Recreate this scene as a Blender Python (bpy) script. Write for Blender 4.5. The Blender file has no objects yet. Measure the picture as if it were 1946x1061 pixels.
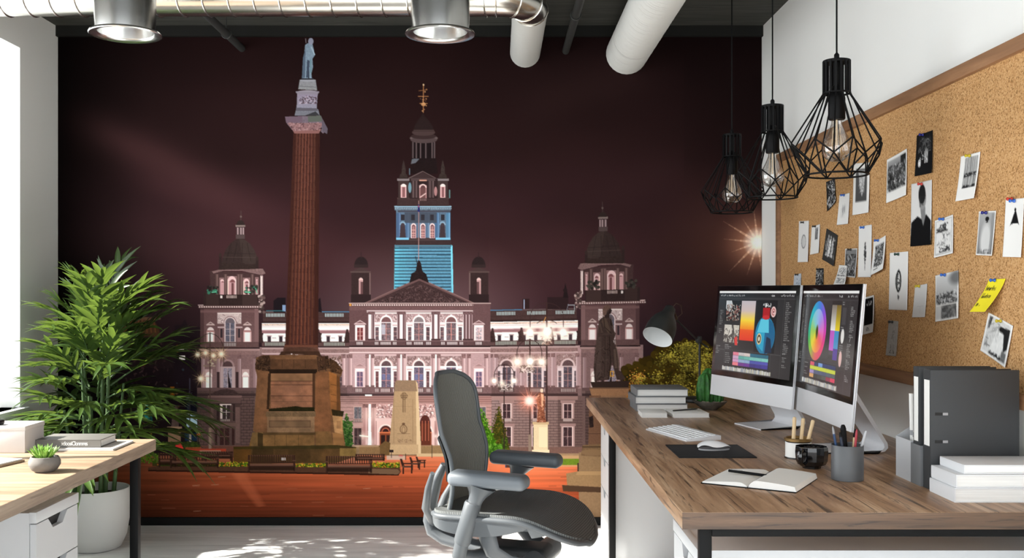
import bpy, bmesh, math, random
import numpy as np
from mathutils import Vector, Matrix
PI = math.pi
SC = bpy.context.scene
COL = SC.collection
rnd = random.Random(11)
F, VX, VY, H = 1900., 946., 555., 1.288          # focal length in px, principal point, eye height
D, XL, XR, ZC = 5.523, -2.43, 1.459, 2.753       # back wall, side walls, ceiling
DESK = .751
def W(px, py, Y): return Vector(((px-VX)*Y/F, Y, H-(py-VY)*Y/F))

# ---------------------------------------------------------------- materials
def lin(c):
    return tuple(((v/255)/12.92 if v/255 <= .04045 else ((v/255+.055)/1.055)**2.4) for v in c)
def mat(name, col, rough=.5, metal=0., spec=.5, bump=0., bscale=60., var=0., vscale=8., stretch=(1, 1, 1), coat=0., emit=0., sub=0., bstretch=None):
    m = bpy.data.materials.new(name); m.use_nodes = True
    nt = m.node_tree; N = nt.nodes; L = nt.links; b = N['Principled BSDF']
    c = lin(col)
    b.inputs['Base Color'].default_value = (*c, 1); b.inputs['Roughness'].default_value = rough
    b.inputs['Metallic'].default_value = metal; b.inputs['Specular IOR Level'].default_value = spec
    b.inputs['Coat Weight'].default_value = coat
    if emit: b.inputs['Emission Color'].default_value = (*c, 1); b.inputs['Emission Strength'].default_value = emit
    if sub: b.inputs['Subsurface Weight'].default_value = sub
    tc = N.new('ShaderNodeTexCoord')
    if var:
        mp = N.new('ShaderNodeMapping'); mp.inputs['Scale'].default_value = stretch
        n = N.new('ShaderNodeTexNoise'); n.inputs['Scale'].default_value = vscale; n.inputs['Detail'].default_value = 5
        r = N.new('ShaderNodeValToRGB')
        r.color_ramp.elements[0].color = (*[v*(1-var) for v in c], 1); r.color_ramp.elements[1].color = (*[min(1, v*(1+var)) for v in c], 1)
        r.color_ramp.elements[0].position = .3; r.color_ramp.elements[1].position = .7
        L.new(tc.outputs['Object'], mp.inputs[0]); L.new(mp.outputs[0], n.inputs['Vector']); L.new(n.outputs['Fac'], r.inputs[0]); L.new(r.outputs[0], b.inputs['Base Color'])
    if bump:
        mp2 = N.new('ShaderNodeMapping'); mp2.inputs['Scale'].default_value = bstretch or (1, 1, 1)
        n2 = N.new('ShaderNodeTexNoise'); n2.inputs['Scale'].default_value = bscale; n2.inputs['Detail'].default_value = 3
        bp = N.new('ShaderNodeBump'); bp.inputs['Strength'].default_value = bump; bp.inputs['Distance'].default_value = .004
        L.new(tc.outputs['Object'], mp2.inputs[0]); L.new(mp2.outputs[0], n2.inputs['Vector']); L.new(n2.outputs['Fac'], bp.inputs['Height']); L.new(bp.outputs[0], b.inputs['Normal'])
    return m
def ramp(N, stops):
    r = N.new('ShaderNodeValToRGB'); e = r.color_ramp.elements
    while len(e) < len(stops): e.new(.5)
    for k, (p, c) in enumerate(stops): e[k].position = p; e[k].color = (*lin(c), 1)
    return r
def wood(name, stops, crack=(52, 38, 28), rough=.42, along='Y', scale=1., crackamt=.5):
    m = bpy.data.materials.new(name); m.use_nodes = True
    nt = m.node_tree; N = nt.nodes; L = nt.links; b = N['Principled BSDF']; b.inputs['Roughness'].default_value = rough
    tc = N.new('ShaderNodeTexCoord')
    lo, hi = 1.2*scale, 16*scale
    sc = {'X': (lo, hi, hi), 'Y': (hi, lo, hi), 'Z': (hi, hi, lo)}[along]
    mp = N.new('ShaderNodeMapping'); mp.inputs['Scale'].default_value = sc; L.new(tc.outputs['Object'], mp.inputs[0])
    w = N.new('ShaderNodeTexNoise'); w.inputs['Scale'].default_value = 1.3; w.inputs['Detail'].default_value = 9; w.inputs['Roughness'].default_value = .62; w.inputs['Distortion'].default_value = .9
    L.new(mp.outputs[0], w.inputs['Vector']); r = ramp(N, stops); L.new(w.outputs['Fac'], r.inputs[0])
    mp2 = N.new('ShaderNodeMapping'); mp2.inputs['Scale'].default_value = tuple(q*(2.6 if q == hi else 1.6) for q in sc); L.new(tc.outputs['Object'], mp2.inputs[0])
    n2 = N.new('ShaderNodeTexNoise'); n2.inputs['Scale'].default_value = 1.; n2.inputs['Detail'].default_value = 5; n2.inputs['Roughness'].default_value = .7; n2.inputs['Distortion'].default_value = 1.5
    L.new(mp2.outputs[0], n2.inputs['Vector'])
    r2 = N.new('ShaderNodeValToRGB'); r2.color_ramp.elements[0].position = .54; r2.color_ramp.elements[1].position = .64; r2.color_ramp.elements[0].color = (0, 0, 0, 1); r2.color_ramp.elements[1].color = (crackamt,)*3+(1,)
    L.new(n2.outputs['Fac'], r2.inputs[0])
    mx = N.new('ShaderNodeMix'); mx.data_type = 'RGBA'; L.new(r2.outputs[0], mx.inputs[0]); L.new(r.outputs[0], mx.inputs[6]); mx.inputs[7].default_value = (*lin(crack), 1)
    L.new(mx.outputs[2], b.inputs['Base Color'])
    bp = N.new('ShaderNodeBump'); bp.inputs['Strength'].default_value = .12; bp.inputs['Distance'].default_value = .003; L.new(w.outputs['Fac'], bp.inputs['Height']); L.new(bp.outputs[0], b.inputs['Normal'])
    return m
def cork_mat():
    m = bpy.data.materials.new('cork'); m.use_nodes = True
    nt = m.node_tree; N = nt.nodes; L = nt.links; b = N['Principled BSDF']; b.inputs['Roughness'].default_value = .85; b.inputs['Specular IOR Level'].default_value = .2
    tc = N.new('ShaderNodeTexCoord')
    v = N.new('ShaderNodeTexVoronoi'); v.inputs['Scale'].default_value = 260; v.feature = 'F1'; L.new(tc.outputs['Object'], v.inputs['Vector'])
    sp = N.new('ShaderNodeSeparateColor'); L.new(v.outputs['Color'], sp.inputs[0])
    r = ramp(N, [(0, (136, 98, 58)), (.15, (178, 134, 86)), (.5, (198, 154, 104)), (1, (212, 172, 124))]); L.new(sp.outputs[0], r.inputs[0])
    n = N.new('ShaderNodeTexNoise'); n.inputs['Scale'].default_value = 3; n.inputs['Detail'].default_value = 3; L.new(tc.outputs['Object'], n.inputs['Vector'])
    r3 = N.new('ShaderNodeValToRGB'); r3.color_ramp.elements[0].color = (.82, .80, .78, 1); r3.color_ramp.elements[1].color = (1.08, 1.06, 1.04, 1); L.new(n.outputs['Fac'], r3.inputs[0])
    mx = N.new('ShaderNodeMix'); mx.data_type = 'RGBA'; mx.blend_type = 'MULTIPLY'; mx.inputs[0].default_value = 1; L.new(r.outputs[0], mx.inputs[6]); L.new(r3.outputs[0], mx.inputs[7])
    L.new(mx.outputs[2], b.inputs['Base Color'])
    bp = N.new('ShaderNodeBump'); bp.inputs['Strength'].default_value = .5; bp.inputs['Distance'].default_value = .002; L.new(v.outputs['Distance'], bp.inputs['Height']); L.new(bp.outputs[0], b.inputs['Normal'])
    return m
def print_mat(name, rough=.55, spec=.3, emit=False, strength=1.):
    m = bpy.data.materials.new(name); m.use_nodes = True
    nt = m.node_tree; b = nt.nodes['Principled BSDF']
    a = nt.nodes.new('ShaderNodeAttribute'); a.attribute_name = 'Col'
    b.inputs['Roughness'].default_value = rough; b.inputs['Specular IOR Level'].default_value = spec
    if emit:
        b.inputs['Base Color'].default_value = (.01, .01, .01, 1); nt.links.new(a.outputs['Color'], b.inputs['Emission Color']); b.inputs['Emission Strength'].default_value = strength
    else: nt.links.new(a.outputs['Color'], b.inputs['Base Color'])
    return m
def glass_mat(name, tint=(1, 1, 1), gloss=.12):
    m = bpy.data.materials.new(name); m.use_nodes = True
    nt = m.node_tree; N = nt.nodes; N.remove(N['Principled BSDF'])
    t = N.new('ShaderNodeBsdfTransparent'); t.inputs[0].default_value = (*tint, 1); g = N.new('ShaderNodeBsdfGlossy'); g.inputs['Roughness'].default_value = .03
    f = N.new('ShaderNodeLayerWeight'); f.inputs[0].default_value = .35; mu = N.new('ShaderNodeMath'); mu.operation = 'MULTIPLY_ADD'; mu.inputs[1].default_value = .75; mu.inputs[2].default_value = gloss
    x = N.new('ShaderNodeMixShader'); nt.links.new(f.outputs['Facing'], mu.inputs[0]); nt.links.new(mu.outputs[0], x.inputs[0]); nt.links.new(t.outputs[0], x.inputs[1]); nt.links.new(g.outputs[0], x.inputs[2])
    nt.links.new(x.outputs[0], N['Material Output'].inputs[0]); return m
def rib_mat(name, col, scale, axis, strength=.6, rough=.7, dark=.55):
    m = mat(name, col, rough); nt = m.node_tree; N = nt.nodes; L = nt.links; b = N['Principled BSDF']
    tc = N.new('ShaderNodeTexCoord'); w = N.new('ShaderNodeTexWave'); w.bands_direction = axis; w.inputs['Scale'].default_value = scale; w.inputs['Distortion'].default_value = 1.2; w.inputs['Detail'].default_value = 2; w.inputs['Detail Scale'].default_value = 2
    L.new(tc.outputs['Object'], w.inputs['Vector'])
    r = N.new('ShaderNodeValToRGB'); c = lin(col); r.color_ramp.elements[0].color = (*[q*dark for q in c], 1); r.color_ramp.elements[1].color = (*[q*1.25 for q in c], 1)
    L.new(w.outputs['Fac'], r.inputs[0]); L.new(r.outputs[0], b.inputs['Base Color'])
    bp = N.new('ShaderNodeBump'); bp.inputs['Strength'].default_value = strength; bp.inputs['Distance'].default_value = .002; L.new(w.outputs['Fac'], bp.inputs['Height']); L.new(bp.outputs[0], b.inputs['Normal'])
    return m

# ---------------------------------------------------------------- mesh building
class MB:
    def __init__(s): s.bm = bmesh.new()
    def box(s, c, d, bevel=0., seg=2, M=None):
        g = bmesh.ops.create_cube(s.bm, size=1); vs = g['verts']
        for v in vs: v.co = Vector((v.co.x*d[0], v.co.y*d[1], v.co.z*d[2]))
        if bevel:
            es = list({e for v in vs for e in v.link_edges})
            r = bmesh.ops.bevel(s.bm, geom=es, offset=bevel, segments=seg, profile=.5, affect='EDGES')
            vs = list({v for f in r['faces'] for v in f.verts} | {v for v in vs if v.is_valid})
        for v in vs: v.co = (M @ v.co if M else v.co)+Vector(c)
        return vs
    def span(s, a, b, bevel=0., seg=2):
        return s.box([(p+q)/2 for p, q in zip(a, b)], [abs(q-p) for p, q in zip(a, b)], bevel, seg)
    def tube(s, pts, r, n=8, caps=True, closed=False, flat=None):
        pts = [Vector(p) for p in pts]; m = len(pts); rs = r if isinstance(r, (list, tuple)) else [r]*m
        rings = []; prev = None
        for i, p in enumerate(pts):
            if closed: t = pts[(i+1) % m]-pts[i-1]
            else: t = pts[min(i+1, m-1)]-pts[max(i-1, 0)]
            t = t.normalized() if t.length > 1e-9 else Vector((0, 0, 1))
            if prev is None:
                u = Vector((0, 0, 1)) if abs(t.z) < .9 else Vector((1, 0, 0)); u = (u-t*u.dot(t)).normalized()
            else:
                u = prev-t*prev.dot(t); u = u.normalized() if u.length > 1e-6 else prev
            prev = u; w = t.cross(u); fl = flat or (1, 1)
            rings.append([s.bm.verts.new(p+(u*math.cos(2*PI*k/n)*fl[0]+w*math.sin(2*PI*k/n)*fl[1])*rs[i]) for k in range(n)])
        for i in range(m if closed else m-1):
            A, B = rings[i], rings[(i+1) % m]
            for k in range(n): s.bm.faces.new((A[k], A[(k+1) % n], B[(k+1) % n], B[k]))
        if caps and not closed: s.bm.faces.new(rings[0][::-1]); s.bm.faces.new(rings[-1])
        return [v for q in rings for v in q]
    def lathe(s, prof, n=32, o=(0, 0, 0), M=None, closed=False, wob=None):
        o = Vector(o); rings = []
        for r, z in prof:
            if r < 1e-6:
                v = Vector((0, 0, z)); rings.append([s.bm.verts.new((M @ v if M else v)+o)])
            else:
                q = []
                for k in range(n):
                    a = 2*PI*k/n; rr = r*(wob(a, z) if wob else 1); v = Vector((rr*math.cos(a), rr*math.sin(a), z)); q.append(s.bm.verts.new((M @ v if M else v)+o))
                rings.append(q)
        pairs = list(zip(rings, rings[1:]))+([(rings[-1], rings[0])] if closed else [])
        for A, B in pairs:
            if len(A) == 1 and len(B) == 1: continue
            for k in range(n):
                k2 = (k+1) % n
                if len(A) == 1: s.bm.faces.new((A[0], B[k2], B[k]))
                elif len(B) == 1: s.bm.faces.new((A[k], A[k2], B[0]))
                else: s.bm.faces.new((A[k], A[k2], B[k2], B[k]))
    def prism(s, poly, ax, a, b, bevel=0.):
        """poly in the two axes other than ax (x:(y,z)  y:(x,z)  z:(x,y)), extruded from a to b"""
        def P(p, t): return {'x': (t, p[0], p[1]), 'y': (p[0], t, p[1]), 'z': (p[0], p[1], t)}[ax]
        A = [s.bm.verts.new(P(p, a)) for p in poly]; B = [s.bm.verts.new(P(p, b)) for p in poly]; n = len(poly); fs = []
        for k in range(n): fs.append(s.bm.faces.new((A[k], A[(k+1) % n], B[(k+1) % n], B[k])))
        fs += [s.bm.faces.new(A[::-1]), s.bm.faces.new(B)]
        if bevel: bmesh.ops.bevel(s.bm, geom=list({e for f in fs for e in f.edges}), offset=bevel, segments=2, profile=.5, affect='EDGES')
    def quad(s, pts): s.bm.faces.new([s.bm.verts.new(p) for p in pts])
    def sheet(s, fn, nu, nv, th=None, nrm=None):
        """grid surface fn(u,v) with thickness th"""
        g = [[Vector(fn(i/nu, j/nv)) for i in range(nu+1)] for j in range(nv+1)]
        def N(i, j):
            a = g[j][min(i+1, nu)]-g[j][max(i-1, 0)]; b = g[min(j+1, nv)][i]-g[max(j-1, 0)][i]; n = a.cross(b); return n.normalized() if n.length > 1e-9 else Vector((0, 0, 1))
        A = [[s.bm.verts.new(g[j][i]) for i in range(nu+1)] for j in range(nv+1)]
        for j in range(nv):
            for i in range(nu): s.bm.faces.new((A[j][i], A[j][i+1], A[j+1][i+1], A[j+1][i]))
        if th:
            B = [[s.bm.verts.new(g[j][i]-N(i, j)*th) for i in range(nu+1)] for j in range(nv+1)]
            for j in range(nv):
                for i in range(nu): s.bm.faces.new((B[j][i], B[j+1][i], B[j+1][i+1], B[j][i+1]))
            rim = [(0, i) for i in range(nu+1)]+[(j, nu) for j in range(1, nv+1)]+[(nv, i) for i in range(nu-1, -1, -1)]+[(j, 0) for j in range(nv-1, 0, -1)]
            for k in range(len(rim)):
                (a, b), (c, d) = rim[k], rim[(k+1) % len(rim)]
                s.bm.faces.new((A[a][b], B[a][b], B[c][d], A[c][d]))
    def build(s, name, m, parent=None, smooth=40, fix=True):
        if fix: bmesh.ops.recalc_face_normals(s.bm, faces=s.bm.faces)
        me = bpy.data.meshes.new(name); s.bm.to_mesh(me); s.bm.free()
        if smooth:
            me.shade_smooth(); me.set_sharp_from_angle(angle=math.radians(smooth))
        me.materials.append(m); o = bpy.data.objects.new(name, me); COL.objects.link(o)
        if parent: o.parent = parent
        return o
def tag(o, label, cat, group=None):
    o['label'] = label; o['category'] = cat
    if group: o['group'] = group
    return o
def thing(name, label, cat, loc=(0, 0, 0), rz=0., group=None):
    o = bpy.data.objects.new(name, None); COL.objects.link(o); o.location = loc; o.rotation_euler = (0, 0, rz); o.empty_display_size = .05
    return tag(o, label, cat, group)
def struct(name, mb, m, parent=None, smooth=None):
    o = mb.build(name, m, parent, smooth); o['kind'] = 'structure'; return o
def put(o, loc, rz=0., rot=None):
    o.location = loc; o.rotation_euler = rot or (0, 0, rz); return o
def copy_thing(root, loc, rz, label, group=None):
    r = root.copy(); COL.objects.link(r); r.location = loc; r.rotation_euler = (0, 0, rz); r['label'] = label
    if group: r['group'] = group
    for ch in list(root.children):
        c = ch.copy(); COL.objects.link(c); c.parent = r
        for g in ch.children:
            d = g.copy(); COL.objects.link(d); d.parent = c
    return r
def colour_grid(name, nx, ny, fn, cols, m, parent=None, th=0.):
    """printed sheet: (nx+1)x(ny+1) vertices at fn(u,v) arrays, v=0 at the top; cols (ny+1,nx+1,3) display colours 0-255"""
    u = np.linspace(0, 1, nx+1); v = np.linspace(0, 1, ny+1); U, V = np.meshgrid(u, v)
    co = fn(U, V).astype(np.float32).reshape(-1, 3)
    me = bpy.data.meshes.new(name); n = (nx+1)*(ny+1)
    idx = np.arange(n, dtype=np.int32).reshape(ny+1, nx+1)
    q = np.stack([idx[:-1, :-1], idx[1:, :-1], idx[1:, 1:], idx[:-1, 1:]], -1).reshape(-1)
    nf = nx*ny
    me.vertices.add(n); me.vertices.foreach_set('co', co.reshape(-1)); me.loops.add(nf*4); me.loops.foreach_set('vertex_index', q)
    me.polygons.add(nf); me.polygons.foreach_set('loop_start', np.arange(0, nf*4, 4, dtype=np.int32))
    me.update(calc_edges=True)
    c = np.clip(np.asarray(cols, np.float32)/255, 0, 1); c = np.where(c <= .04045, c/12.92, ((c+.055)/1.055)**2.4)
    at = me.color_attributes.new('Col', 'FLOAT_COLOR', 'POINT')
    rgba = np.ones((n, 4), np.float32); rgba[:, :3] = c.reshape(-1, 3); at.data.foreach_set('color', rgba.reshape(-1))
    me.materials.append(m); o = bpy.data.objects.new(name, me); COL.objects.link(o)
    if parent: o.parent = parent
    if th:
        md = o.modifiers.new('paper thickness', 'SOLIDIFY'); md.thickness = th; md.offset = -1
    return o
WORLD, SUN, SKYW = 2.9, 25., 7.
MURAL_GAIN = (.82, .82, .84)
# ---------------------------------------------------------------- printed wall mural
class Paint:
    """small numpy painter for flat printed matter; coordinates in print units"""
    def __init__(s, x0, y0, x1, y1, S, base=(0, 0, 0), seed=1):
        s.x0, s.y0, s.x1, s.y1, s.S = x0, y0, x1, y1, S
        s.W, s.H = int(round((x1-x0)*S)), int(round((y1-y0)*S))
        s.a = np.empty((s.H, s.W, 3), np.float32); s.a[:] = np.array(base, np.float32)
        s.rng = np.random.default_rng(seed)
    def box(s, xa, ya, xb, yb):
        S = s.S
        i0, i1 = max(0, int((xa-s.x0)*S)-1), min(s.W, int((xb-s.x0)*S)+2)
        j0, j1 = max(0, int((ya-s.y0)*S)-1), min(s.H, int((yb-s.y0)*S)+2)
        return i0, i1, j0, j1
    def grid(s, b):
        i0, i1, j0, j1 = b
        return (np.arange(i0, i1)+.5)[None, :]/s.S+s.x0, (np.arange(j0, j1)+.5)[:, None]/s.S+s.y0
    def put(s, b, m, col, a=1., col2=None, tex=0., horiz=False):
        i0, i1, j0, j1 = b
        if i1 <= i0 or j1 <= j0: return
        c = np.array(col, np.float32)
        reg = s.a[j0:j1, i0:i1]
        if col2 is not None:
            n = (i1-i0) if horiz else (j1-j0)
            t = np.linspace(0, 1, n, dtype=np.float32)
            t = t[None, :, None] if horiz else t[:, None, None]
            c = c*(1-t)+np.array(col2, np.float32)*t
        if tex:
            tex *= .6
            nz = s.rng.normal(0, tex, ((j1-j0+3)//4+1, (i1-i0+3)//4+1)).astype(np.float32)
            nz = nz.repeat(4, 0).repeat(4, 1)[:j1-j0, :i1-i0]*.6
            n2 = s.rng.normal(0, tex, ((j1-j0+1)//2+1, (i1-i0+1)//2+1)).astype(np.float32)
            nz = nz+n2.repeat(2, 0).repeat(2, 1)[:j1-j0, :i1-i0]*.7
            c = c*(1+nz[..., None])
        w = (m*a).astype(np.float32)[..., None]
        reg[:] = reg*(1-w)+c*w
    def rect(s, xa, ya, xb, yb, col, a=1., col2=None, tex=0., horiz=False):
        b = s.box(xa, ya, xb, yb); X, Y = s.grid(b); h = .5*s.S
        cx = np.clip(np.minimum(X-xa, xb-X)*s.S+.5, 0, 1); cy = np.clip(np.minimum(Y-ya, yb-Y)*s.S+.5, 0, 1)
        s.put(b, cx*cy, col, a, col2, tex, horiz)
    def poly(s, pts, col, a=1., col2=None, tex=0., horiz=False):
        xs = [p[0] for p in pts]; ys = [p[1] for p in pts]
        b = s.box(min(xs), min(ys), max(xs), max(ys)); X, Y = s.grid(b)
        m = np.zeros((b[3]-b[2], b[1]-b[0]), bool)
        if m.size == 0: return
        n = len(pts)
        for k in range(n):
            (ax, ay), (bx, by) = pts[k], pts[(k+1) % n]
            if ay == by: continue
            cr = (ay > Y) != (by > Y)
            xi = (bx-ax)*(Y-ay)/(by-ay)+ax
            m ^= cr & (X < xi)
        s.put(b, m, col, a, col2, tex, horiz)
    def ell(s, cx, cy, rx, ry, col, a=1., col2=None, tex=0., soft=0., top=False, bot=False, horiz=False):
        b = s.box(cx-rx*(1+soft), cy-ry*(1+soft), cx+rx*(1+soft), cy if top else cy+ry*(1+soft))
        X, Y = s.grid(b)
        d = np.sqrt(((X-cx)/rx)**2+((Y-cy)/ry)**2)
        w = max(soft, 1./(s.S*min(rx, ry)))
        m = np.clip((1-d)/w+.5, 0, 1)
        if top: m = m*(Y <= cy)
        if bot: m = m*(Y >= cy)
        s.put(b, m, col, a, col2, tex, horiz)
    def line(s, xa, ya, xb, yb, w, col, a=1.):
        b = s.box(min(xa, xb)-w, min(ya, yb)-w, max(xa, xb)+w, max(ya, yb)+w); X, Y = s.grid(b)
        dx, dy = xb-xa, yb-ya; L2 = dx*dx+dy*dy or 1e-9
        t = np.clip(((X-xa)*dx+(Y-ya)*dy)/L2, 0, 1)
        d = np.sqrt((X-xa-t*dx)**2+(Y-ya-t*dy)**2)
        s.put(b, np.clip((w/2-d)*s.S+.5, 0, 1), col, a)
    def path(s, pts, w, col, a=1.):
        for p, q in zip(pts, pts[1:]): s.line(p[0], p[1], q[0], q[1], w, col, a)
    def arc(s, cx, cy, rx, ry, a0, a1, w, col, a=1., n=14):
        t = np.radians(np.linspace(a0, a1, n))
        s.path([(cx+rx*np.cos(k), cy-ry*np.sin(k)) for k in t], w, col, a)
    def glow(s, cx, cy, r, col, a=1., p=2.):
        b = s.box(cx-r, cy-r, cx+r, cy+r); X, Y = s.grid(b)
        d = np.sqrt((X-cx)**2+(Y-cy)**2)/r
        s.put(b, np.clip(1-d, 0, 1)**p, col, a)
    def star(s, cx, cy, r, n, col, rot=0., core=None, a=.8):
        s.glow(cx, cy, r*1.1, col, .35, 2)
        for k in range(n):
            t = rot+2*np.pi*k/n; rr = r*(.75+.35*((k*7) % 3)/2)
            for q in range(6):
                f0, f1 = q/6, (q+1)/6
                s.line(cx+rr*f0*np.cos(t), cy+rr*f0*np.sin(t), cx+rr*f1*np.cos(t), cy+rr*f1*np.sin(t), max(.6, r*.085*(1-f0)), col, a*(1-f0*.8))
        s.glow(cx, cy, r*.42, core or (255, 245, 235), 1., .8)
    def blobs(s, n, xa, ya, xb, yb, r0, r1, cols, a=.9, inside=None, flat=1.):
        for k in range(n):
            x, y = s.rng.uniform(xa, xb), s.rng.uniform(ya, yb)
            if inside and not inside(x, y): continue
            r = s.rng.uniform(r0, r1); c = cols[int(s.rng.integers(len(cols)))]
            s.ell(x, y, r, r*flat, c, a)
    def scribble(s, n, xa, ya, xb, yb, w, cols, a=.8, L=3.):
        for k in range(n):
            x, y = s.rng.uniform(xa, xb), s.rng.uniform(ya, yb); t = s.rng.uniform(0, np.pi); l = s.rng.uniform(.4, 1)*L
            x2, y2 = min(max(x+l*np.cos(t), xa), xb), min(max(y+l*np.sin(t), ya), yb)
            s.line(x, y, x2, y2, w, cols[int(s.rng.integers(len(cols)))], a)
    def down(s, k):
        H, W = s.H//k*k, s.W//k*k
        return s.a[:H, :W].reshape(H//k, k, W//k, k, 3).mean((1, 3))

def smooth_noise(rng, H, W, cells_y, cells_x):
    g = rng.random((cells_y+2, cells_x+2)).astype(np.float32)
    y = np.linspace(0, cells_y, H); x = np.linspace(0, cells_x, W)
    j, i = y.astype(int), x.astype(int); fy, fx = (y-j)[:, None], (x-i)[None, :]
    fy, fx = fy*fy*(3-2*fy), fx*fx*(3-2*fx)
    A = g[j][:, i]; B = g[j][:, i+1]; C_ = g[j+1][:, i]; D_ = g[j+1][:, i+1]
    return (A*(1-fx)+B*fx)*(1-fy)+(C_*(1-fx)+D_*fx)*fy

def paint_mural(S=2):
    P = Paint(108, 69, 1450, 985, S, seed=7)
    R, PO, E, L = P.rect, P.poly, P.ell, P.line
    # ---- night sky
    ky = [69, 160, 300, 400, 480, 560, 640, 985]
    kc = np.array([(33, 19, 19), (37, 22, 22), (46, 28, 28), (58, 36, 38), (68, 43, 44), (66, 42, 45), (56, 38, 42), (56, 38, 42)], float)
    X, Y = P.grid((0, P.W, 0, P.H))
    sky = np.stack([np.interp(Y[:, 0], ky, kc[:, c]) for c in range(3)], 1)[:, None, :]
    hx = np.interp(X[0], [108, 160, 280, 480, 900, 1200, 1450], [.30, .52, .86, 1.03, 1.04, .95, .74])[None, :, None]
    vx = 1-np.clip((Y-430)/80, 0, 1)[..., None]*.35*(np.clip((330-X)/200, 0, 1)[..., None]+np.clip((X-1230)/120, 0, 1)[..., None]*.7)
    nz = smooth_noise(P.rng, P.H, P.W, 7, 4)[..., None]*.6+smooth_noise(P.rng, P.H, P.W, 16, 8)[..., None]*.4
    P.a[:] = sky*hx*vx*(.84+.32*nz)
    def streak(x0, y0, x1, y1, w, col, a):     # long-exposure cloud band
        dx, dy = x1-x0, y1-y0; l = np.hypot(dx, dy)
        u = ((X-x0)*dx+(Y-y0)*dy)/l/l; v = ((X-x0)*dy-(Y-y0)*dx)/l
        m = np.exp(-(v/w)**2)*np.exp(-((u-.5)/.42)**4)*a
        P.a[:] = P.a*(1-m[..., None])+np.array(col)*m[..., None]
    streak(130, 215, 520, 420, 38, (84, 54, 54), .6); streak(220, 330, 620, 440, 30, (80, 50, 52), .45)
    streak(960, 230, 1260, 160, 45, (52, 34, 33), .5); streak(1040, 440, 1330, 330, 40, (62, 40, 40), .4)
    streak(300, 470, 740, 500, 40, (80, 50, 53), .5); streak(860, 520, 1120, 480, 40, (74, 47, 49), .5)
    # ---- palette
    ST, STD, STL = (126, 98, 97), (84, 62, 62), (176, 146, 144)
    PK, PKL, WH = (182, 150, 149), (214, 186, 184), (250, 238, 234)
    DK, DK2, WIN = (52, 38, 38), (36, 26, 27), (96, 84, 92)
    # ---- far dark buildings, street on the side
    PO([(318, 985), (318, 640), (332, 640), (332, 618), (345, 618), (352, 606), (358, 622), (384, 622), (384, 985)], (42, 30, 34), tex=.05)
    R(205, 640, 330, 850, (44, 31, 33), tex=.10); E(265, 640, 40, 40, (86, 58, 40), top=True)
    for k in range(9): L(232+k*8, 632, 236+k*7, 604, 1.4, (180, 116, 62), .6)
    R(225, 603, 306, 608, (120, 90, 70), .8)
    R(205, 700, 330, 850, (36, 25, 28), tex=.12); R(330, 640, 382, 850, (37, 26, 31), tex=.1)
    P.scribble(60, 240, 640, 330, 760, 2.2, [(84, 62, 62), (120, 92, 84), (60, 44, 46)], .6, 9)
    P.blobs(26, 250, 640, 372, 800, 1, 3, [(150, 80, 50), (190, 140, 90), (90, 60, 60), (70, 90, 100)], .6)
    R(340, 660, 350, 668, (225, 215, 215)); R(341, 676, 352, 684, (235, 228, 224)); R(336, 656, 339, 670, (210, 90, 40))
    R(324, 735, 332, 752, (200, 120, 40), .8); E(328, 743, 3, 6, (250, 190, 70), .8)
    R(268, 750, 290, 800, (24, 110, 112), .8); R(275, 770, 286, 795, (60, 190, 180), .5); P.blobs(160, 238, 740, 304, 830, .8, 2, [(104, 104, 30), (60, 76, 30), (134, 116, 40), (40, 48, 24)], .8)
    R(355, 786, 376, 812, (190, 214, 226)); R(352, 812, 376, 838, (30, 50, 74)); R(352, 752, 376, 786, (26, 26, 38))
    # monument on the side street
    R(320, 813, 344, 842, (148, 118, 92), tex=.06); R(318, 811, 346, 815, (170, 140, 112))
    PO([(326, 811), (328, 790), (327, 782), (331, 774), (334, 770), (339, 776), (341, 790), (340, 811)], (104, 84, 78), tex=.15)
    L(361, 720, 361, 838, 2.2, (70, 64, 74)); L(358, 830, 358, 750, 1.2, (120, 140, 160), .6)
    R(360, 815, 364, 842, (170, 160, 150)); P.star(359, 757, 12, 10, (190, 225, 255), .2)
    R(375, 640, 386, 850, (48, 34, 37), tex=.08)
    # ======================= building =======================
    DX = [0]
    def mx(x, mir): return 1596-x+DX[0] if mir else x
    def mrect(m, xa, ya, xb, yb, *a, **k):
        if m: xa, xb = 1596-xb+DX[0], 1596-xa+DX[0]
        R(xa, ya, xb, yb, *a, **k)
    def mpoly(m, pts, *a, **k): PO([(mx(x, m), y) for x, y in pts], *a, **k)
    def mell(m, cx, *a, **k): E(mx(cx, m), *a, **k)
    def mline(m, xa, ya, xb, yb, *a, **k): L(mx(xa, m), ya, mx(xb, m), yb, *a, **k)
    def bal(xa, xb, ya, yb, col=(222, 205, 200), step=2.6, w=1.3):
        R(xa-1, ya-.5, xb+1, yb+.5, (72, 54, 53), .8)
        x = xa
        while x < xb: R(x, ya, x+w, yb, col, .95); x += step
    def sash(xa, ya, xb, yb, glass=WIN, bar=(216, 170, 160), nx=2, ny=3):
        R(xa, ya, xb, yb, glass, tex=.22)
        P.scribble(3, xa, ya, xb, yb, 1.6, [(60, 46, 52), (150, 140, 148), (120, 100, 104)], .35, 7)
        for k in range(1, nx): R(xa+(xb-xa)*k/nx-.5, ya, xa+(xb-xa)*k/nx+.5, yb, bar)
        for k in range(1, ny): R(xa, ya+(yb-ya)*k/ny-.5, xb, ya+(yb-ya)*k/ny+.5, bar, .8)
    def ped(cx, y, w, h, c=PKL, c2=(150, 116, 114)):
        PO([(cx-w/2, y+h), (cx, y), (cx+w/2, y+h)], c); PO([(cx-w/2+3.5, y+h-.9), (cx, y+2), (cx+w/2-3.5, y+h-.9)], c2)
        R(cx-w/2, y+h, cx+w/2, y+h+1.7, c)
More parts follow.
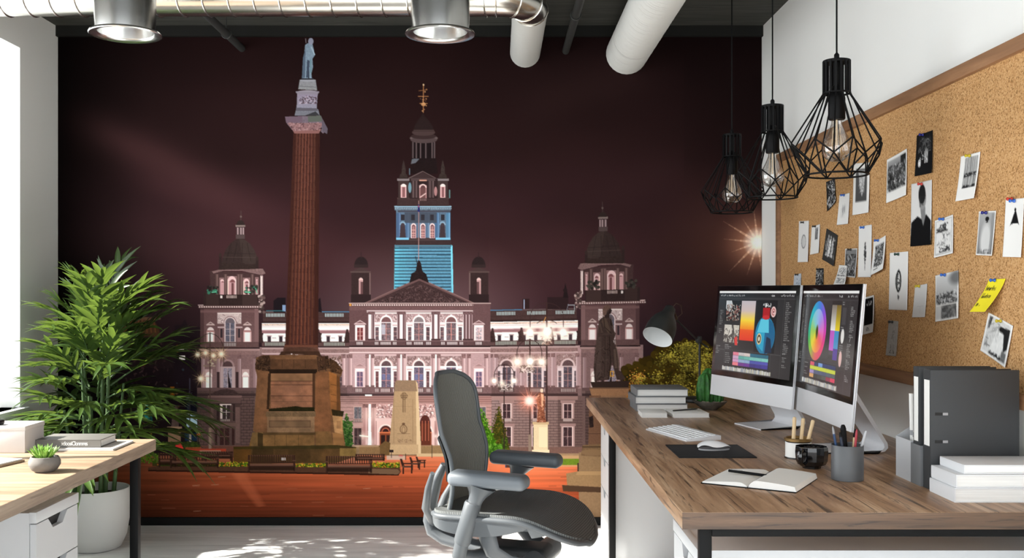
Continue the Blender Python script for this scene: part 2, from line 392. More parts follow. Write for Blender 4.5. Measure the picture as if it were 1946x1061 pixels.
    def statue(x, y0, y1, c=(62, 45, 44), f=1):
        h = y1-y0
        E(x, y0+h*.09, h*.085, h*.1, c)
        PO([(x-h*.1*f, y0+h*.17), (x+h*.1*f, y0+h*.17), (x+h*.2*f, y0+h*.45), (x+h*.26*f, y1), (x-h*.24*f, y1), (x-h*.16*f, y0+h*.5)], c, tex=.15)
        PO([(x+h*.05*f, y0+h*.25), (x+h*.28*f, y0+h*.3), (x+h*.2*f, y0+h*.5)], c)
    def dentils(xa, xb, y, c=(228, 208, 202)):
        R(xa, y, xb, y+5, (112, 84, 82)); R(xa-1, y-1.6, xb+1, y, (206, 182, 176)); x = xa+1
        while x < xb: R(x, y+1.2, x+2.6, y+3.8, c); x += 4.4
    # walls behind everything
    R(383, 660, 1222, 866, (150, 122, 120), col2=(138, 112, 104), tex=.05)
    R(500, 660, 1105, 752, (178, 146, 145), tex=.05)
    P.glow(800, 700, 280, (226, 196, 194), .55, 1.2); P.glow(800, 800, 170, (226, 190, 182), .5, 1.2)
    R(383, 738, 640, 866, (96, 74, 70), .72, tex=.06); R(1060, 738, 1222, 866, (92, 70, 66), .55, tex=.06)
    for m in (0, 1):
        # wing: parapet, white lit attic, figures, balustrade
        mrect(m, 500, 593, 664, 616, (82, 60, 58), tex=.07); mrect(m, 500, 592.2, 664, 594, (110, 92, 92))
        mrect(m, 604, 592, 664, 593.6, (66, 150, 196), .7)
        for xa in (506, 618, 560): bal(mx(xa+34, 1) if m else xa, mx(xa, 1) if m else xa+34, 596, 602.5, (206, 222, 220), 2.4, 1.3)
        mrect(m, 500, 604, 664, 605, (60, 44, 42), .6); mrect(m, 500, 611, 664, 614, (58, 42, 40))
        mrect(m, 498, 614.5, 664, 650, WH); mrect(m, 498, 616, 664, 619, (214, 186, 168), .8, tex=.15); mrect(m, 498, 620.5, 664, 622, (222, 206, 204), .8)
        mrect(m, 498, 628.5, 664, 634, (164, 122, 124)); mrect(m, 498, 627, 664, 628.5, (216, 190, 190))
        for x in (512, 534, 556, 578, 600, 624, 647):
            mrect(m, x-4.5, 637.5, x+4.5, 640, (196, 174, 172)); mrect(m, x-3.2, 639.5, x+3.2, 650, (70, 56, 62), tex=.1); mrect(m, x+5.5, 642, x+13, 643.2, (180, 160, 158))
        mrect(m, 498, 649.5, 664, 659, (104, 78, 76), tex=.06)
        for xa in (504, 560, 616): bal(mx(xa+38, 1) if m else xa, mx(xa, 1) if m else xa+38, 651, 657.5, (196, 200, 188), 2.7, 1.4)
        mrect(m, 498, 658.5, 664, 660.5, (54, 38, 38))
        for x in (494, 549, 605, 660): statue(mx(x, m), 626, 652, (70, 50, 48), -1 if m else 1)
        # second storey of the wing
        mrect(m, 498, 660.5, 664, 664, (186, 158, 154)); mrect(m, 498, 664, 664, 671, (152, 120, 116), tex=.12); mrect(m, 498, 671, 664, 673, (206, 180, 176))
        for cx in (517, 575, 633):
            cx2 = mx(cx, m)
            R(cx2-22, 675, cx2+22, 698, (164, 134, 130), tex=.1); P.scribble(60, cx2-21, 676, cx2+21, 697, 1.1, [(118, 88, 86), (206, 182, 178), (140, 108, 106)], .8, 6)
            E(cx2, 697, 14, 14, (214, 190, 187), top=True); E(cx2, 697, 10.5, 10.5, (104, 80, 80), top=True, tex=.12)
            R(cx2-20, 697, cx2+20, 701, (214, 192, 190)); R(cx2-20, 701, cx2+20, 736, (222, 204, 203))
            sash(cx2-8, 699, cx2+8, 736, (100, 88, 96), (208, 150, 140)); sash(cx2-18, 706, cx2-12.5, 736, (110, 94, 98), nx=1); sash(cx2+12.5, 706, cx2+18, 736, (96, 80, 84), nx=1)
        for x in (489, 545, 604, 653):
            for q in (0, 9.5):
                mrect(m, x+q-3.8, 674, x+q+3.8, 681, (140, 108, 106), tex=.18); mrect(m, x+q-3, 681, x+q+3, 735, (178, 148, 148)); mrect(m, x+q+1.2, 681, x+q+3, 735, (212, 188, 188)); mrect(m, x+q-4, 733, x+q+4, 737, (126, 96, 94))
        # ground storey of the wing, rusticated
        mrect(m, 498, 736, 664, 749, (116, 88, 86), tex=.08)
        for cx in (517, 575, 633): bal(mx(cx, m)-13, mx(cx, m)+13, 738.5, 745, (206, 184, 178))
        mrect(m, 498, 748, 664, 753, (74, 54, 53)); mrect(m, 498, 753, 664, 760, (176, 140, 132), .7)
        y = 762.
        while y < 848:
            mrect(m, 489, y, 664, y+.9, (74, 54, 52), .75); o = 6 if int(y/5.2) % 2 else 0
            for xx in range(492+o, 664, 13): mrect(m, xx, y, xx+.8, y+5.2, (80, 60, 58), .5)
            y += 5.2
        for cx in (517, 575, 633, ):
            c2 = mx(cx, m)
            for (ya, yb, w) in ((768, 795, 8), (812, 848, 9)):
                R(c2-w-6, ya-7, c2+w+6, ya-2, (166, 134, 128)); R(c2-w-4, ya-2, c2+w+4, yb+1, (178, 148, 142)); R(c2-w-1, ya-1, c2+w+1, yb, (228, 204, 198))
                sash(c2-w+.5, ya, c2+w-1, yb, (72, 52, 54), (206, 170, 164), 2, 2)
            R(c2-9, 796, c2+9, 801, (196, 176, 170), .8)
        mrect(m, 489, 850, 664, 866, (128, 96, 86), tex=.06)
    # ---- end pavilions with domes (mirrored pair, second slightly darker)
    for m in (0, 1):
        k0 = 1. if not m else .93
        def c(*v): return tuple(k0*q for q in v)
        # lower body
        mrect(m, 383, 660, 492, 738, c(140, 110, 108), tex=.06)
        mrect(m, 381, 587, 492, 651, c(112, 82, 81), tex=.05, col2=c(128, 98, 97)); mrect(m, 484, 587, 492, 651, c(138, 106, 104))
        mrect(m, 381, 587, 388, 660, c(94, 68, 68)); mrect(m, 381, 590, 492, 594.5, c(132, 100, 98), .8)
        dentils(*( (377.5, 496) if not m else (1100, 1225)), 581, c(224, 204, 198))
        cx = 437.5
        mrect(m, 413.5, 595, 459, 615.5, c(204, 184, 180), tex=.08); mrect(m, 413.5, 594.5, 459, 597, c(228, 214, 208))
        P.scribble(26, mx(437.5, m)-22, 598, mx(437.5, m)+22, 614, 1.2, [(140, 112, 110), (236, 224, 220)], .8, 5)
        mell(m, cx, 614, 12.5, 13, c(150, 118, 116), top=True); mell(m, cx, 614, 11, 11.5, c(226, 208, 204), top=True); mell(m, cx, 614, 9, 9.5, c(120, 108, 114), top=True)
        mrect(m, 426.5, 614, 448.5, 650, c(214, 194, 192)); mrect(m, 414, 621, 461, 623.5, c(206, 184, 182))
        sash(mx(cx, m)-8.5, 614, mx(cx, m)+8.5, 649.5, c(112, 108, 120), c(224, 200, 196))
        for x in (421, 454.5): mrect(m, x-3.5, 624, x+3.5, 650, c(150, 116, 114)); mrect(m, x-2, 625, x+2.4, 642, c(70, 56, 60))
        for x in (400.5, 470.5):
            ped(mx(x, m), 611.5, 16, 5.5, c(206, 182, 176), c(120, 90, 88))
            mrect(m, x-7.5, 630, x+7.5, 650, c(216, 180, 176)); mell(m, x, 629, 6.5, 7, c(232, 216, 212), top=True); mrect(m, x-7.5, 628, x+7.5, 631, c(176, 130, 126))
            mrect(m, x-5.2, 632, x+5.2, 649.5, c(246, 238, 234))
        mrect(m, 381, 650, 492, 661, c(112, 84, 82), tex=.06); bal(mx(437.5, m)-11, mx(437.5, m)+11, 651.5, 658.5, c(214, 200, 196))
        mrect(m, 379, 660.5, 494, 663, c(56, 40, 40)); mrect(m, 379, 663, 494, 667, c(176, 144, 140)); mrect(m, 383, 668, 492, 674, c(150, 118, 115), tex=.1)
        # second storey
        for x in (386, 415, 455, 485): mrect(m, x-4, 675, x+4, 682, c(132, 102, 100), tex=.15); mrect(m, x-3.2, 682, x+3.2, 737, c(158, 128, 128)); mrect(m, x+1, 682, x+3.2, 737, c(186, 158, 157))
        mell(m, 433, 697, 13, 14, c(170, 140, 138), top=True); mell(m, 433, 697, 9.5, 10.5, c(96, 72, 72), top=True)
        mrect(m, 419, 697, 447, 737, c(186, 162, 160)); sash(mx(433, m)-8, 700, mx(433, m)+8, 737, c(150, 140, 150), c(210, 180, 176), 2, 2); mpoly(m, [(433, 704), (436, 718), (440, 737), (434, 737)], c(40, 30, 34))
        for x in (415, 451): mrect(m, x-2.5, 707, x+2.5, 737, c(66, 48, 48))
        for x in (397, 467): mrect(m, x-7, 702, x+7, 738, c(196, 166, 162)); mell(m, x, 713, 5.5, 6, c(244, 232, 226), top=True); mrect(m, x-6.5, 713, x+6.5, 716, c(232, 214, 208)); mrect(m, x-5, 717, x+5, 737, c(250, 240, 232))
        # ground storey with its window bay
        mrect(m, 375, 738, 484, 850, c(98, 76, 72), tex=.06); mrect(m, 375, 737, 490, 743, c(110, 84, 82)); mrect(m, 375, 748, 490, 753, c(62, 46, 46), .8)
        y = 756.
        while y < 846:
            for (xa, xb) in ((376, 394), (458, 484)):
                mrect(m, xa, y, xb, y+.9, c(56, 42, 40), .9); mrect(m, xa, y+1, xb, y+2.2, c(136, 108, 100), .5)
                o = 5 if int(y/5.6) % 2 else 0
                for xx in range(xa+o, xb, 11): mrect(m, xx, y, xx+.9, y+5.6, c(60, 45, 43), .7)
            y += 5.6
        mpoly(m, [(399, 752), (408, 745), (420, 740.5), (432, 739.5), (446, 742), (458, 752)], c(72, 54, 52), tex=.15); mrect(m, 396, 752, 460, 756, c(128, 100, 95)); mrect(m, 398, 757, 458, 766, c(104, 80, 76)); mrect(m, 396, 767, 460, 769, c(66, 49, 47))
        for x in (402, 452): mrect(m, x-4, 769, x+4, 842, c(120, 94, 88), tex=.05); mrect(m, x-5, 768, x+5, 774, c(84, 64, 60))
        mrect(m, 418, 768, 440, 770.5, c(216, 200, 192)); mrect(m, 419, 770, 423, 796, c(220, 204, 198)); sash(mx(430, m)-6.5, 770, mx(430, m)+7.5, 797, c(70, 56, 56), c(214, 200, 194), 2, 2); bal(mx(428, m)-8, mx(428, m)+8, 797, 801, c(196, 180, 172))
        mrect(m, 412, 768, 417, 800, c(64, 48, 46)); mrect(m, 443, 768, 447, 800, c(64, 48, 46)); mrect(m, 405, 804, 450, 810, c(116, 92, 84))
        for xa, xb in ((409, 413), (418, 436), (441, 446)): mrect(m, xa, 814, xb, 846, c(66, 42, 40), tex=.12)
        mrect(m, 418, 829, 436, 830.5, c(120, 90, 82)); mrect(m, 426, 814, 427.4, 846, c(120, 90, 82))
        mrect(m, 375, 847, 490, 866, c(120, 86, 76), tex=.05)
        # belvedere drum and dome
        DX[0] = 7 if m else 0
        mrect(m, 387, 556, 491, 581, c(60, 45, 43), tex=.07); mrect(m, 392, 556, 416, 581, c(70, 53, 50)); mrect(m, 461, 556, 489, 581, c(74, 56, 53))
        mpoly(m, [(399, 515), (401, 556), (492, 556), (497, 523), (504, 520)], c(80, 58, 57), tex=.06)
        for (xa, xb, yt) in ((419, 426, 533), (433, 449, 530), (463, 474, 533), (487, 490, 532)):
            w = (xb-xa)/2; xc = (xa+xb)/2
            mrect(m, xa-2, yt-5, xb+2, 560, c(150, 116, 114)); mrect(m, xa, yt+w*.4, xb, 560, c(206, 164, 164)); mell(m, xc, yt+w*.5, w, w*1.1, c(232, 200, 198), top=True); mell(m, xc+1, yt+w*.6+2, w*.6, w*.7, c(140, 92, 92), top=True)
            if w > 4: mrect(m, xc-w*.1, yt+8, xc+w*.45, 560, c(120, 78, 78)); mrect(m, xa, yt+2, xa+1.6, 560, c(248, 220, 206)); mrect(m, xb-1.2, yt+2, xb, 560, c(248, 226, 220))
        for x in (413, 429, 453.5, 459, 480): mrect(m, x-2.8, 521, x+2.8, 560, c(104, 80, 76)); mrect(m, x-.6, 522, x+.8, 560, c(142, 114, 110))
        mrect(m, 495, 524, 500, 567, c(196, 172, 168), tex=.1); mrect(m, 496, 526, 498, 566, c(238, 222, 216))
        bal(mx(440, m)-9, mx(440, m)+9, 561.5, 567, c(216, 196, 186), 2.2, 1.2); mrect(m, 419, 562, 423, 567, c(226, 214, 208))
        mpoly(m, [(403, 516), (424, 511), (442, 501), (460, 511), (500, 511), (505, 520), (497, 523), (460, 515), (424, 515), (406, 520)], c(140, 112, 109), tex=.1)
        mpoly(m, [(427, 509), (442, 502.5), (456, 509)], c(74, 56, 54))
        for (xa, xb) in ((394, 414), (464, 488)): P.blobs(26, min(mx(xa, m), mx(xb, m)), 544, max(mx(xa, m), mx(xb, m)), 557, 1.5, 3.2, [(56, 54, 48), (74, 70, 62), (44, 38, 36)] + ([(70, 140, 112)] if not m else []), .9)
        if not m:
            L(403, 556, 411, 555, 1.6, (130, 220, 180)); L(466, 555, 476, 556, 1.8, (130, 220, 180)); L(486, 548, 489, 557, 1.4, (110, 200, 160))
        mpoly(m, [(415, 513), (418, 497), (488, 500), (492, 511), (470, 512)], c(62, 48, 44), tex=.1); bal(mx(474, m)-8, mx(474, m)+8, 496, 502, c(104, 90, 80), 2.4, 1.1)
        mpoly(m, [(422, 500), (424, 489), (429, 475), (437, 464), (447, 456), (456, 453), (466, 456), (476, 464), (484, 476), (489, 490), (490, 502)], c(64, 50, 47), tex=.07)
        mpoly(m, [(455, 454), (466, 456), (476, 464), (484, 476), (489, 490), (490, 502), (462, 500)], c(82, 68, 62), .5, tex=.06)
        for a_, b_ in ((437, 430), (448, 444), (458, 460), (467, 477)): mline(m, a_+3, 462, b_, 496, .8, (44, 34, 32), .8)
        mline(m, 424, 489, 488, 490, 1., c(96, 80, 74), .7); mline(m, 427, 481, 485, 483, .8, c(48, 38, 36), .8)
        for x, yt in ((419, 482), (489, 489)): mrect(m, x-2.5, yt+5, x+2.5, 510, c(58, 44, 42)); mell(m, x, yt+3, 2.6, 4, c(64, 50, 46))
        # lantern and finial
        mrect(m, 448.5, 446, 465.5, 454, c(92, 76, 74)); mrect(m, 449.5, 431, 464.5, 447, c(84, 66, 66)); [mrect(m, x, 433, x+2.6, 446, c(176, 152, 152)) for x in (451, 457, 461.5)]
        mrect(m, 448, 427.5, 466.5, 431.5, c(140, 122, 116)); mpoly(m, [(449, 428), (452, 421), (458, 418), (463, 421), (466, 428)], c(58, 46, 43)); mline(m, 458, 419, 458.5, 401, 1.1, c(92, 78, 74)); mell(m, 458.2, 412, 1.8, 2, c(120, 104, 98))
        DX[0] = 0
        # carved scroll buttress at the joint with the wing
        P.blobs(34, *(sorted((mx(492, m), mx(503, m))) [:1]), 562, sorted((mx(492, m), mx(503, m)))[1], 594, 1.2, 3.2, [(120, 96, 92), (200, 178, 170), (80, 64, 60)], .85)
    # the far end of the building climbs a little in the print's own perspective
    i0 = int((929-P.x0)*S); j1 = int((740-P.y0)*S); src = P.a.copy(); jj = np.arange(j1)
    for i in range(i0, min(P.W, int((1300-P.x0)*S))):
        kx = np.interp(i/S+P.x0, [929, 1100, 1225, 1300], [1.02, 1.045, 1.06, 1.06]); sj = np.clip(j1-(j1-jj)/kx, 0, j1-1).astype(int); P.a[:j1, i] = src[sj, i]
    # roof clutter behind the wings
    PO([(520, 594), (520, 572), (528, 566), (543, 566), (543, 594)], (36, 28, 32)); R(537, 580, 543, 592, (140, 160, 190)); R(506, 590, 540, 592, (70, 130, 140), .7)
    PO([(603, 593), (603, 572), (609, 566), (612, 594)], (38, 28, 32))
    R(993, 568, 1006, 587, (56, 38, 38)); L(996, 570, 996, 587, 1.6, (190, 200, 226)); R(1040, 565, 1080, 588, (52, 36, 37)); PO([(1070, 566), (1073, 545), (1074, 538), (1076, 545), (1080, 566)], (40, 29, 30)); E(1074, 552, 4, 4, (44, 32, 33))
    L(1077, 590, 1080, 578, .9, (150, 150, 160)); L(1080, 580, 1092, 580, 1.2, (200, 210, 214)); L(1091, 580, 1092, 592, .9, (180, 190, 190))
    # ---- main tower
    TC = 804.5
    def tw(y): return 53+(y-390)*.012
    PO([(750.5, 470), (859, 470), (861.5, 557), (749, 557)], (104, 156, 180), tex=.07)
    PO([(750.5, 465), (758, 465), (757, 557), (749, 557)], (110, 196, 214), .45)
    [PO([(749.6+k*5, 470), (755+k*5, 470), (754.4+k*5, 557), (749+k*5, 557)], (116, 208, 224), .5-.06*k) for k in range(8)]
    y = 467.
    while y < 556: PO([(750, y+4.2), (857, y+4.4), (857, y+6), (750, y+5.8)], (28, 44, 60), .95); PO([(750, y+6), (857, y+6), (857, y+7), (750, y+7)], (150, 204, 218), .5); y += 6.15
    PO([(856.5, 465), (860, 467), (861.5, 556), (858.5, 556)], (140, 220, 240))
    R(752, 454, 857, 467, (72, 56, 56), tex=.06); R(750, 466, 858, 469, (96, 140, 158))
    R(753, 400, 856, 455, (104, 126, 146), tex=.06); R(753, 452, 777, 456, (140, 200, 224)); R(828, 452, 856, 456, (140, 200, 224)); R(778, 452, 828, 458, (86, 70, 70))
    R(750, 392.5, 857, 400, (110, 128, 142), tex=.12); R(749.5, 391.5, 858, 394, (160, 190, 206)); x = 751
    while x < 857: R(x, 395.5, x+1.6, 397.5, (178, 196, 206)); x += 3.4
    R(756, 400, 856, 403.5, (84, 82, 92))
    for x, cw in ((757.5, (86, 110, 142)), (774, (90, 118, 150)), (797, (100, 120, 144)), (812.5, (100, 124, 148)), (831, (86, 118, 150)), (852, (96, 140, 170))): R(x-4, 405, x+4, 452, cw); R(x+1, 405, x+3, 452, tuple(min(255, q+34) for q in cw))
    R(769, 404, 830, 424, (82, 88, 100), .9); [R(x-3.5, 408, x+3.5, 419, (60, 56, 62)) for x in (785, 803.5, 821, 765.5, 841.5)]
    for x in (786, 803.8, 821.5):
        R(x-5, 430, x+5, 453, (206, 168, 170)); E(x, 430, 5, 5.5, (244, 220, 216), top=True); R(x-3.2, 431, x+3.2, 452, (150, 106, 108)); E(x, 431, 3.2, 4, (130, 92, 94), top=True)
        [R(x-3.2, q, x+3.2, q+1, (236, 190, 176)) for q in (437, 443, 447.5)]; R(x-.5, 430, x+.5, 452, (230, 190, 182)); R(x-4.8, 430, x-3.6, 453, (250, 236, 232))
    for x in (765.5, 841): E(x, 428, 6, 7, (150, 178, 196), top=True); E(x, 430, 4.2, 6, (84, 70, 74), top=True); PO([(x-4.2, 430), (x+4.2, 430), (x+6, 452), (x-6, 452)], (78, 64, 68))
    # belfry
    R(755, 377, 853, 392, (74, 56, 55), tex=.07); R(755, 376, 853, 378.5, (98, 76, 74))
    for xa, xb in ((757, 777), (832, 851)):
        R(xa, 343, xb, 378, (76, 60, 58)); R(xa-2, 339.5, xb+2, 344, (140, 128, 128)); R(xa+4.5, 352, xb-4.5, 376, (226, 186, 184)); E((xa+xb)/2, 355, 5, 5.5, (250, 228, 222), top=True); R(xa+7.5, 356, xb-7, 375, (150, 104, 104))
        xc = (xa+xb)/2; PO([(xc-9, 340), (xc-6, 331), (xc+6, 331), (xc+9, 340)], (66, 54, 50), tex=.12); PO([(xc-4, 332), (xc-3, 318), (xc-2, 312), (xc, 304), (xc+2, 312), (xc+4, 320), (xc+4, 332)], (70, 58, 54), tex=.18)
    R(778, 340, 832, 378, (58, 43, 43)); PO([(777, 340), (803.5, 328), (827, 340)], (72, 56, 55)); L(777, 339, 803.5, 326, 1.6, (126, 108, 106)); L(803.5, 326, 828, 339, 1.6, (112, 94, 92)); R(781, 339, 827, 344, (92, 75, 74))
    for x in (785, 791, 816.5, 822.5): R(x-2.2, 344, x+2.2, 376, (92, 73, 72)); R(x+.4, 344, x+1.8, 376, (126, 104, 104))
    R(797, 342, 811, 344.5, (220, 170, 150)); R(796.5, 352, 811, 377, (176, 134, 132)); E(803.8, 357, 7, 7, (232, 206, 200), top=True); E(803.8, 358, 4.8, 5.5, (112, 76, 76), top=True); R(799, 358, 808.5, 377, (120, 84, 82)); L(799, 375, 809, 368, 2., (226, 198, 192)); bal(798, 810, 377.5, 382, (166, 134, 130), 2.2, 1)
    E(779, 357, 3, 10, (130, 166, 176)); E(828, 364, 3, 9, (186, 140, 138)); L(778.5, 321, 778.5, 332, 1.8, (110, 130, 140)); L(854.5, 362, 854.5, 376, 2.2, (130, 190, 186), .8)
    # drum, colonnade and spire
    PO([(780, 330), (781, 300), (829, 300), (832, 330), (815, 331), (804, 325), (790, 331)], (40, 29, 29), tex=.1); PO([(781, 312), (783, 303), (800, 299), (790, 310)], (110, 112, 118))
    R(782.5, 270, 827, 302, (36, 27, 28)); [R(x, 270, x+2.6, 301, (104, 88, 88)) for x in (783.5, 790, 798, 808, 820, 824.5)]
    E(805.5, 263, 26.5, 6.5, (116, 100, 98)); E(805.5, 266.5, 25, 6, (92, 76, 75)); E(805, 259.5, 24, 5.5, (66, 50, 49))
    E(805, 252, 22, 6.5, (84, 66, 64)); PO([(785, 250), (788, 240), (793, 231), (800, 222), (804, 214), (808, 222), (816, 231), (822, 240), (825, 250)], (50, 37, 36), tex=.06); R(786, 247, 825, 249.5, (92, 73, 70), .7)
    GO = (178, 126, 82)
    L(804.5, 214, 804.8, 162, 1.6, GO); L(795, 183.5, 814, 183.5, 1.5, GO); L(796, 173, 812, 171, 1.2, GO, .8); L(798, 197, 812, 197, 1.6, GO); E(804.8, 198.5, 4.5, 3.6, (196, 150, 104)); P.blobs(16, 798, 165, 812, 212, .7, 1.6, [GO, (220, 170, 120)], .8); E(805, 161.5, 1.6, 2, (220, 190, 150))
    # flagpole, pediment group, pediment
    L(796, 382, 795.6, 500, 1.3, (190, 150, 142)); PO([(794.5, 388), (797.5, 390), (798, 404), (793.5, 402)], (48, 52, 110)); R(794.5, 391, 797, 394, (200, 120, 130), .8)
    # small turrets flanking the pediment
    for m in (0, 1):
        mrect(m, 668, 517, 702, 572, (66, 49, 48), tex=.06); mrect(m, 667, 560, 705, 575, (56, 41, 41)); mpoly(m, [(666, 517), (686, 508), (705, 517)], (84, 65, 63)); mrect(m, 666, 516, 705, 518.5, (104, 84, 80)); mrect(m, 702, 519, 704.5, 560, (128, 104, 100))
        mell(m, 686.5, 505, 13, 17, (52, 40, 40), top=True, tex=.06); mrect(m, 673, 503, 700, 509, (62, 48, 47)); mline(m, 686.5, 490, 686.5, 480, 1.4, (58, 44, 44))
        mrect(m, 682, 533, 690, 559, (196, 156, 154)); mell(m, 686, 533, 4.2, 5, (226, 196, 190), top=True); mrect(m, 685.5, 536, 690, 559, (112, 80, 80))
    PO([(690, 578), (797, 529), (904, 578)], (118, 88, 86)); PO([(702, 576), (797, 533.5), (892, 576)], (76, 56, 55), tex=.1)
    for k in range(420):
        u = P.rng.uniform(-1, 1); x = 797+u*80; y = P.rng.uniform(534+abs(u)*38+3, 575)
        L(x, y, x+P.rng.normal(0, 2.5), min(575, y+P.rng.uniform(0, 5)), 1.3, [(104, 80, 78), (56, 40, 40), (128, 100, 98), (66, 48, 48)][k % 4], .75)
    L(692, 577, 797, 529, 1.7, (140, 110, 106)); L(797, 529, 902, 577, 1.7, (150, 120, 116))
    PO([(778, 538), (782, 520), (790, 516), (793, 500), (796, 494), (800, 500), (803, 516), (810, 521), (815, 538), (797, 530)], (48, 36, 36), tex=.15); L(793, 502, 790, 488, 1, (48, 36, 36))
    # ---- centre block, top storey
    R(664, 587, 932, 650, (112, 82, 82), tex=.05); dentils(664, 932, 577.5, (236, 216, 212)); R(664, 582.5, 932, 590, (124, 92, 91), tex=.06); R(664, 577, 668, 582, (206, 150, 80))
    R(697, 590, 899, 594, (216, 196, 194)); R(697, 592, 899, 592.8, (140, 110, 110)); R(899, 578, 932, 650, (116, 86, 86), tex=.05)
    for cx, wn in ((734, 0), (796, 1), (857.5, 2)):
        R(cx-24.5, 594.5, cx+24.5, 648, (222, 198, 196)); R(cx-24, 596, cx+24, 613, (186, 156, 155), tex=.12); R(cx-24.5, 594.5, cx+24.5, 596.5, WH)
        P.scribble(34, cx-23, 598, cx-12, 612, 1.1, [(140, 108, 106), (232, 214, 212)], .8, 4); P.scribble(34, cx+12, 598, cx+23, 612, 1.1, [(140, 108, 106), (232, 214, 212)], .8, 4)
        E(cx, 612.5, 13, 14.5, (206, 168, 168), top=True); E(cx, 612.5, 12, 13.2, WH, top=True); E(cx, 612.5, 9.2, 9.8, (132, 96, 96) if wn != 1 else (150, 136, 136), top=True, tex=.08); E(cx, 599.5, 1.8, 2, (255, 246, 244))
        R(cx-24, 612.5, cx+24, 616.5, (244, 232, 230)); R(cx-24, 617, cx+24, 648, WH, tex=.02)
        sash(cx-9, 614, cx+9, 647, (132, 112, 116), (226, 158, 146)); sash(cx-20.5, 622, cx-14, 647, (122, 98, 102), nx=1); sash(cx+14, 622, cx+20.5, 647, (112, 88, 92), nx=1); R(cx-22, 617.5, cx-12, 620, (216, 190, 188)); R(cx+12, 617.5, cx+22, 620, (216, 190, 188))
        if wn == 0: R(cx-8.5, 617, cx-1.5, 636, (216, 216, 226), .7)
    for xs in ((703, 709.5), (757.5, 762.5, 767.5), (823, 828.5, 833.5), (883, 889, 895)):
        for k, x in enumerate(xs):
            lit = (k == 1 and len(xs) == 3 and x < 880) or x == 703
            R(x-2.7, 594, x+2.7, 648, (248, 232, 230)); R(x-(2.6 if lit else 1.9), 594, x+(2.6 if lit else 1.9), 648, (248, 232, 230) if lit else (112, 82, 84)); R(x-3.2, 592, x+3.2, 598, (128, 98, 98), tex=.15)
            if not lit: R(x+.8, 598, x+2.2, 646, (150, 116, 117))
            R(x-3.4, 644, x+3.4, 648, (92, 68, 68))
    for cx in (684.5, 910):
        ped(cx, 608.5, 23, 7, (214, 188, 186), (140, 104, 104)); R(cx-9.5, 618, cx+9.5, 648, (232, 212, 210)); R(cx-8, 619, cx+8, 622, WH); sash(cx-5.5, 623, cx+5.5, 646.5, (134, 70, 70) if cx < 800 else (206, 190, 194), (236, 196, 188)); R(cx-8.5, 622, cx-6.5, 648, WH)
    R(664, 648, 932, 658, (106, 79, 79), tex=.06); R(664, 657, 932, 660, (58, 41, 42)); R(664, 647.5, 932, 649, (134, 104, 104))
    for xa, xb in ((678, 690), (712.5, 719), (723.5, 742), (747, 753), (773, 781), (787, 804), (810, 819), (838.5, 845), (850, 868), (873.5, 879), (904, 916)): bal(xa, xb, 650, 655.5, (236, 222, 220), 2.5, 1.5)
    R(664, 660, 932, 663, (216, 190, 187)); R(664, 663, 932, 669, (178, 144, 142), tex=.05); R(664, 669, 932, 671, (232, 210, 207)); R(664, 671, 932, 673.5, (192, 160, 158))
    # second storey
    R(664, 673, 932, 737, (196, 164, 163), tex=.04)
    for cx in (734, 796, 857.5):
        R(cx-25, 674, cx+25, 737, (220, 194, 192)); R(cx-22.5, 676.5, cx+22.5, 696, (176, 146, 143), tex=.08)
        P.scribble(120, cx-22, 677, cx+22, 695, 1.1, [(124, 94, 91), (226, 204, 200), (150, 118, 115)], .8, 5)
        E(cx, 696, 13.5, 14, (224, 190, 186), top=True); E(cx, 696, 12, 12.5, (248, 228, 224), top=True); E(cx, 696, 9.2, 9.8, (112, 88, 90), top=True, tex=.1); E(cx, 682.5, 2, 2.6, (246, 230, 226))
        R(cx-24, 696, cx+24, 700, (250, 238, 235)); R(cx-24, 700, cx+24, 737, (248, 234, 231)); sash(cx-9, 698.5, cx+9, 736, (118, 106, 122), (226, 160, 148)); R(cx-7.5, 711, cx-1.5, 722, (132, 140, 186), .55); R(cx+1.5, 711, cx+7.5, 722, (132, 140, 186), .55)
        sash(cx-20, 706, cx-14.5, 736, (120, 78, 80), (216, 170, 164), 1); sash(cx+14.5, 706, cx+20, 736, (116, 82, 84), (216, 170, 164), 1)
        for q in (-17.3, 17.3): R(cx+q-5, 701, cx+q+5, 703.5, (214, 186, 183))
    for x in (653, 666, 698.5, 707.5, 757.5, 767.5, 823.5, 833.5, 881, 891, 924):
        R(x-4, 673, x+4, 681, (146, 112, 110), tex=.2); R(x-3.1, 681, x+3.1, 734, (196, 162, 161)); R(x+.8, 681, x+2.9, 734, (226, 200, 198)); R(x-3.1, 681, x-2, 734, (150, 116, 115)); R(x-4.2, 732.5, x+4.2, 737, (130, 100, 98))
    for x in (703, 762.5, 828.5): R(x-1.6, 674, x+1.6, 735, WH)
    for cx in (684, 910):
        ped(cx, 690, 24, 7.5, (206, 172, 170), (176, 142, 140)); R(cx-10, 700, cx+10, 737, (230, 204, 202)); R(cx-8, 701, cx+8, 706, (250, 234, 231)); sash(cx-5.5, 707, cx+5.5, 735, (124, 104, 128), (230, 180, 172)); R(cx-8.5, 704, cx-6.5, 736, (255, 246, 244))
    R(660, 736, 934, 749, (134, 104, 103), tex=.08); R(660, 748, 934, 752.5, (84, 62, 62)); R(694, 750, 707, 753, WH)
    for xa, xb in ((676, 688), (713, 720), (724, 742), (747, 753), (773, 780), (787, 805), (811, 818), (838, 845), (850, 867), (904, 916)): bal(xa, xb, 738.5, 745.5, (238, 216, 212), 2.6, 1.5)
    # ground storey of the centre block
    R(645, 753, 934, 866, (190, 150, 142), tex=.05); R(645, 753, 934, 765, (178, 136, 128)); [R(645, q, 934, q+1, (120, 84, 80), .8) for q in (755, 759, 763.5)]
    y = 767.
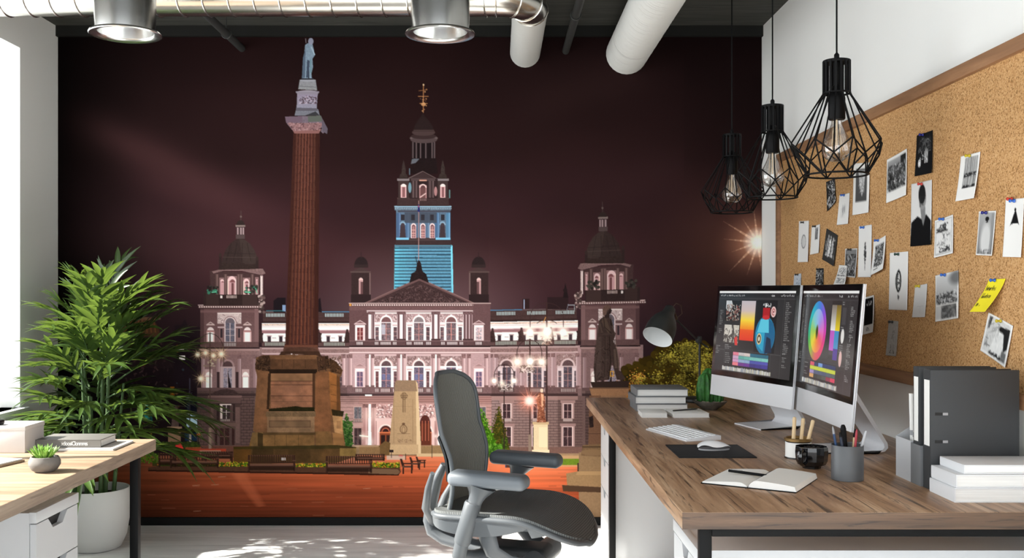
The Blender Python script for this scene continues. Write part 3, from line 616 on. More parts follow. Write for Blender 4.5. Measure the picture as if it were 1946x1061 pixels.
    while y < 850: R(645, y, 690, y+.9, (120, 88, 84), .7); R(895, y, 934, y+.9, (104, 76, 74), .7); y += 7
    for cx in (680, 916):
        R(cx-8, 772, cx+8, 797, (200, 168, 160)); sash(cx-6.5, 774, cx+7, 796, (112, 108, 112), (150, 120, 118), 2, 1); bal(cx-7, cx+7, 798, 802, (216, 190, 182)); R(cx-11, 806, cx+11, 812, (196, 160, 152)); R(cx-8.5, 812, cx+8.5, 847, (186, 148, 140)); sash(cx-6.5, 814, cx+7, 846, (72, 54, 54), (150, 116, 110), 2, 2)
    for x in (694.5, 711.5, 767, 830, 884): R(x-5, 768, x+5, 775, (134, 96, 92), tex=.2); R(x-4, 775, x+4, 847, (186, 142, 136)); R(x+.5, 775, x+3, 847, (216, 178, 172)); R(x-5, 845, x+5, 850, (190, 150, 142))
    for cx in (733, 796, 808.8):
        if cx == 796: continue
        R(cx-18, 768, cx+18, 795, (212, 172, 166)); P.scribble(150, cx-17, 769, cx+17, 794, 1.3, [(122, 84, 82), (255, 240, 236), (180, 138, 132)], .9, 4); R(cx-19, 795, cx+19, 800, (230, 200, 194)); R(cx-17, 800, cx+17, 850, (232, 200, 193))
        E(cx, 822, 15, 16, (248, 222, 214), top=True); E(cx, 822, 11.5, 13, (92, 48, 42), top=True); E(cx, 822, 8, 9, (190, 110, 84), top=True); E(cx, 822, 6, 7, (64, 40, 38), top=True); R(cx-11.5, 822, cx+11.5, 850, (150, 80, 52)); R(cx-11.5, 821, cx+11.5, 823.5, (216, 128, 84)); R(cx-9, 827, cx-1, 850, (56, 38, 34)); R(cx+1.5, 827, cx+9, 850, (66, 44, 38))
    E(808, 805, 10, 16, (94, 48, 42), top=True); R(798, 805, 818, 850, (110, 58, 44)); [R(x, 800, x+1.2, 838, (200, 118, 88)) for x in (802, 808, 814)]
    # dazzling uplights between the columns
    for x in (702.8, 836): PO([(x-2, 768), (x+2, 768), (x+3.4, 846), (x-3.6, 846)], (255, 246, 240)); P.glow(x, 790, 26, (255, 236, 226), .55, 1.3); P.glow(x, 840, 16, (255, 250, 244), .8)
    P.glow(690, 829, 13, (255, 240, 226), .8); L(684, 828, 700, 830, 2.5, (255, 246, 232), .9); P.glow(828, 829, 8, (255, 246, 236), .9)
    # ---- pavement, lawns and red square
    R(375, 848, 700, 870, (110, 72, 60), tex=.06); R(640, 848, 850, 868, (142, 112, 84), tex=.06); R(640, 846.5, 850, 850, (176, 144, 112)); R(820, 862, 1140, 870, (170, 140, 108), tex=.04)
    R(108, 866, 1450, 985, (176, 84, 48), tex=0.03)
    b = (0, P.W, int((866-69)*S), P.H); Xb, Yb = P.grid(b)
    t = np.clip((Yb-866)/118, 0, 1); sq = np.stack([np.interp(t, [0, .12, .35, .55, .75, 1], v) for v in ([216, 206, 194, 166, 150, 124], [134, 118, 100, 83, 73, 60], [98, 80, 61, 52, 45, 38])], -1)
    hxx = np.interp(Xb, [108, 260, 420, 600, 840, 1000, 1100, 1450], [.45, .62, .86, .96, 1.04, 1.16, 1.04, .9])[..., None]
    warm = np.exp(-(((Xb-1000)/120)**2))*np.clip(1-t*1.7, 0, 1)
    rows = P.rng.normal(0, .035, (b[3]-b[2])); rows = np.repeat(rows[::5], 5)[:b[3]-b[2]]
    sn = smooth_noise(P.rng, b[3]-b[2], P.W, 40, 14)
    reg = sq*hxx*(1+rows[:, None, None]+(sn-.5)[..., None]*.16)
    reg = reg*(1-.55*warm[..., None])+np.array((226, 150, 112))*.55*warm[..., None]
    P.a[b[2]:b[3]] = reg
    for k in range(70):
        x, y = P.rng.uniform(270, 1130), P.rng.uniform(898, 980); w = P.rng.uniform(4, 34)
        L(x, y, x+w, y+P.rng.normal(0, .6), P.rng.uniform(.5, 1.1), [(86, 38, 24), (150, 84, 56), (70, 32, 22), (196, 140, 110)][k % 4 if k % 9 else 3], .45)
    for x, y in ((366, 923), (402, 922), (368, 972), (415, 907), (690, 929)): L(x, y, x+14, y-1, .9, (214, 176, 150), .7)
    [PO([(437+k*2, 899), (470-k*2, 899), (508-k*2, 962), (486+k*2, 964)], (214, 124, 84), .10) for k in range(5)]; P.glow(455, 905, 26, (206, 124, 84), .35)  # faint sun streak falling on the wall, painted into the print
    # green strips and edging on the right
    R(860, 866, 1140, 872, (196, 160, 118)); R(1000, 872, 1140, 884, (116, 140, 44), tex=.08); R(1020, 884, 1115, 887.5, (212, 158, 112)); R(960, 882, 980, 889, (60, 76, 110)); R(962, 883, 968, 889, (100, 60, 44))
    # conical shrubs and hedge
    def conifer(cx, top, w, bot, cols, n):
        P.blobs(n*2, cx-w, top, cx+w, bot, .7, 1.7, cols, .9, lambda x, y: abs(x-cx) < w*((y-top)/(bot-top))**.7*(.92+.1*np.sin(y)))
    PO([(948, 776), (926, 866), (972, 866)], (62, 70, 22)); conifer(948, 772, 25, 868, [(96, 84, 30), (66, 62, 22), (120, 98, 38), (48, 50, 18)], 500)
    PO([(908, 778), (896, 866), (952, 866), (938, 830)], (70, 110, 22)); conifer(914, 776, 38, 868, [(92, 146, 30), (62, 112, 22), (122, 172, 50), (40, 78, 18), (50, 92, 20)], 900)
    R(916, 846, 962, 868, (78, 126, 34)); P.blobs(420, 916, 845, 961, 868, 1, 2.4, [(92, 142, 40), (66, 108, 28), (122, 168, 60), (48, 84, 22)], .9)
    P.blobs(120, 955, 832, 963, 866, 1, 2.2, [(70, 92, 30), (96, 110, 40), (52, 70, 24)], .9)
    conifer(659, 786, 14, 848, [(60, 108, 36), (40, 80, 28), (90, 138, 52), (30, 60, 22)], 330); P.blobs(160, 648, 800, 670, 848, 1, 2.4, [(60, 108, 36), (40, 80, 28), (90, 138, 52)], .9)
    # autumn tree on the right edge
    def tree_in(x, y):
        top = np.interp(x, [1192, 1205, 1225, 1250, 1275, 1300, 1330, 1360, 1450], [700, 690, 680, 668, 655, 648, 650, 662, 690])
        return y > top+3*np.sin(x*.35)
    P.blobs(1900, 1186, 640, 1450, 792, 4, 8, [(60, 46, 15), (74, 58, 18), (50, 42, 14)], .95, tree_in)
    for k in range(150):                          # leaf clusters, warmer towards the square
        cx, cy = P.rng.uniform(1188, 1450), P.rng.uniform(648, 790)
        if not tree_in(cx, cy-4): continue
        w_ = np.clip((1262-cx)/60+P.rng.normal(0, .35), 0, 1); g_ = P.rng.uniform(.75, 1.4)
        tone = np.array((112, 104, 42))*(1-w_)+np.array((150, 100, 46))*w_
        for q in range(70):
            x, y = cx+P.rng.normal(0, 8), cy+P.rng.normal(0, 6)
            if tree_in(x, y): v = g_*P.rng.uniform(.65, 1.3)*(1.12-.03*(y-cy)); r = P.rng.uniform(.9, 2.3); E(x, y, r*.75, r*.6, tuple(np.clip(tone*v, 0, 235)), .9)
    # ---- plain stone cenotaph
    PO([(751, 727), (754, 723), (790, 723), (794, 729), (801, 862), (738, 862)], (186, 156, 120), tex=.035); PO([(790, 724), (794, 729), (801, 862), (792, 862)], (222, 196, 158)); PO([(751, 727), (754, 723), (790, 723), (793, 744), (749, 744)], (158, 130, 104), tex=.05)
    R(738, 845, 795, 864, (202, 172, 134), tex=.03); R(748, 759, 749, 842, (150, 120, 90), .7); R(784, 759, 785, 842, (150, 120, 90), .7); R(748, 772, 785, 773, (160, 130, 100), .5)
    R(765.5, 746, 767, 784, (112, 84, 62)); R(769, 746, 770.2, 784, (112, 84, 62)); R(761, 751, 775, 752.2, (112, 84, 62)); R(762, 754.5, 774, 755.6, (96, 70, 52)); P.arc(768, 753, 6, 6, 0, 360, 1, (120, 92, 68), .8)
    P.arc(767, 816, 6.5, 8, 0, 360, 1.4, (128, 98, 72)); P.arc(767, 817, 3, 6, 0, 360, 1., (138, 108, 80)); E(767, 806, 3, 2.4, (120, 90, 66)); R(755, 824, 780, 825, (140, 112, 84), .8); P.scribble(30, 756, 834, 782, 841, .8, [(140, 110, 84)], .8, 3)
    PO([(720, 848), (732, 838), (742, 842), (740, 866), (716, 866)], (120, 92, 58), tex=.06); R(640, 850, 722, 866, (150, 118, 82), tex=.06)
    R(800, 848, 848, 864, (160, 130, 92), tex=.05); R(792, 862, 860, 868, (214, 186, 146)); L(821, 846, 821, 870, 1, (70, 54, 44)); L(771, 863, 771, 874, 1.2, (70, 54, 46)); E(762, 867, 5, 2.2, (206, 50, 40)); R(735, 866, 770, 874, (206, 200, 186), .7); R(740, 855, 748, 860, (56, 44, 44)); L(744, 860, 744, 870, 1, (56, 44, 44))
    # ---- street lamps
    IR = (62, 44, 42)
    def lampstand(x, y0, y1, w=2.2, c=IR, base=None):
        L(x, y0, x, y1, w, c)
        if base: R(x-w*1.2, base, x+w*1.2, y1, (150, 128, 112))
    def bracket(x, y, r, h, c=IR, w=1.1): P.arc(x, y, r, h, 0, 180, w, c); L(x-r, y, x-r, y+h*.75, w*1.3, c); L(x+r, y, x+r, y+h*.75, w*1.3, c)
    lampstand(399.5, 633, 858, 2.2, (92, 70, 62), 813); bracket(399.5, 668, 26, 34, (66, 52, 46)); L(375, 663, 425, 663, .9, (130, 110, 80), .7)
    P.scribble(20, 388, 682, 412, 696, 1.6, [(200, 184, 160), (150, 130, 110)], .9, 6)
    for x, y, r in ((376, 674, 15), (391, 671, 14), (406, 676, 14), (421, 673, 18), (382, 720, 17)): P.star(x, y, r, 12, (250, 214, 150), .13*x)
    lampstand(958, 693, 866, 1.8); bracket(958, 712, 18.5, 19); L(940, 711, 977, 711, 1, IR); P.scribble(50, 943, 728, 974, 741, 1.4, [(226, 214, 204), (90, 70, 64), (160, 140, 130)], .9, 6)
    for x, y in ((939, 724), (976, 724), (955, 729)): P.glow(x, y, 9, (255, 240, 222), .95, .8)
    lampstand(1007, 645, 880, 2.4, (76, 54, 50), 826); bracket(1006, 670, 23.5, 24); P.scribble(60, 988, 694, 1016, 708, 1.6, [(232, 220, 210), (100, 78, 70), (170, 150, 140)], .9, 6)
    lampstand(1039, 576, 882, 2.8, (70, 49, 46), 816); bracket(1039, 602, 31.5, 26, (70, 50, 48)); P.arc(1039, 618, 20, 9, 20, 160, 1, (80, 60, 54)); L(1037, 603, 1033, 612, 1.2, (230, 170, 90)); P.scribble(30, 1030, 640, 1048, 655, 1.6, [(236, 220, 206), (160, 130, 116)], .9, 5)
    for x, y, r in ((1007, 630, 13), (1040, 629, 17), (1070, 630, 13), (983, 688, 13), (1007, 687, 13), (1029, 688, 12), (1040, 640, 11)): P.glow(x, y, r*2.1, (255, 206, 176), .5, 2); P.glow(x, y, r, (255, 246, 234), 1., .7)
    for x, y, r in ((1007, 632, 6.5), (1040, 630, 8), (1070, 632, 6.5), (983, 688, 5), (1007, 687, 6), (1029, 688, 5), (939, 724, 4), (977, 724, 4)): E(x, y, r, r, (255, 250, 240), 1., soft=.35)
    for x, y in ((983, 688), (1029, 688)): P.star(x, y, 15, 8, (255, 226, 206), .4)
    # lit bronze figure on a white plinth, and red star flare
    R(1014, 806, 1041, 858, (226, 206, 170), tex=.02); R(1012, 802, 1043, 807, (206, 178, 140)); R(1011, 855, 1044, 862, (232, 214, 182)); R(1024, 812, 1040, 850, (236, 218, 184))
    PO([(1020, 803), (1022, 780), (1019, 760), (1022, 750), (1026, 746), (1033, 748), (1036, 762), (1034, 782), (1038, 803)], (146, 90, 66), tex=.22); E(1029.5, 742.5, 3, 4, (240, 214, 190)); PO([(1028, 748), (1033, 750), (1033, 770), (1029, 775)], (226, 184, 150)); L(1024, 752, 1018, 758, 2, (216, 170, 140)); P.scribble(24, 1021, 760, 1036, 802, 1.4, [(90, 50, 38), (214, 160, 130)], .8, 7)
    P.glow(1006, 762, 44, (255, 150, 120), .6, 2.2); P.star(1006, 762, 28, 12, (255, 168, 140), .25, (255, 252, 248)); P.star(1006, 762, 20, 6, (255, 210, 190), .5)
    # ---- tall monument: column, capital, drum and figure
    PO([(558, 245), (608, 245), (605, 660), (542, 660)], (84, 50, 43))
    n = 9
    for k in range(n):
        f0, f1 = k/n, (k+.55)/n; sh = np.sin(np.pi*(f0+.06))
        def xx(f, y): return (558+(542-558)*(y-245)/415)+f*((608+(605-608)*(y-245)/415)-(558+(542-558)*(y-245)/415))
        cc = tuple(int(q*(.62+.5*sh)) for q in (108, 66, 54)); c3 = tuple(int(q*(.6+.5*sh)*1.02) for q in (104, 58, 42))
        PO([(xx(f0+.012, 250), 250), (xx(f1, 250), 250), (xx(f1, 655), 655), (xx(f0+.012, 655), 655)], cc, col2=c3, tex=.06)
        PO([(xx(f1, 250), 250), (xx(f1+.012, 250), 250), (xx(f1+.012, 655), 655), (xx(f1, 655), 655)], (44, 24, 21), .9); PO([(xx(f1-.03, 250), 250), (xx(f1, 250), 250), (xx(f1, 655), 655), (xx(f1-.03, 655), 655)], (120, 82, 68), .35)
    PO([(558, 245), (563, 245), (549, 660), (542, 660)], (60, 32, 27), .5); PO([(601, 245), (608, 245), (605, 660), (597, 660)], (56, 30, 26), .55)
    for y in range(262, 655, 17): L(558+(542-558)*(y-245)/415+1, y, 607-(y-245)*.006, y+1, .8, (68, 38, 32), .6); L(566+P.rng.uniform(-8, 26), y, 580+P.rng.uniform(0, 10), y+.6, .8, (128, 88, 76), .5)
    PO([(555, 246), (611, 246), (606, 254), (560, 254)], (146, 104, 98))
    PO([(542, 222), (610, 220), (622, 247), (614, 254), (610, 250), (612, 243), (556, 248), (546, 236)], (126, 112, 122), tex=.08); PO([(546, 234), (614, 234), (608, 247), (558, 250)], (152, 116, 116), tex=.15); PO([(611, 222), (623, 245), (622, 255), (613, 250)], (106, 96, 106)); PO([(542, 222), (574, 221), (575, 232), (544, 234)], (120, 100, 112)); PO([(585, 221), (610, 220), (613, 231), (586, 232)], (104, 108, 100))
    P.scribble(60, 550, 233, 610, 248, 1.6, [(184, 150, 148), (96, 68, 70), (140, 108, 108)], .8, 5)
    PO([(560, 220), (563, 208), (605, 208), (608, 220)], (128, 128, 136), tex=.06); PO([(580, 220), (600, 212), (608, 220)], (50, 48, 50), .8)
    PO([(565, 178), (604, 178), (602, 209), (564, 207)], (156, 144, 160), tex=.05, col2=(150, 148, 160)); P.scribble(60, 569, 183, 602, 197, 1.4, [(96, 76, 84), (196, 180, 190), (70, 56, 62)], .9, 5); E(584.5, 176, 22, 4, (172, 164, 172)); PO([(562, 174), (607, 174), (604, 180), (566, 180)], (150, 142, 152)); PO([(563, 205), (603, 206), (604, 211), (563, 211)], (104, 100, 108))
    PO([(570, 152), (600, 152), (603, 172), (567, 170)], (150, 150, 154), tex=.06, col2=(150, 150, 150)); E(585, 153, 15, 2.4, (168, 168, 174)); L(568, 164, 603, 166, 1, (100, 100, 104), .8)
    BL = (140, 158, 172)
    PO([(580, 86), (586, 82), (594, 84), (597, 96), (598, 106), (594, 112), (595, 128), (592, 140), (593, 150), (588, 150), (588, 132), (586, 150), (574, 150), (575, 134), (578, 112), (579, 98)], BL, tex=.08); E(591, 79, 5, 6.5, (158, 160, 176)); PO([(576, 110), (581, 92), (580, 148), (574, 149)], (96, 110, 126)); L(592, 90, 598, 104, 2.4, (176, 194, 204)); L(591, 114, 591, 138, 2, (112, 146, 152)); PO([(584, 114), (589, 116), (587, 148), (582, 148)], (74, 84, 100)); L(581, 74, 582, 82, 1.4, (140, 130, 136)); R(573, 149, 596, 152, (60, 60, 66))
    # column base and pedestal
    BR, BRD, BRL = (128, 84, 50), (72, 46, 28), (168, 116, 72)
    PO([(541, 656), (604, 656), (606, 666), (538, 666)], (112, 70, 54), tex=.06); E(572, 668, 34, 8, (96, 60, 44), tex=.06); PO([(535, 668), (607, 668), (612, 680), (528, 680)], (74, 46, 32), tex=.07); PO([(524, 676), (612, 676), (612, 684), (524, 684)], (60, 38, 28), tex=.08); E(560, 674, 18, 1.4, (150, 110, 90), .6); P.blobs(6, 553, 672, 567, 676, .6, 1.3, [(220, 210, 210)], .9)
    PO([(487, 680), (500, 675), (600, 675), (640, 690), (652, 704), (648, 716), (640, 722), (640, 790), (649, 790), (656, 845), (478, 845), (484, 822), (490, 720), (485, 700)], BR, tex=.06)
    # dark carved cornice
    PO([(485, 692), (493, 677), (512, 675), (518, 700), (512, 706), (486, 702)], (74, 48, 32), tex=.16); PO([(602, 678), (624, 676), (627, 700), (604, 706)], (78, 50, 33), tex=.16); PO([(626, 680), (640, 688), (651, 704), (648, 712), (628, 706)], (86, 54, 32), tex=.16)
    P.scribble(70, 487, 678, 514, 704, 1.4, [(44, 28, 20), (116, 78, 50), (92, 62, 42)], .8, 5); P.scribble(70, 604, 678, 650, 708, 1.4, [(44, 28, 20), (124, 82, 50), (92, 62, 42)], .8, 5)
    R(514, 683, 603, 702, (104, 66, 40), tex=.07); [R(x, 684, x+1, 700, (70, 44, 28), .8) for x in (536, 558, 580)]; R(510, 702, 603, 710, (46, 30, 20), tex=.1)
    # face with panel
    PO([(490, 704), (512, 706), (510, 820), (481, 820)], (138, 90, 54), tex=.05); PO([(601, 708), (625, 706), (629, 820), (597, 820)], (142, 88, 50), tex=.05); PO([(510, 710), (515, 710), (512, 778), (507, 778)], (66, 42, 26))
    R(515, 710, 597, 778, (156, 100, 68), tex=.05); R(515, 710, 597, 724, (150, 104, 66)); [R(515, q, 597, q+1.2, (82, 50, 34), .9) for q in (724, 731, 752)]; R(515, 763, 597, 764, (110, 70, 48), .7); R(594, 710, 599, 778, (84, 52, 32)); P.glow(552, 745, 34, (188, 124, 92), .5)
    PO([(512, 777), (545, 774), (562, 772), (575, 774), (597, 774), (599, 783), (510, 784)], (44, 38, 16), tex=.15)
    R(508, 782, 598, 824, (150, 112, 76), tex=.05); R(506, 783, 600, 792, (124, 94, 62), tex=.12); R(512, 800, 590, 812, (132, 98, 66)); P.path([(512, 800), (590, 800), (590, 812), (512, 812), (512, 800)], .9, (92, 60, 40))
    PO([(500, 824), (598, 824), (598, 848), (500, 848)], (142, 100, 52), tex=.06); PO([(498, 822), (600, 822), (600, 827), (498, 827)], (104, 74, 40)); [R(x, 827, x+1, 848, (90, 62, 34), .7) for x in (522, 544, 567)]
    PO([(480, 822), (500, 822), (500, 848), (474, 848)], (132, 98, 52), tex=.06); PO([(490, 822), (500, 824), (500, 848), (490, 848)], (60, 44, 22), .8); PO([(600, 820), (628, 820), (634, 848), (600, 848)], (138, 96, 50), tex=.05)
    PO([(625, 706), (640, 712), (640, 785), (629, 790)], (184, 110, 46), tex=.05, col2=(150, 92, 44)); PO([(640, 714), (646, 718), (648, 790), (640, 786)], (120, 72, 36)); [L(629, q, 639, q+1.5, .9, (110, 64, 30)) for q in (731, 750, 763)]
    PO([(630, 778), (654, 782), (652, 792), (632, 790)], (56, 44, 22), tex=.15); PO([(632, 790), (651, 792), (652, 826), (636, 822)], (186, 136, 82), tex=.05); PO([(632, 822), (652, 826), (657, 850), (634, 850)], (164, 112, 60)); R(640, 800, 648, 815, (164, 116, 70))
    PO([(444, 849), (640, 846), (676, 852), (676, 868), (640, 880), (444, 882)], (98, 68, 34), tex=.06); PO([(444, 849), (640, 846), (678, 850), (676, 853), (444, 854)], (72, 58, 26)); PO([(646, 852), (677, 852), (677, 870), (646, 868)], (150, 116, 56), tex=.06); [P.glow(x, 866, 22, (140, 92, 44), .5) for x in (470, 560, 620)]; R(480, 853, 520, 880, (56, 40, 20), .5); R(548, 853, 590, 880, (70, 50, 24), .4)
    i0, i1, j0, j1 = P.box(478, 660, 682, 884); rg = P.a[j0:j1, i0:i1]; lm = rg.mean(-1, keepdims=True); wm = np.clip((rg[..., :1]/(rg[..., 2:]+1)-1.25)/.2, 0, 1)
    nz = smooth_noise(P.rng, j1-j0, i1-i0, 14, 11)[..., None]*.6+smooth_noise(P.rng, j1-j0, i1-i0, 40, 30)[..., None]*.4
    rg[:] = rg*(1-wm)+(rg*.80+lm*.20)*(.80+.36*nz)*wm
    # ---- flower beds, kerb and park benches
    R(290, 880, 420, 886, (80, 70, 36)); P.blobs(160, 250, 862, 305, 880, .8, 2, [(90, 130, 30), (110, 146, 44), (60, 90, 24)], .9); R(250, 840, 380, 856, (46, 58, 26), tex=.12); P.blobs(120, 300, 840, 380, 852, 1, 2.4, [(56, 72, 30), (80, 96, 40)], .8); R(353, 850, 382, 855, (190, 86, 52), .6)
    PO([(332, 858), (334, 846), (344, 843), (349, 852), (349, 862)], (214, 66, 60)); R(352, 853, 430, 860, (170, 70, 48)); R(380, 856, 420, 862, (180, 150, 130), .8); R(337, 852, 346, 856, (230, 120, 110))
    R(376, 828, 378, 846, (50, 40, 40)); E(378, 824, 3.5, 4.5, (230, 60, 50)); E(378, 823, 1.4, 1.8, (255, 190, 180))
    FL = [(120, 150, 30), (86, 122, 26), (176, 160, 40), (196, 110, 40), (60, 90, 24), (210, 190, 70)]
    for xa, xb, ya, yb, n in ((415, 472, 878, 887, 130), (560, 622, 881, 890, 140), (706, 760, 878, 891, 190), (300, 420, 882, 888, 60)): R(xa, ya+2, xb, yb, (62, 76, 26)); P.blobs(n, xa, ya, xb, yb, .8, 1.7, FL, .95)
    PO([(282, 889), (300, 886), (760, 889), (762, 897), (758, 903), (282, 894)], (92, 62, 46), tex=.07); PO([(282, 893), (758, 901), (758, 904), (282, 896)], (56, 32, 24)); PO([(700, 891), (756, 892), (760, 897), (756, 902), (700, 900)], (128, 100, 76))
    WD, WD2 = (66, 42, 34), (104, 72, 58)
    def bench(xa, xb, yb, yt, h):                # bench seen from behind or in front
        n = int((xb-xa)/4.3)
        R(xa, yt, xb, yt+2.2, WD2); R(xa, yt+h*.42, xb, yt+h*.42+1.8, WD)
        for k in range(n+1): x = xa+(xb-xa)*k/n; R(x-1, yt, x+1, yt+h*.45, WD)
        R(xa-2, yt+h*.52, xb+2, yt+h*.64, (120, 86, 70)); R(xa-2, yt+h*.64, xb+2, yt+h*.72, WD)
        for x in (xa, xb): R(x-2.4, yt, x+1.2, yb, WD); R(x-4, yt+h*.3, x+2.4, yt+h*.36, WD2)
        R(xa, yt+h*.72, xb, yt+h*.9, (40, 26, 20), .7)
    bench(304, 334, 888, 861, 26); bench(352, 375, 876, 859, 14); bench(392, 442, 880, 858, 16); bench(386, 440, 876, 858, 14); bench(326, 415, 890, 862, 28); bench(474, 560, 896, 865, 32); bench(622, 706, 899, 867, 33); bench(678, 730, 876, 863, 14)
    for k, (x, y, s_) in enumerate(((760, 872, 1.), (778, 869, .85), (790, 868, .75))):
        PO([(x, y), (x+4*s_, y), (x+9*s_, y+14*s_), (x+4*s_, y+15*s_)], WD); R(x+5*s_, y+13*s_, x+25*s_, y+17*s_, WD2); R(x+5*s_, y+17*s_, x+8*s_, y+29*s_, WD); R(x+21*s_, y+9*s_, x+24*s_, y+28*s_, WD); R(x+6*s_, y+8*s_, x+26*s_, y+10.5*s_, WD)
    R(535, 870, 540, 875, (200, 190, 186), .9); R(541, 870, 543, 875, (214, 206, 200), .9)
    # ---- dark bronze figure on the stone pedestal at the right
    R(1124, 752, 1190, 985, (140, 108, 82), tex=.05); R(1100, 860, 1190, 985, (150, 122, 92), tex=.05)
    PO([(1122, 726), (1196, 724), (1194, 737), (1126, 738)], (56, 42, 37)); PO([(1120, 738), (1196, 737), (1192, 752), (1124, 753)], (150, 112, 82), tex=.05); R(1120, 736.5, 1196, 739, (110, 82, 62))
    PO([(1120, 752), (1142, 752), (1142, 846), (1118, 846)], (118, 86, 66), tex=.06); PO([(1119, 793), (1127, 790), (1128, 812), (1120, 813)], (48, 36, 34), tex=.3); R(1116, 824, 1142, 825, (80, 58, 46))
    PO([(1108, 846), (1142, 844), (1142, 868), (1104, 866)], (126, 100, 72), tex=.08); R(1106, 848, 1142, 851, (90, 70, 50)); E(1128, 860, 24, 6, (140, 112, 82)); PO([(1102, 868), (1142, 868), (1142, 898), (1100, 896)], (150, 122, 90), tex=.05); PO([(1076, 900), (1098, 896), (1142, 896), (1142, 928), (1078, 926)], (158, 128, 92), tex=.05); PO([(1098, 896), (1142, 896), (1142, 903), (1094, 903)], (176, 144, 104)); PO([(1068, 922), (1142, 926), (1142, 936), (1070, 934)], (84, 62, 46)); R(1097, 880, 1100, 896, (80, 60, 50))
    PO([(1139, 608), (1147, 602), (1157, 601), (1163, 614), (1165, 626), (1170, 634), (1168, 642), (1165, 648), (1172, 664), (1176, 684), (1177, 704), (1188, 718), (1186, 722), (1172, 722), (1166, 700), (1163, 686), (1158, 722), (1136, 724), (1130, 728), (1128, 700), (1131, 666), (1134, 640), (1138, 612)], (68, 53, 48), tex=.1)
    PO([(1146, 600), (1152, 606), (1160, 628), (1156, 634), (1148, 622), (1143, 612)], (92, 74, 62), .8); PO([(1136, 640), (1143, 640), (1142, 716), (1132, 720)], (88, 72, 66), .6, tex=.1); PO([(1149, 640), (1153, 640), (1152, 718), (1147, 718)], (84, 68, 60), .5); PO([(1166, 664), (1170, 664), (1173, 700), (1168, 700)], (108, 90, 78), .6); PO([(1160, 600), (1166, 622), (1160, 618)], (40, 30, 28)); L(1140, 616, 1144, 632, 2, (96, 78, 68), .7); L(1144, 636, 1164, 634, 2.6, (76, 60, 54)); P.scribble(50, 1130, 650, 1160, 720, 1.3, [(38, 28, 26), (98, 80, 72), (74, 58, 54)], .6, 12)
    P.path([(1161, 604), (1165, 624), (1169, 636)], 1.2, (112, 92, 80), .7); P.path([(1170, 650), (1174, 676), (1176, 704)], 1.4, (126, 106, 92), .7); P.path([(1140, 612), (1135, 640), (1131, 690)], 1.2, (104, 86, 78), .6); P.path([(1150, 640), (1149, 716)], 1., (34, 26, 24), .8); P.path([(1158, 640), (1160, 690), (1156, 720)], 1.2, (32, 24, 22), .8); P.path([(1147, 604), (1149, 622), (1162, 634)], 1.6, (46, 35, 32), .8)
    E(1154, 590, 7.5, 8.5, (70, 54, 50)); R(1149, 594, 1158, 604, (56, 43, 40)); PO([(1145, 588), (1148, 581), (1155, 579), (1161, 583), (1162, 587), (1154, 590), (1152, 598), (1146, 601)], (104, 80, 70), tex=.14); PO([(1159, 586), (1163, 590), (1160, 597), (1155, 597)], (48, 36, 34)); P.path([(1160, 706), (1166, 706), (1166, 715), (1160, 715), (1160, 706)], 1.3, (220, 160, 40))
    # ---- lamp flare at the edge of the print
    P.glow(1400, 470, 190, (128, 84, 66), .55, 1.5); P.glow(1440, 461, 90, (240, 164, 124), .85, 2.); P.star(1440, 461, 70, 14, (255, 214, 176), .1, (255, 252, 246), .6); P.star(1440, 461, 26, 6, (255, 236, 216), .4)
    return P
# ---------------------------------------------------------------- shared materials
M = {}
M['wall'] = mat('white wall paint', (236, 236, 233), .8, spec=.2, bump=.05, bscale=120)
M['ceil'] = mat('black painted ceiling', (64, 64, 60), .75, spec=.2, var=.35, vscale=5, stretch=(.6, 9, 3), bump=.3, bscale=9, bstretch=(.6, 9, 3))
M['black'] = mat('black metal', (11, 11, 12), .5, metal=.0, spec=.14)
M['skirt'] = mat('black skirting', (10, 10, 10), .6, spec=.2)
M['frame'] = mat('white window frame', (238, 240, 240), .5)
M['white'] = mat('white lacquer', (190, 192, 195), .5); M['white_cover'] = mat('white book cover', (216, 217, 219), .55)
M['recess_shade'] = mat('painted recess shade', (26, 26, 27), .8)  # shade inside recesses, put into a dark colour
M['grey_edge'] = mat('grey panel edge', (150, 150, 152), .6)
M['oak'] = wood('oak desk top', [(.25, (124, 100, 78)), (.42, (152, 128, 104)), (.56, (174, 150, 124)), (.72, (194, 172, 146))], (74, 54, 38), .5, 'X', .8, .3)
M['walnut'] = wood('rustic oak desk top', [(.24, (96, 70, 50)), (.40, (140, 107, 80)), (.55, (168, 134, 104)), (.72, (198, 168, 138))], (50, 36, 26), .36, 'Y', 1.0, .85)
M['board_frame'] = wood('corkboard wood frame', [(.25, (112, 78, 54)), (.5, (150, 110, 78)), (.75, (176, 134, 98))], (76, 52, 36), .5, 'Y', 1., .3)
M['floor'] = wood('pale limed floor', [(.2, (196, 197, 197)), (.45, (222, 223, 223)), (.62, (234, 235, 234)), (.8, (242, 242, 241))], (150, 150, 150), .5, 'X', .9, .25)
M['cork'] = cork_mat()
M['print'] = print_mat('printed paper', .75, .08); M['mural'] = print_mat('printed wallpaper', .8, .02); M['screen'] = print_mat('lit screen', .18, .5, True, .95)
M['glass'] = glass_mat('window glass', (.97, .98, .98), .03); M['bulb'] = glass_mat('clear bulb glass', (.95, .94, .93), .16)
M['chrome'] = mat('brushed steel', (176, 176, 174), .22, metal=1., bump=.0)
M['chrome_in'] = mat('polished reflector', (228, 228, 226), .22, metal=1.)
M['duct'] = mat('galvanised duct', (212, 209, 202), .24, metal=1., bump=.04, bscale=6)
M['foil'] = mat('white flexible duct', (206, 206, 202), .55, bump=.35, bscale=22, bstretch=(1, 4, 1))
M['pipe'] = mat('dark painted pipe', (50, 51, 50), .5)
M['alu'] = mat('silver aluminium', (222, 223, 226), .35, metal=.12)
M['bezel'] = mat('black screen glass', (10, 10, 11), .12)
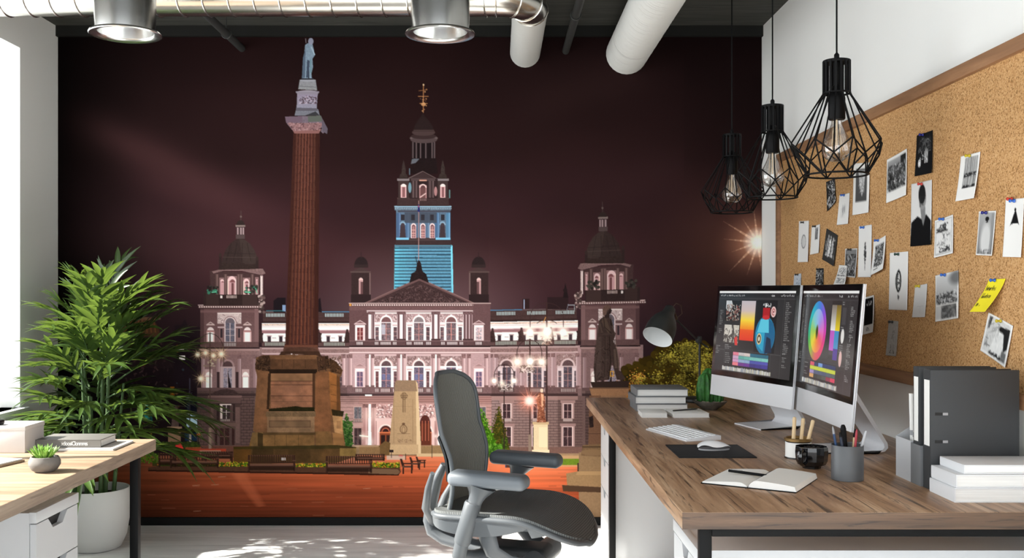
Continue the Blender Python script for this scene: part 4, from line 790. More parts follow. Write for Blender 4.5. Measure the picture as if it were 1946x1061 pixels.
M['paper'] = mat('white paper', (232, 231, 227), .7, spec=.2)
M['pages'] = mat('page block', (222, 221, 218), .8, var=.10, vscale=30, stretch=(.2, .2, 12))
M['grey_cover'] = mat('grey book cover', (112, 114, 116), .6, bump=.1, bscale=300)
M['grey_book'] = mat('charcoal book cover', (100, 98, 94), .55)
M['binder'] = mat('charcoal binder board', (47, 49, 51), .6, bump=.08, bscale=400)
M['binder_dark'] = mat('dark slot', (14, 14, 14), .6)
M['ceramic_grey'] = mat('grey ceramic', (84, 86, 89), .42)
M['mug'] = mat('black glazed ceramic', (16, 16, 18), .08, spec=.6, coat=.5)
M['stone_pot'] = mat('dark concrete pot', (104, 100, 96), .75, var=.18, vscale=25, bump=.2, bscale=60)
M['bowl'] = mat('speckled stone bowl', (96, 92, 84), .6, var=.3, vscale=60)
M['soil'] = mat('potting soil', (44, 34, 26), .95, var=.4, vscale=60, bump=.6, bscale=80)
M['planter'] = mat('pale grey planter', (196, 196, 194), .6, bump=.05, bscale=60)
M['leaf'] = mat('palm leaf', (54, 76, 33), .34, var=.55, vscale=3.2, spec=.5)
nt = M['leaf'].node_tree; tl = nt.nodes.new('ShaderNodeBsdfTranslucent'); tl.inputs[0].default_value = (*lin((126, 152, 62)), 1); ms = nt.nodes.new('ShaderNodeMixShader'); ms.inputs[0].default_value = .2
nt.links.new(nt.nodes['Principled BSDF'].outputs[0], ms.inputs[1]); nt.links.new(tl.outputs[0], ms.inputs[2]); nt.links.new(ms.outputs[0], nt.nodes['Material Output'].inputs[0])
M['stem'] = mat('palm stem', (52, 78, 34), .6, var=.3, vscale=20)
M['succ'] = mat('succulent leaf', (120, 160, 66), .5, var=.35, vscale=40)
M['cactus'] = mat('cactus skin', (44, 104, 38), .6, var=.4, vscale=50, bump=.6, bscale=90)
M['pebble'] = mat('pale pebbles', (150, 140, 126), .8, var=.3, vscale=60)
M['frame_grey'] = mat('grey chair plastic', (78, 82, 86), .42, bump=.03, bscale=300)
M['arm_grey'] = mat('soft grey arm pad', (100, 106, 112), .45); M['arm_shaded'] = mat('shaded grey arm pad', (80, 86, 92), .5)
M['mesh_back'] = rib_mat('charcoal backrest mesh', (122, 123, 118), 42, 'Y', .5, .75, .5)
M['mesh_seat'] = rib_mat('charcoal seat mesh', (92, 95, 95), 48, 'X', .5, .7, .5)
M['frame_dark'] = mat('dark grey chair frame', (84, 89, 93), .45); M['chair_dark'] = mat('black chair mechanism', (38, 40, 42), .5)
M['lamp'] = mat('matt black lamp paint', (34, 37, 36), .5); M['lamp_in'] = mat('white lamp inside', (222, 224, 224), .5); M['brass'] = mat('bronze hinge', (84, 68, 54), .4, metal=.7)
M['filament'] = mat('pale filament', (226, 206, 176), .4, emit=.25)
M['stick'] = mat('pale wood', (222, 194, 152), .6, var=.12, vscale=8, stretch=(20, 20, 1)); M['gold'] = mat('gold lid', (170, 138, 88), .3, metal=.8)
M['pad'] = mat('black mouse mat', (26, 26, 28), .7, bump=.1, bscale=400); M['key'] = mat('white key', (238, 239, 240), .4)
M['mouse'] = mat('white glossy plastic', (232, 233, 235), .2, coat=.4)
M['bean'] = mat('dark roasted beans', (26, 20, 17), .5, bump=.5, bscale=200)
def pin_mat(c): return mat('push pin plastic', c, .3, coat=.3)

# ---------------------------------------------------------------- room shell
WT = .26                                                       # outside wall thickness
b = MB(); b.span((XL-WT, 0.3, -.06), (XR+.1, D+.1, 0)); struct('floor', b, M['floor'])
b = MB(); b.span((XL-WT, 0.3, ZC), (XR+.1, D+.1, ZC+.1)); struct('ceiling', b, M['ceil'])
b = MB(); b.span((XL, D, 0), (XR, D+.1, ZC)); struct('wall_back', b, M['wall'])
b = MB(); b.span((XR, 0.3, 0), (XR+.1, D+.1, ZC)); struct('wall_right', b, M['wall'])
WIN = [(.6, 1.75), (2.1, 5.085)]; WB, WTP = .70, 2.53
b = MB(); y = 0.3
b.span((XL-WT, 0.3, 0), (XL, D+.1, WB)); b.span((XL-WT, 0.3, WTP), (XL, D+.1, ZC))
for y0, y1 in WIN: b.span((XL-WT, y, WB), (XL, y0, WTP)); y = y1
b.span((XL-WT, y, WB), (XL, D+.1, WTP)); struct('wall_left', b, M['wall'])
for k, (y0, y1) in enumerate(WIN):
    b = MB(); xo = XL-WT+.03
    w = .045 if y1-y0 > .5 else .028
    for (ya, yb, za, zb) in ((y0, y0+w, WB, WTP), (y1-w, y1, WB, WTP), (y0+w, y1-w, WB, WB+w), (y0+w, y1-w, WTP-w, WTP)): b.span((xo, ya, za), (xo+.05, yb, zb), .004)
    n = 3 if y1-y0 > 2 else 2
    for q in range(1, n): ym = y0+(y1-y0)*q/n; b.span((xo, ym-.02, WB+w), (xo+.045, ym+.02, WTP-w), .003)
    o = struct('window_%d' % (k+1), b, M['frame'], None, 40)
    b = MB(); b.quad([(xo+.025, y0+w, WB+w), (xo+.025, y1-w, WB+w), (xo+.025, y1-w, WTP-w), (xo+.025, y0+w, WTP-w)]); p = b.build('window_pane', M['glass'], o, None, False); p['kind'] = 'structure'
b = MB()
b.span((XL-.1, 2.0, WB-.035), (XL+.035, 5.12, WB), .004); struct('trim_1', b, M['frame'], None, 40)
b = MB(); b.span((XL, D-.03, 2.695), (XR, D, ZC)); struct('trim_2', b, mat('dark cornice', (27, 27, 25), .7, spec=.15))
b = MB(); b.span((XL, D-.014, 0), (XR, D, .044), .002); struct('baseboard_back', b, M['skirt'])

# ---------------------------------------------------------------- mural
P = paint_mural(2); art = P.down(2); hh, ww = art.shape[:2]
mx0, mx1 = XL+.002, XR-.002; mz1, mz0 = 2.695, .0445
GAIN = MURAL_GAIN
a = np.clip(art/255, 0, 1); la = np.where(a <= .04045, a/12.92, ((a+.055)/1.055)**2.4); la = np.clip(la*np.array(GAIN, np.float32)*(.97+.42*la), 0, .93)
a = np.where(la <= .0031308, la*12.92, 1.055*la**(1/2.4)-.055)*255
mur = colour_grid('wall_mural', ww-1, hh-1, lambda U, V: np.stack([(108.5+U*(ww-1)-VX)*D/F, 0*U+D-.004, H-(69.5+V*(hh-1)-VY)*D/F], -1), a, M['mural'])
tag(mur, 'large wallpaper mural of a floodlit domed civic building and tall statue column at night', 'mural')
co = np.empty(len(mur.data.vertices)*3, np.float32); mur.data.vertices.foreach_get('co', co); co = co.reshape(-1, 3)
co[:, 0] = np.clip(co[:, 0], mx0, mx1); co[:, 2] = np.clip(co[:, 2], mz0, mz1); mur.data.vertices.foreach_set('co', co.reshape(-1)); mur.data.update()

# ---------------------------------------------------------------- ducts, pipes and air outlets under the ceiling
DZ, DR = 2.61, .082
t = thing('ventilation_duct', 'shiny silver duct running along the ceiling and bending into the mural wall', 'duct', (0, 0, 0))
YD = 4.49; ex = .151; R_ = .16
pts = [(-2.3+k*.1, YD, DZ) for k in range(0, int((ex-R_+2.3)/.1)+1)]+[(ex-R_+R_*math.sin(a), YD+R_-R_*math.cos(a), DZ) for a in np.linspace(0, PI/2, 8)]
b = MB(); b.tube(pts, DR, 28); b.build('metal_pipe', M['duct'], t)
b = MB()
ring_at = [(x, YD, DZ, 0) for x in np.arange(-2.2, ex-R_-.02, .113)]
for x, y, z, r in ring_at:
    b.tube([(x+.012*math.cos(a), y+(DR+.002)*math.cos(a), z+(DR+.002)*math.sin(a)) for a in np.linspace(0, 2*PI, 25)[:-1]], .0035, 5, closed=True)
for a in (0., .5, 1.05, PI/2):
    c = Vector((ex-R_+R_*math.sin(a), YD+R_-R_*math.cos(a), DZ)); u = Vector((math.sin(a), -math.cos(a), 0))
    b.tube([c+u*(DR+.002)*math.cos(q)+Vector((0, 0, (DR+.002)*math.sin(q))) for q in np.linspace(0, 2*PI, 25)[:-1]], .0035, 5, closed=True)
b.build('seam_ring', M['duct'], t)
def flex(x, z, r, y0, y1, parent, name='flexible_hose'):
    b = MB(); n = int((y1-y0)/.014); pts = [(x, y0+(y1-y0)*k/n, z) for k in range(n+1)]; rs = [r*(1+(.022 if k % 2 else -.012)+rnd.uniform(-.004, .004)) for k in range(n+1)]
    b.tube(pts, rs, 26); return b.build(name, M['foil'], parent, 25)
flex(ex, DZ, DR, YD+R_, D-.006, t)
t = thing('flexible_duct', 'thick pale ribbed duct running straight into the mural wall', 'duct', (0, 0, 0))
flex(.71, 2.6, .112, 2.6, D-.006, t)
for y in (4.0, 3.2): b = MB(); b.tube([(.71+.116*math.cos(a), y, 2.6+.116*math.sin(a)) for a in np.linspace(0, 2*PI, 33)[:-1]], .004, 5, closed=True); b.span((.70, y-.008, 2.712), (.72, y+.008, ZC)); b.build('hanger_ring', M['pipe'], t)
for x, z, y0, lab in ((-1.412, 2.632, 3.6, 'thin dark pipe entering the mural wall beside the drum shaped vent nearest the window'), (.375, 2.618, 3.2, 'thin dark pipe entering the mural wall between the two pale duct ends')):
    t = thing('ceiling_pipe', lab, 'pipe', (x, y0, z), 0, 'thin dark pipes under the ceiling')
    b = MB(); b.tube([(0, 0, 0), (0, D-y0-.006, 0)], .02, 14); b.build('pipe_run', M['pipe'], t)
    for q in (.75, 1.6): b = MB(); b.tube([(.024*math.cos(a), q, .024*math.sin(a)) for a in np.linspace(0, 2*PI, 17)[:-1]], .004, 5, closed=True); b.tube([(0, q, .022), (0, q, ZC-z)], .003, 6); b.build('pipe_clip', M['pipe'], t)
def drum(x, y, label):
    t = thing('air_vent', label, 'air vent', (x, y, 2.305), 0, 'drum shaped vents')
    b = MB(); b.lathe([(.113, .012), (.1165, .07), (.1165, ZC-2.305)], 48); b.build('drum', M['chrome'], t)
    b = MB(); b.lathe([(.112, .016), (.136, .010), (.139, .003), (.136, 0), (.113, .004), (.106, .012)], 56, closed=True); b.build('flange', M['chrome_in'], t)
    b = MB(); b.lathe([(.108, .010), (.104, .05), (.085, .12), (.05, .16), (0, .17)], 48); b.build('reflector', M['chrome_in'], t)
    return t
drum(-.228, 3.96, 'round steel drum shaped ceiling vent between the straight duct and its bend'); drum(-1.475, 3.96, 'round steel drum shaped ceiling vent closest to the window wall')

# ---------------------------------------------------------------- corkboard with prints
BX = 1.444                                                     # cork face
t = thing('corkboard', 'long cork pinboard in a brown wooden frame on the white wall', 'pinboard', (XR, 3.2, .965))
Y0, Y1, Z0, Z1 = 1.9, 5.14, .965, 1.992
b = MB(); b.span((-(XR-BX), Y0-3.2+.02, .02), (0, Y1-3.2-.02, Z1-Z0-.02)); b.build('cork_panel', M['cork'], t, None)
for (ya, yb, za, zb) in ((Y0, Y1, Z0, Z0+.042), (Y0, Y1, Z1-.042, Z1)): b = MB(); b.span((-.032, ya-3.2, za-Z0), (0, yb-3.2, zb-Z0), .002); b.build('frame_rail', M['board_frame'], t, 30)
for ya in (Y1-.042, Y0): b = MB(); b.span((-.0315, ya-3.2, .042), (0, ya+.042-3.2, Z1-Z0-.042), .002); b.build('frame_stile', M['board_frame'], t, 30)
def on_board(px, py, off=0.):
    s = (px-VX)/(BX-off); return Vector((BX-off, F/s, H-(py-VY)/s))
def art_for(kind, w, h, seed):
    A = Paint(0, 0, w, h, 2, (232, 231, 228), seed); r = A.rng; K, Gy, Wt = (22, 22, 23), (120, 120, 121), (236, 235, 232)
    R, E, L = A.rect, A.ell, A.line
    def grain(xa, ya, xb, yb, n, cols, Ln=3, w_=1.): A.scribble(n, xa, ya, xb, yb, w_, cols, .85, Ln)
    if kind == 'crowd':
        R(w*.05, h*.08, w*.95, h*.76, (60, 60, 60)); R(w*.05, h*.08, w*.95, h*.28, (170, 170, 170), col2=(110, 110, 110)); R(w*.68, h*.08, w*.95, h*.3, (40, 40, 40)); grain(w*.06, h*.2, w*.94, h*.75, 260, [K, (30, 30, 30), (150, 150, 150), (215, 215, 215), (70, 70, 70)], 3.5)
    elif kind == 'night':
        R(0, 0, w, h, (24, 24, 25)); grain(w*.1, h*.08, w*.9, h*.45, 60, [(130, 130, 130), (60, 60, 60)], 9, .8); grain(w*.25, h*.36, w*.7, h*.62, 70, [(225, 225, 225), (120, 120, 120), K], 3); R(w*.52, h*.45, w*.72, h*.72, (170, 170, 170), tex=.5); E(w*.24, h*.7, w*.08, h*.1, (210, 210, 210), tex=.3)
    elif kind == 'planks':
        R(w*.24, h*.07, w*.92, h*.72, (176, 176, 174), tex=.1)
        for k in range(26): x = r.uniform(w*.25, w*.91); L(x, h*.08, x+r.normal(0, .3), h*.42, .6, [(60, 60, 60), (120, 120, 120), (214, 214, 214)][k % 3], .8)
        for k in range(16): x = r.uniform(w*.25, w*.91); L(x, h*.48, x+r.normal(0, .3), h*.7, .6, [(80, 80, 80), (120, 120, 120)][k % 2], .8)
        R(w*.26, h*.41, w*.9, h*.49, (40, 40, 40)); grain(w*.26, h*.41, w*.9, h*.49, 30, [(200, 200, 200), K], 2.4); grain(w*.25, h*.67, w*.9, h*.72, 40, [K], 4)
    elif kind == 'portrait':
        R(0, 0, w, h, (214, 213, 211)); A.poly([(0, h), (w*.04, h*.62), (w*.32, h*.53), (w*.5, h*.58), (w*.74, h*.52), (w*.97, h*.62), (w, h)], (18, 18, 19)); A.poly([(w*.44, h*.4), (w*.68, h*.4), (w*.7, h*.55), (w*.6, h*.7), (w*.5, h*.56)], (128, 128, 128)); E(w*.55, h*.27, w*.17, h*.17, (146, 145, 144)); E(w*.52, h*.2, w*.17, h*.15, (34, 34, 34)); A.poly([(w*.38, h*.2), (w*.5, h*.06), (w*.64, h*.1), (w*.7, h*.24), (w*.5, h*.22)], (30, 30, 30)); L(w*.47, h*.27, w*.55, h*.27, .8, K); L(w*.6, h*.27, w*.67, h*.27, .8, K); L(w*.52, h*.36, w*.6, h*.36, .8, (70, 70, 70)); R(w*.4, h*.24, w*.47, h*.4, (50, 50, 50), .5)
    elif kind == 'abstract':
        R(w*.05, h*.05, w*.95, h*.95, (190, 190, 188), tex=.06); R(w*.1, h*.08, w*.9, h*.9, (222, 221, 219)); grain(w*.12, h*.15, w*.7, h*.35, 22, [K, (60, 60, 60)], 7, 1.4); grain(w*.15, h*.35, w*.85, h*.7, 24, [(90, 90, 90), (170, 170, 170)], 6); grain(w*.25, h*.74, w*.85, h*.88, 40, [K, (100, 100, 100)], 4)
    elif kind == 'blur':
        R(w*.06, h*.04, w*.94, h*.96, (170, 170, 170), col2=(120, 120, 120)); E(w*.5, h*.66, w*.3, h*.4, (206, 206, 205), soft=.5); R(w*.75, h*.06, w*.94, h*.8, (130, 130, 130), .5); E(w*.5, h*.18, w*.11, h*.05, (24, 24, 24)); grain(w*.42, h*.2, w*.58, h*.26, 12, [K], 2); grain(w*.1, h*.84, w*.9, h*.95, 30, [(100, 100, 100)], 5)
    elif kind == 'dress':
        A.poly([(w*.5, h*.22), (w*.58, h*.22), (w*.78, h*.46), (w*.7, h*.42), (w*.36, h*.43), (w*.28, h*.47)], (20, 20, 21)); E(w*.53, h*.19, w*.05, h*.03, K)
    elif kind == 'oval':
        for k in range(7): A.arc(w*.5+r.normal(0, .6), h*.5, w*.12*r.uniform(.5, 1.2), h*.19*r.uniform(.75, 1.05), 0, 360, .8, (30, 30, 30), .8)
        grain(w*.42, h*.36, w*.58, h*.64, 16, [(40, 40, 40)], 3); L(w*.5, h*.3, w*.52, h*.36, .8, K); grain(w*.47, h*.72, w*.54, h*.8, 8, [K], 2.)
    elif kind == 'blank': R(0, 0, w, h, (216, 215, 213)); L(w*.3, h*.66, w*.8, h*.66, .5, (190, 190, 190)); L(w*.55, h*.66, w*.53, h*.85, .5, (190, 190, 190))
    elif kind == 'skyline':
        R(w*.05, h*.04, w*.95, h*.44, (206, 206, 205), col2=(176, 176, 176)); E(w*.9, h*.14, w*.3, h*.14, (90, 90, 90), .8, soft=.8); R(w*.05, h*.44, w*.95, h*.64, (150, 150, 150)); grain(w*.06, h*.4, w*.94, h*.64, 130, [K, (70, 70, 70), (220, 220, 220)], 5); R(w*.05, h*.64, w*.95, h*.66, Wt); R(w*.26, h*.67, w*.9, h*.94, (120, 120, 120), tex=.2); grain(w*.26, h*.67, w*.9, h*.94, 40, [(70, 70, 70), (150, 150, 150)], 12, .9); R(w*.05, h*.67, w*.26, h*.94, (205, 205, 204))
    elif kind == 'figures':
        R(w*.07, h*.06, w*.93, h*.92, (206, 206, 204), tex=.05); A.poly([(w*.52, h*.2), (w*.93, h*.14), (w*.93, h*.6), (w*.8, h*.72), (w*.72, h*.34)], (34, 34, 34)); E(w*.6, h*.25, w*.09, h*.07, (30, 30, 30)); A.poly([(w*.44, h*.3), (w*.68, h*.32), (w*.78, h*.6), (w*.68, h*.86), (w*.3, h*.84)], (226, 226, 224), tex=.05); A.poly([(w*.1, h*.08), (w*.22, h*.06), (w*.16, h*.34), (w*.08, h*.4)], (60, 60, 60)); grain(w*.1, h*.08, w*.5, h*.8, 26, [(120, 120, 120), (180, 180, 180)], 12, .8); grain(w*.3, h*.84, w*.92, h*.91, 30, [K], 5); R(w*.75, h*.7, w*.93, h*.92, (110, 110, 110), tex=.1)
    elif kind == 'strip': R(0, 0, w, h, (176, 174, 170), tex=.05); grain(w*.35, h*.1, w*.65, h*.85, 40, [(140, 138, 134), (110, 108, 104), (200, 198, 194)], 6, .8); grain(w*.3, h*.82, w*.75, h*.92, 12, [(60, 60, 58)], 2.5)
    elif kind == 'polaroid': R(w*.1, h*.06, w*.9, h*.76, (16, 16, 17)); grain(w*.25, h*.12, w*.75, h*.24, 18, [(220, 220, 220), (120, 120, 120)], 5, 1.5); A.arc(w*.4, h*.86, w*.08, h*.03, 0, 360, .8, (60, 60, 60)); L(w*.5, h*.84, w*.55, h*.89, .9, (60, 60, 60)); L(w*.3, h*.91, w*.66, h*.91, .6, (120, 120, 120))
    elif kind == 'spine':
        for k in range(46): y = h*(.33+.5*k/46); q = w*.09*math.sin(PI*min(1, (k+4)/44))+.4; L(w*.5-q*r.uniform(.3, 1), y, w*.5+q*r.uniform(.3, 1), y+r.normal(0, .8), .9, (50, 50, 50), .8)
        grain(w*.44, h*.5, w*.58, h*.6, 20, [(40, 40, 40)], 3)
    elif kind == 'text':
        R(w*.18, h*.16, w*.86, h*.8, (178, 178, 177)); y = h*.18
        while y < h*.79: grain(w*.18, y, w*.86, y+1.6, 16, [K, (50, 50, 50)], 4, .9); y += h*.045
        L(w*.2, h*.87, w*.5, h*.86, .9, (60, 60, 60))
    elif kind == 'hall':
        R(w*.05, h*.05, w*.95, h*.95, (96, 96, 95), col2=(60, 60, 60)); R(w*.05, h*.05, w*.95, h*.2, (130, 130, 130)); grain(w*.06, h*.2, w*.94, h*.9, 90, [K, (200, 200, 200), (140, 140, 140)], 11, 1.)
    elif kind == 'slip':
        for q in (.12, .18, .24, .3, .36, .6, .66, .72, .78): grain(w*.12, h*q, w*.9, h*q+1.4, 14, [(70, 70, 70)], 3, .8)
        grain(w*.1, h*.46, w*.92, h*.5, 16, [K], 4, 1.2)
    elif kind == 'group':
        R(0, 0, w, h, (58, 57, 56)); [A.poly([(w*x, h*.26), (w*(x+.14), h*.24), (w*(x+.16), h*.78), (w*(x-.02), h*.8)], c, tex=.2) for x, c in ((.2, (150, 150, 150)), (.38, (220, 220, 218)), (.6, (205, 205, 204)))]; [E(w*x, h*.2, w*.06, h*.05, (170, 168, 165)) for x in (.28, .46, .68)]; grain(w*.12, h*.2, w*.9, h*.82, 50, [K, (235, 235, 235), (90, 90, 90)], 5)
    elif kind == 'small': R(w*.42, h*.1, w*.78, h*.5, (150, 150, 150), tex=.15); grain(w*.45, h*.12, w*.74, h*.5, 30, [K, (90, 90, 90)], 3)
    elif kind == 'ovalcard':
        for k in range(5): A.arc(w*.5+r.normal(0, .5), h*.5, w*.2*r.uniform(.6, 1.1), h*.17*r.uniform(.85, 1.05), 0, 360, .6, (130, 130, 130), .8)
        A.ell(w*.5, h*.5, w*.12, h*.12, (200, 200, 198), .7)
    elif kind == 'rally': R(0, 0, w, h, (40, 40, 41)); grain(0, h*.05, w, h*.95, 110, [(235, 235, 235), K, (160, 160, 160), (220, 220, 220)], 6, 1.6)
    elif kind == 'sketch':
        for k in range(26): x = w*.5+r.normal(0, w*.11); L(x, h*r.uniform(.3, .5), x+r.normal(0, 1), h*r.uniform(.5, .8), .8, (170, 170, 170), .6)
        R(w*.4, h*.42, w*.44, h*.6, (120, 120, 120), .6); R(w*.56, h*.42, w*.6, h*.6, (120, 120, 120), .6)
    elif kind == 'feather':
        R(w*.16, h*.12, w*.84, h*.75, (92, 92, 92), col2=(76, 76, 76)); A.poly([(w*.3, h*.16), (w*.72, h*.16), (w*.66, h*.5), (w*.54, h*.66), (w*.42, h*.5)], (186, 186, 186), tex=.1); grain(w*.34, h*.2, w*.68, h*.58, 30, [(120, 120, 120), (220, 220, 220)], 9, .8)
    elif kind == 'bluecard': R(0, 0, w, h, (196, 204, 212)); grain(w*.1, h*.2, w*.9, h*.95, 40, [(60, 80, 110), (120, 140, 160)], 6, 1.)
    elif kind == 'note':
        R(0, 0, w, h, (238, 222, 52)); I = (52, 48, 30); x = w*.12
        def stroke(x0, y0, seq): A.path([(x0+q[0], y0+q[1]) for q in seq], 1., I)
        for k, ch in enumerate('hearfni'): stroke(w*.1+k*3.3, h*.27, [[(0, -3), (0, 3), (0, 0), (2, 0), (2, 3)], [(2, 1), (0, 1), (1, -1), (2, 0), (0, 2), (2, 3)], [(2, 0), (0, 1), (1, 3), (2, 0), (2.4, 3)], [(0, 0), (0, 3), (0, 1), (2, 0)], [(2, -2), (1, -2), (1, 3), (0, .6), (2, .6)], [(0, 0), (0, 3), (0, 0), (2, 1), (2, 3)], [(1, 0), (1, 3), (2, 3)]][k])
        for k, ch in enumerate('bbotsin'): stroke(w*.1+k*3., h*.5, [[(0, -3), (0, 3), (2, 2), (0, 0)], [(0, -3), (0, 3), (2, 2), (0, 0)], [(1, 0), (0, 1.5), (1, 3), (2, 1.5), (1, 0)], [(1, -2), (1, 3), (0, 0), (2, 0)], [(2, 0), (0, 1), (2, 2), (0, 3)], [(1, 0), (1, 3)], [(0, 0), (0, 3), (0, 0), (2, 1), (2, 3)]][k])
        stroke(w*.1, h*.74, [(0, 0), (0, 3), (0, 0), (1.6, 1), (1.6, 3), (1.8, 0), (3.4, 1), (3.4, 3)]); E(w*.3, h*.8, .7, .7, I)
    return A.down(2)
# corner pixels in the photo's pinboard, pin colour, what it shows
NB, BL, BK, YE, RD, GN = (30, 34, 120), (36, 96, 190), (40, 40, 40), (196, 176, 30), (196, 50, 40), (20, 60, 50)
SHEETS = [
 ('crowd', [(502, 212), (579, 168), (580, 348), (503, 380)], None, 'instant_photo', 'large white bordered instant photo of a dense crowd, pinned high on the corkboard', 'photo'),
 ('night', [(618, 118), (679, 97), (680, 262), (614, 276)], (NB, .45), 'photo_print', 'nearly black photo of a lit night street, topmost print on the corkboard', 'photo'),
 ('planks', [(789, 199), (864, 180), (852, 360), (780, 373)], (YE, .5), 'instant_photo', 'white bordered photo of grey planks with a dark band, yellow pin', 'photo'),
 ('portrait', [(597, 306), (676, 289), (676, 541), (597, 548)], (RD, .55), 'photo_print', 'tall black and white portrait of a person in a black coat', 'photo'),
 ('abstract', [(688, 448), (758, 424), (762, 574), (689, 592)], (BL, .5), 'photo_print', 'pale abstract photo with dark scrawls under the black coat portrait', 'photo'),
 ('blur', [(859, 412), (925, 409), (914, 584), (852, 581)], (NB, .48), 'photo_print', 'soft grey photo of a blurred pale figure with a dark head', 'photo'),
 ('dress', [(963, 366), (1034, 360), (1027, 590), (956, 588)], (BL, .52), 'paper_sheet', 'tall white sheet with a small black dress shape near its top', 'paper'),
 ('oval', [(513, 573), (584, 567), (584, 796), (513, 793)], (GN, .5), 'paper_sheet', 'tall white sheet with a black scribbled oval, dark green pin', 'paper'),
 ('blank', [(611, 701), (658, 692), (653, 822), (604, 823)], (YE, .4), 'paper_tag', 'small blank off white card with a yellow and black pin', 'paper'),
 ('skyline', [(690, 661), (779, 640), (783, 826), (694, 840)], (BL, .45), 'photo_print', 'large pale photo of a skyline above grey vertical panels', 'photo'),
 ('note', [(897, 676), (962, 672), (928, 801), (868, 801)], (BL, .42), 'sticky_note', 'yellow note with handwriting hanging from a blue pin', 'note'),
 ('figures', [(896, 803), (991, 856), (965, 1018), (869, 951)], (YE, .55), 'photo_print', 'tilted photo of a figure in white under the yellow note', 'photo'),
 ('strip', [(509, 834), (546, 838), (541, 974), (501, 970)], (BK, .45), 'photo_strip', 'narrow faded grey strip, lowest print on the corkboard', 'photo'),
 ('polaroid', [(413, 746), (451, 736), (459, 880), (418, 891)], None, 'instant_photo', 'white bordered instant photo with a black picture just beside the silver monitor edge', 'photo'),
 ('spine', [(393, 470), (443, 463), (443, 667), (393, 667)], (BL, .42), 'paper_sheet', 'tall white sheet with a dark vertical spine drawing', 'paper'),
 ('text', [(450, 530), (497, 505), (498, 635), (450, 660)], (BL, .42), 'printed_card', 'white card with a dense grey block of text, blue pin', 'card'),
 ('hall', [(340, 557), (387, 555), (382, 669), (340, 665)], (BK, .5), 'photo_print', 'dark photo of tall vertical columns partly behind a curled text slip', 'photo'),
 ('slip', [(320, 620), (350, 622), (358, 705), (314, 700)], None, 'text_slip', 'curled white slip with lines of text overlapping the photo of columns', 'paper'),
 ('group', [(268, 478), (311, 505), (298, 625), (254, 598)], None, 'photo_print', 'tilted dark photo of standing people in pale clothes', 'photo'),
 ('small', [(210, 471), (242, 461), (240, 573), (207, 580)], (BK, .5), 'paper_card', 'small white card with a little grey picture at its top', 'card'),
 ('ovalcard', [(161, 450), (199, 448), (198, 608), (159, 609)], (BK, .5), 'paper_card', 'white card with a faint grey oval, closest to the board end by the mural', 'card'),
 ('rally', [(266, 298), (299, 283), (306, 375), (273, 412)], None, 'photo_print', 'contrasty tilted black and white photo just under the nearest pendant cage', 'photo'),
 ('sketch', [(318, 349), (357, 340), (354, 460), (311, 465)], (BL, .5), 'paper_card', 'white card with a faint pencil sketch and a blue pin', 'card'),
 ('feather', [(373, 226), (435, 222), (434, 416), (372, 427)], None, 'instant_photo', 'white bordered print of a pale leaf shape on grey, partly behind the pendant cage', 'photo'),
 ('bluecard', [(142, 658), (169, 652), (169, 730), (140, 733)], (BK, .6), 'paper_card', 'bluish card peeking above the top edge of the first monitor', 'card'),
 ('rally', [(228, 634), (256, 632), (255, 725), (225, 725)], (BK, .5), 'photo_print', 'narrow black and white photo peeking above the second monitor', 'photo'),
]
PINNED = {'night': 'nearly black photo of a lit street', 'planks': 'photo of grey planks', 'portrait': 'portrait of a person in black', 'abstract': 'pale abstract photo with dark scrawls', 'blur': 'soft grey photo of a blurred pale figure', 'dress': 'white sheet just above its black dress shape', 'oval': 'tall sheet with the scribbled oval', 'blank': 'small blank card', 'skyline': 'large pale skyline photo', 'note': 'yellow handwritten note', 'figures': 'tilted photo of a figure in white', 'strip': 'narrow faded grey strip', 'spine': 'tall sheet with the vertical spine drawing', 'text': 'white card with a grey block of text', 'hall': 'dark photo of tall vertical columns', 'small': 'small white card with a little grey picture', 'ovalcard': 'white card with the faint grey oval', 'sketch': 'white card with the faint pencil sketch', 'bluecard': 'bluish card above the first monitor', 'rally': 'narrow photo peeking above the second monitor'}
def pin(p, c, lab):
    t = thing('push_pin', lab, 'push pin', p, 0, 'push pins on the corkboard')
    Mx = Matrix.Rotation(-PI/2, 4, 'Y'); m = pin_mat(c)
    b = MB(); b.lathe([(0, .0), (.005, .0004), (.0056, .0022), (.0036, .0045), (.0032, .009), (.0046, .0115), (.0052, .0135), (.004, .0155), (0, .016)], 14, M=Mx); b.build('pin_head', m, t)
    b = MB(); b.lathe([(.0006, -.009), (.0006, .002)], 6, M=Mx); b.build('pin_point', M['chrome'], t)
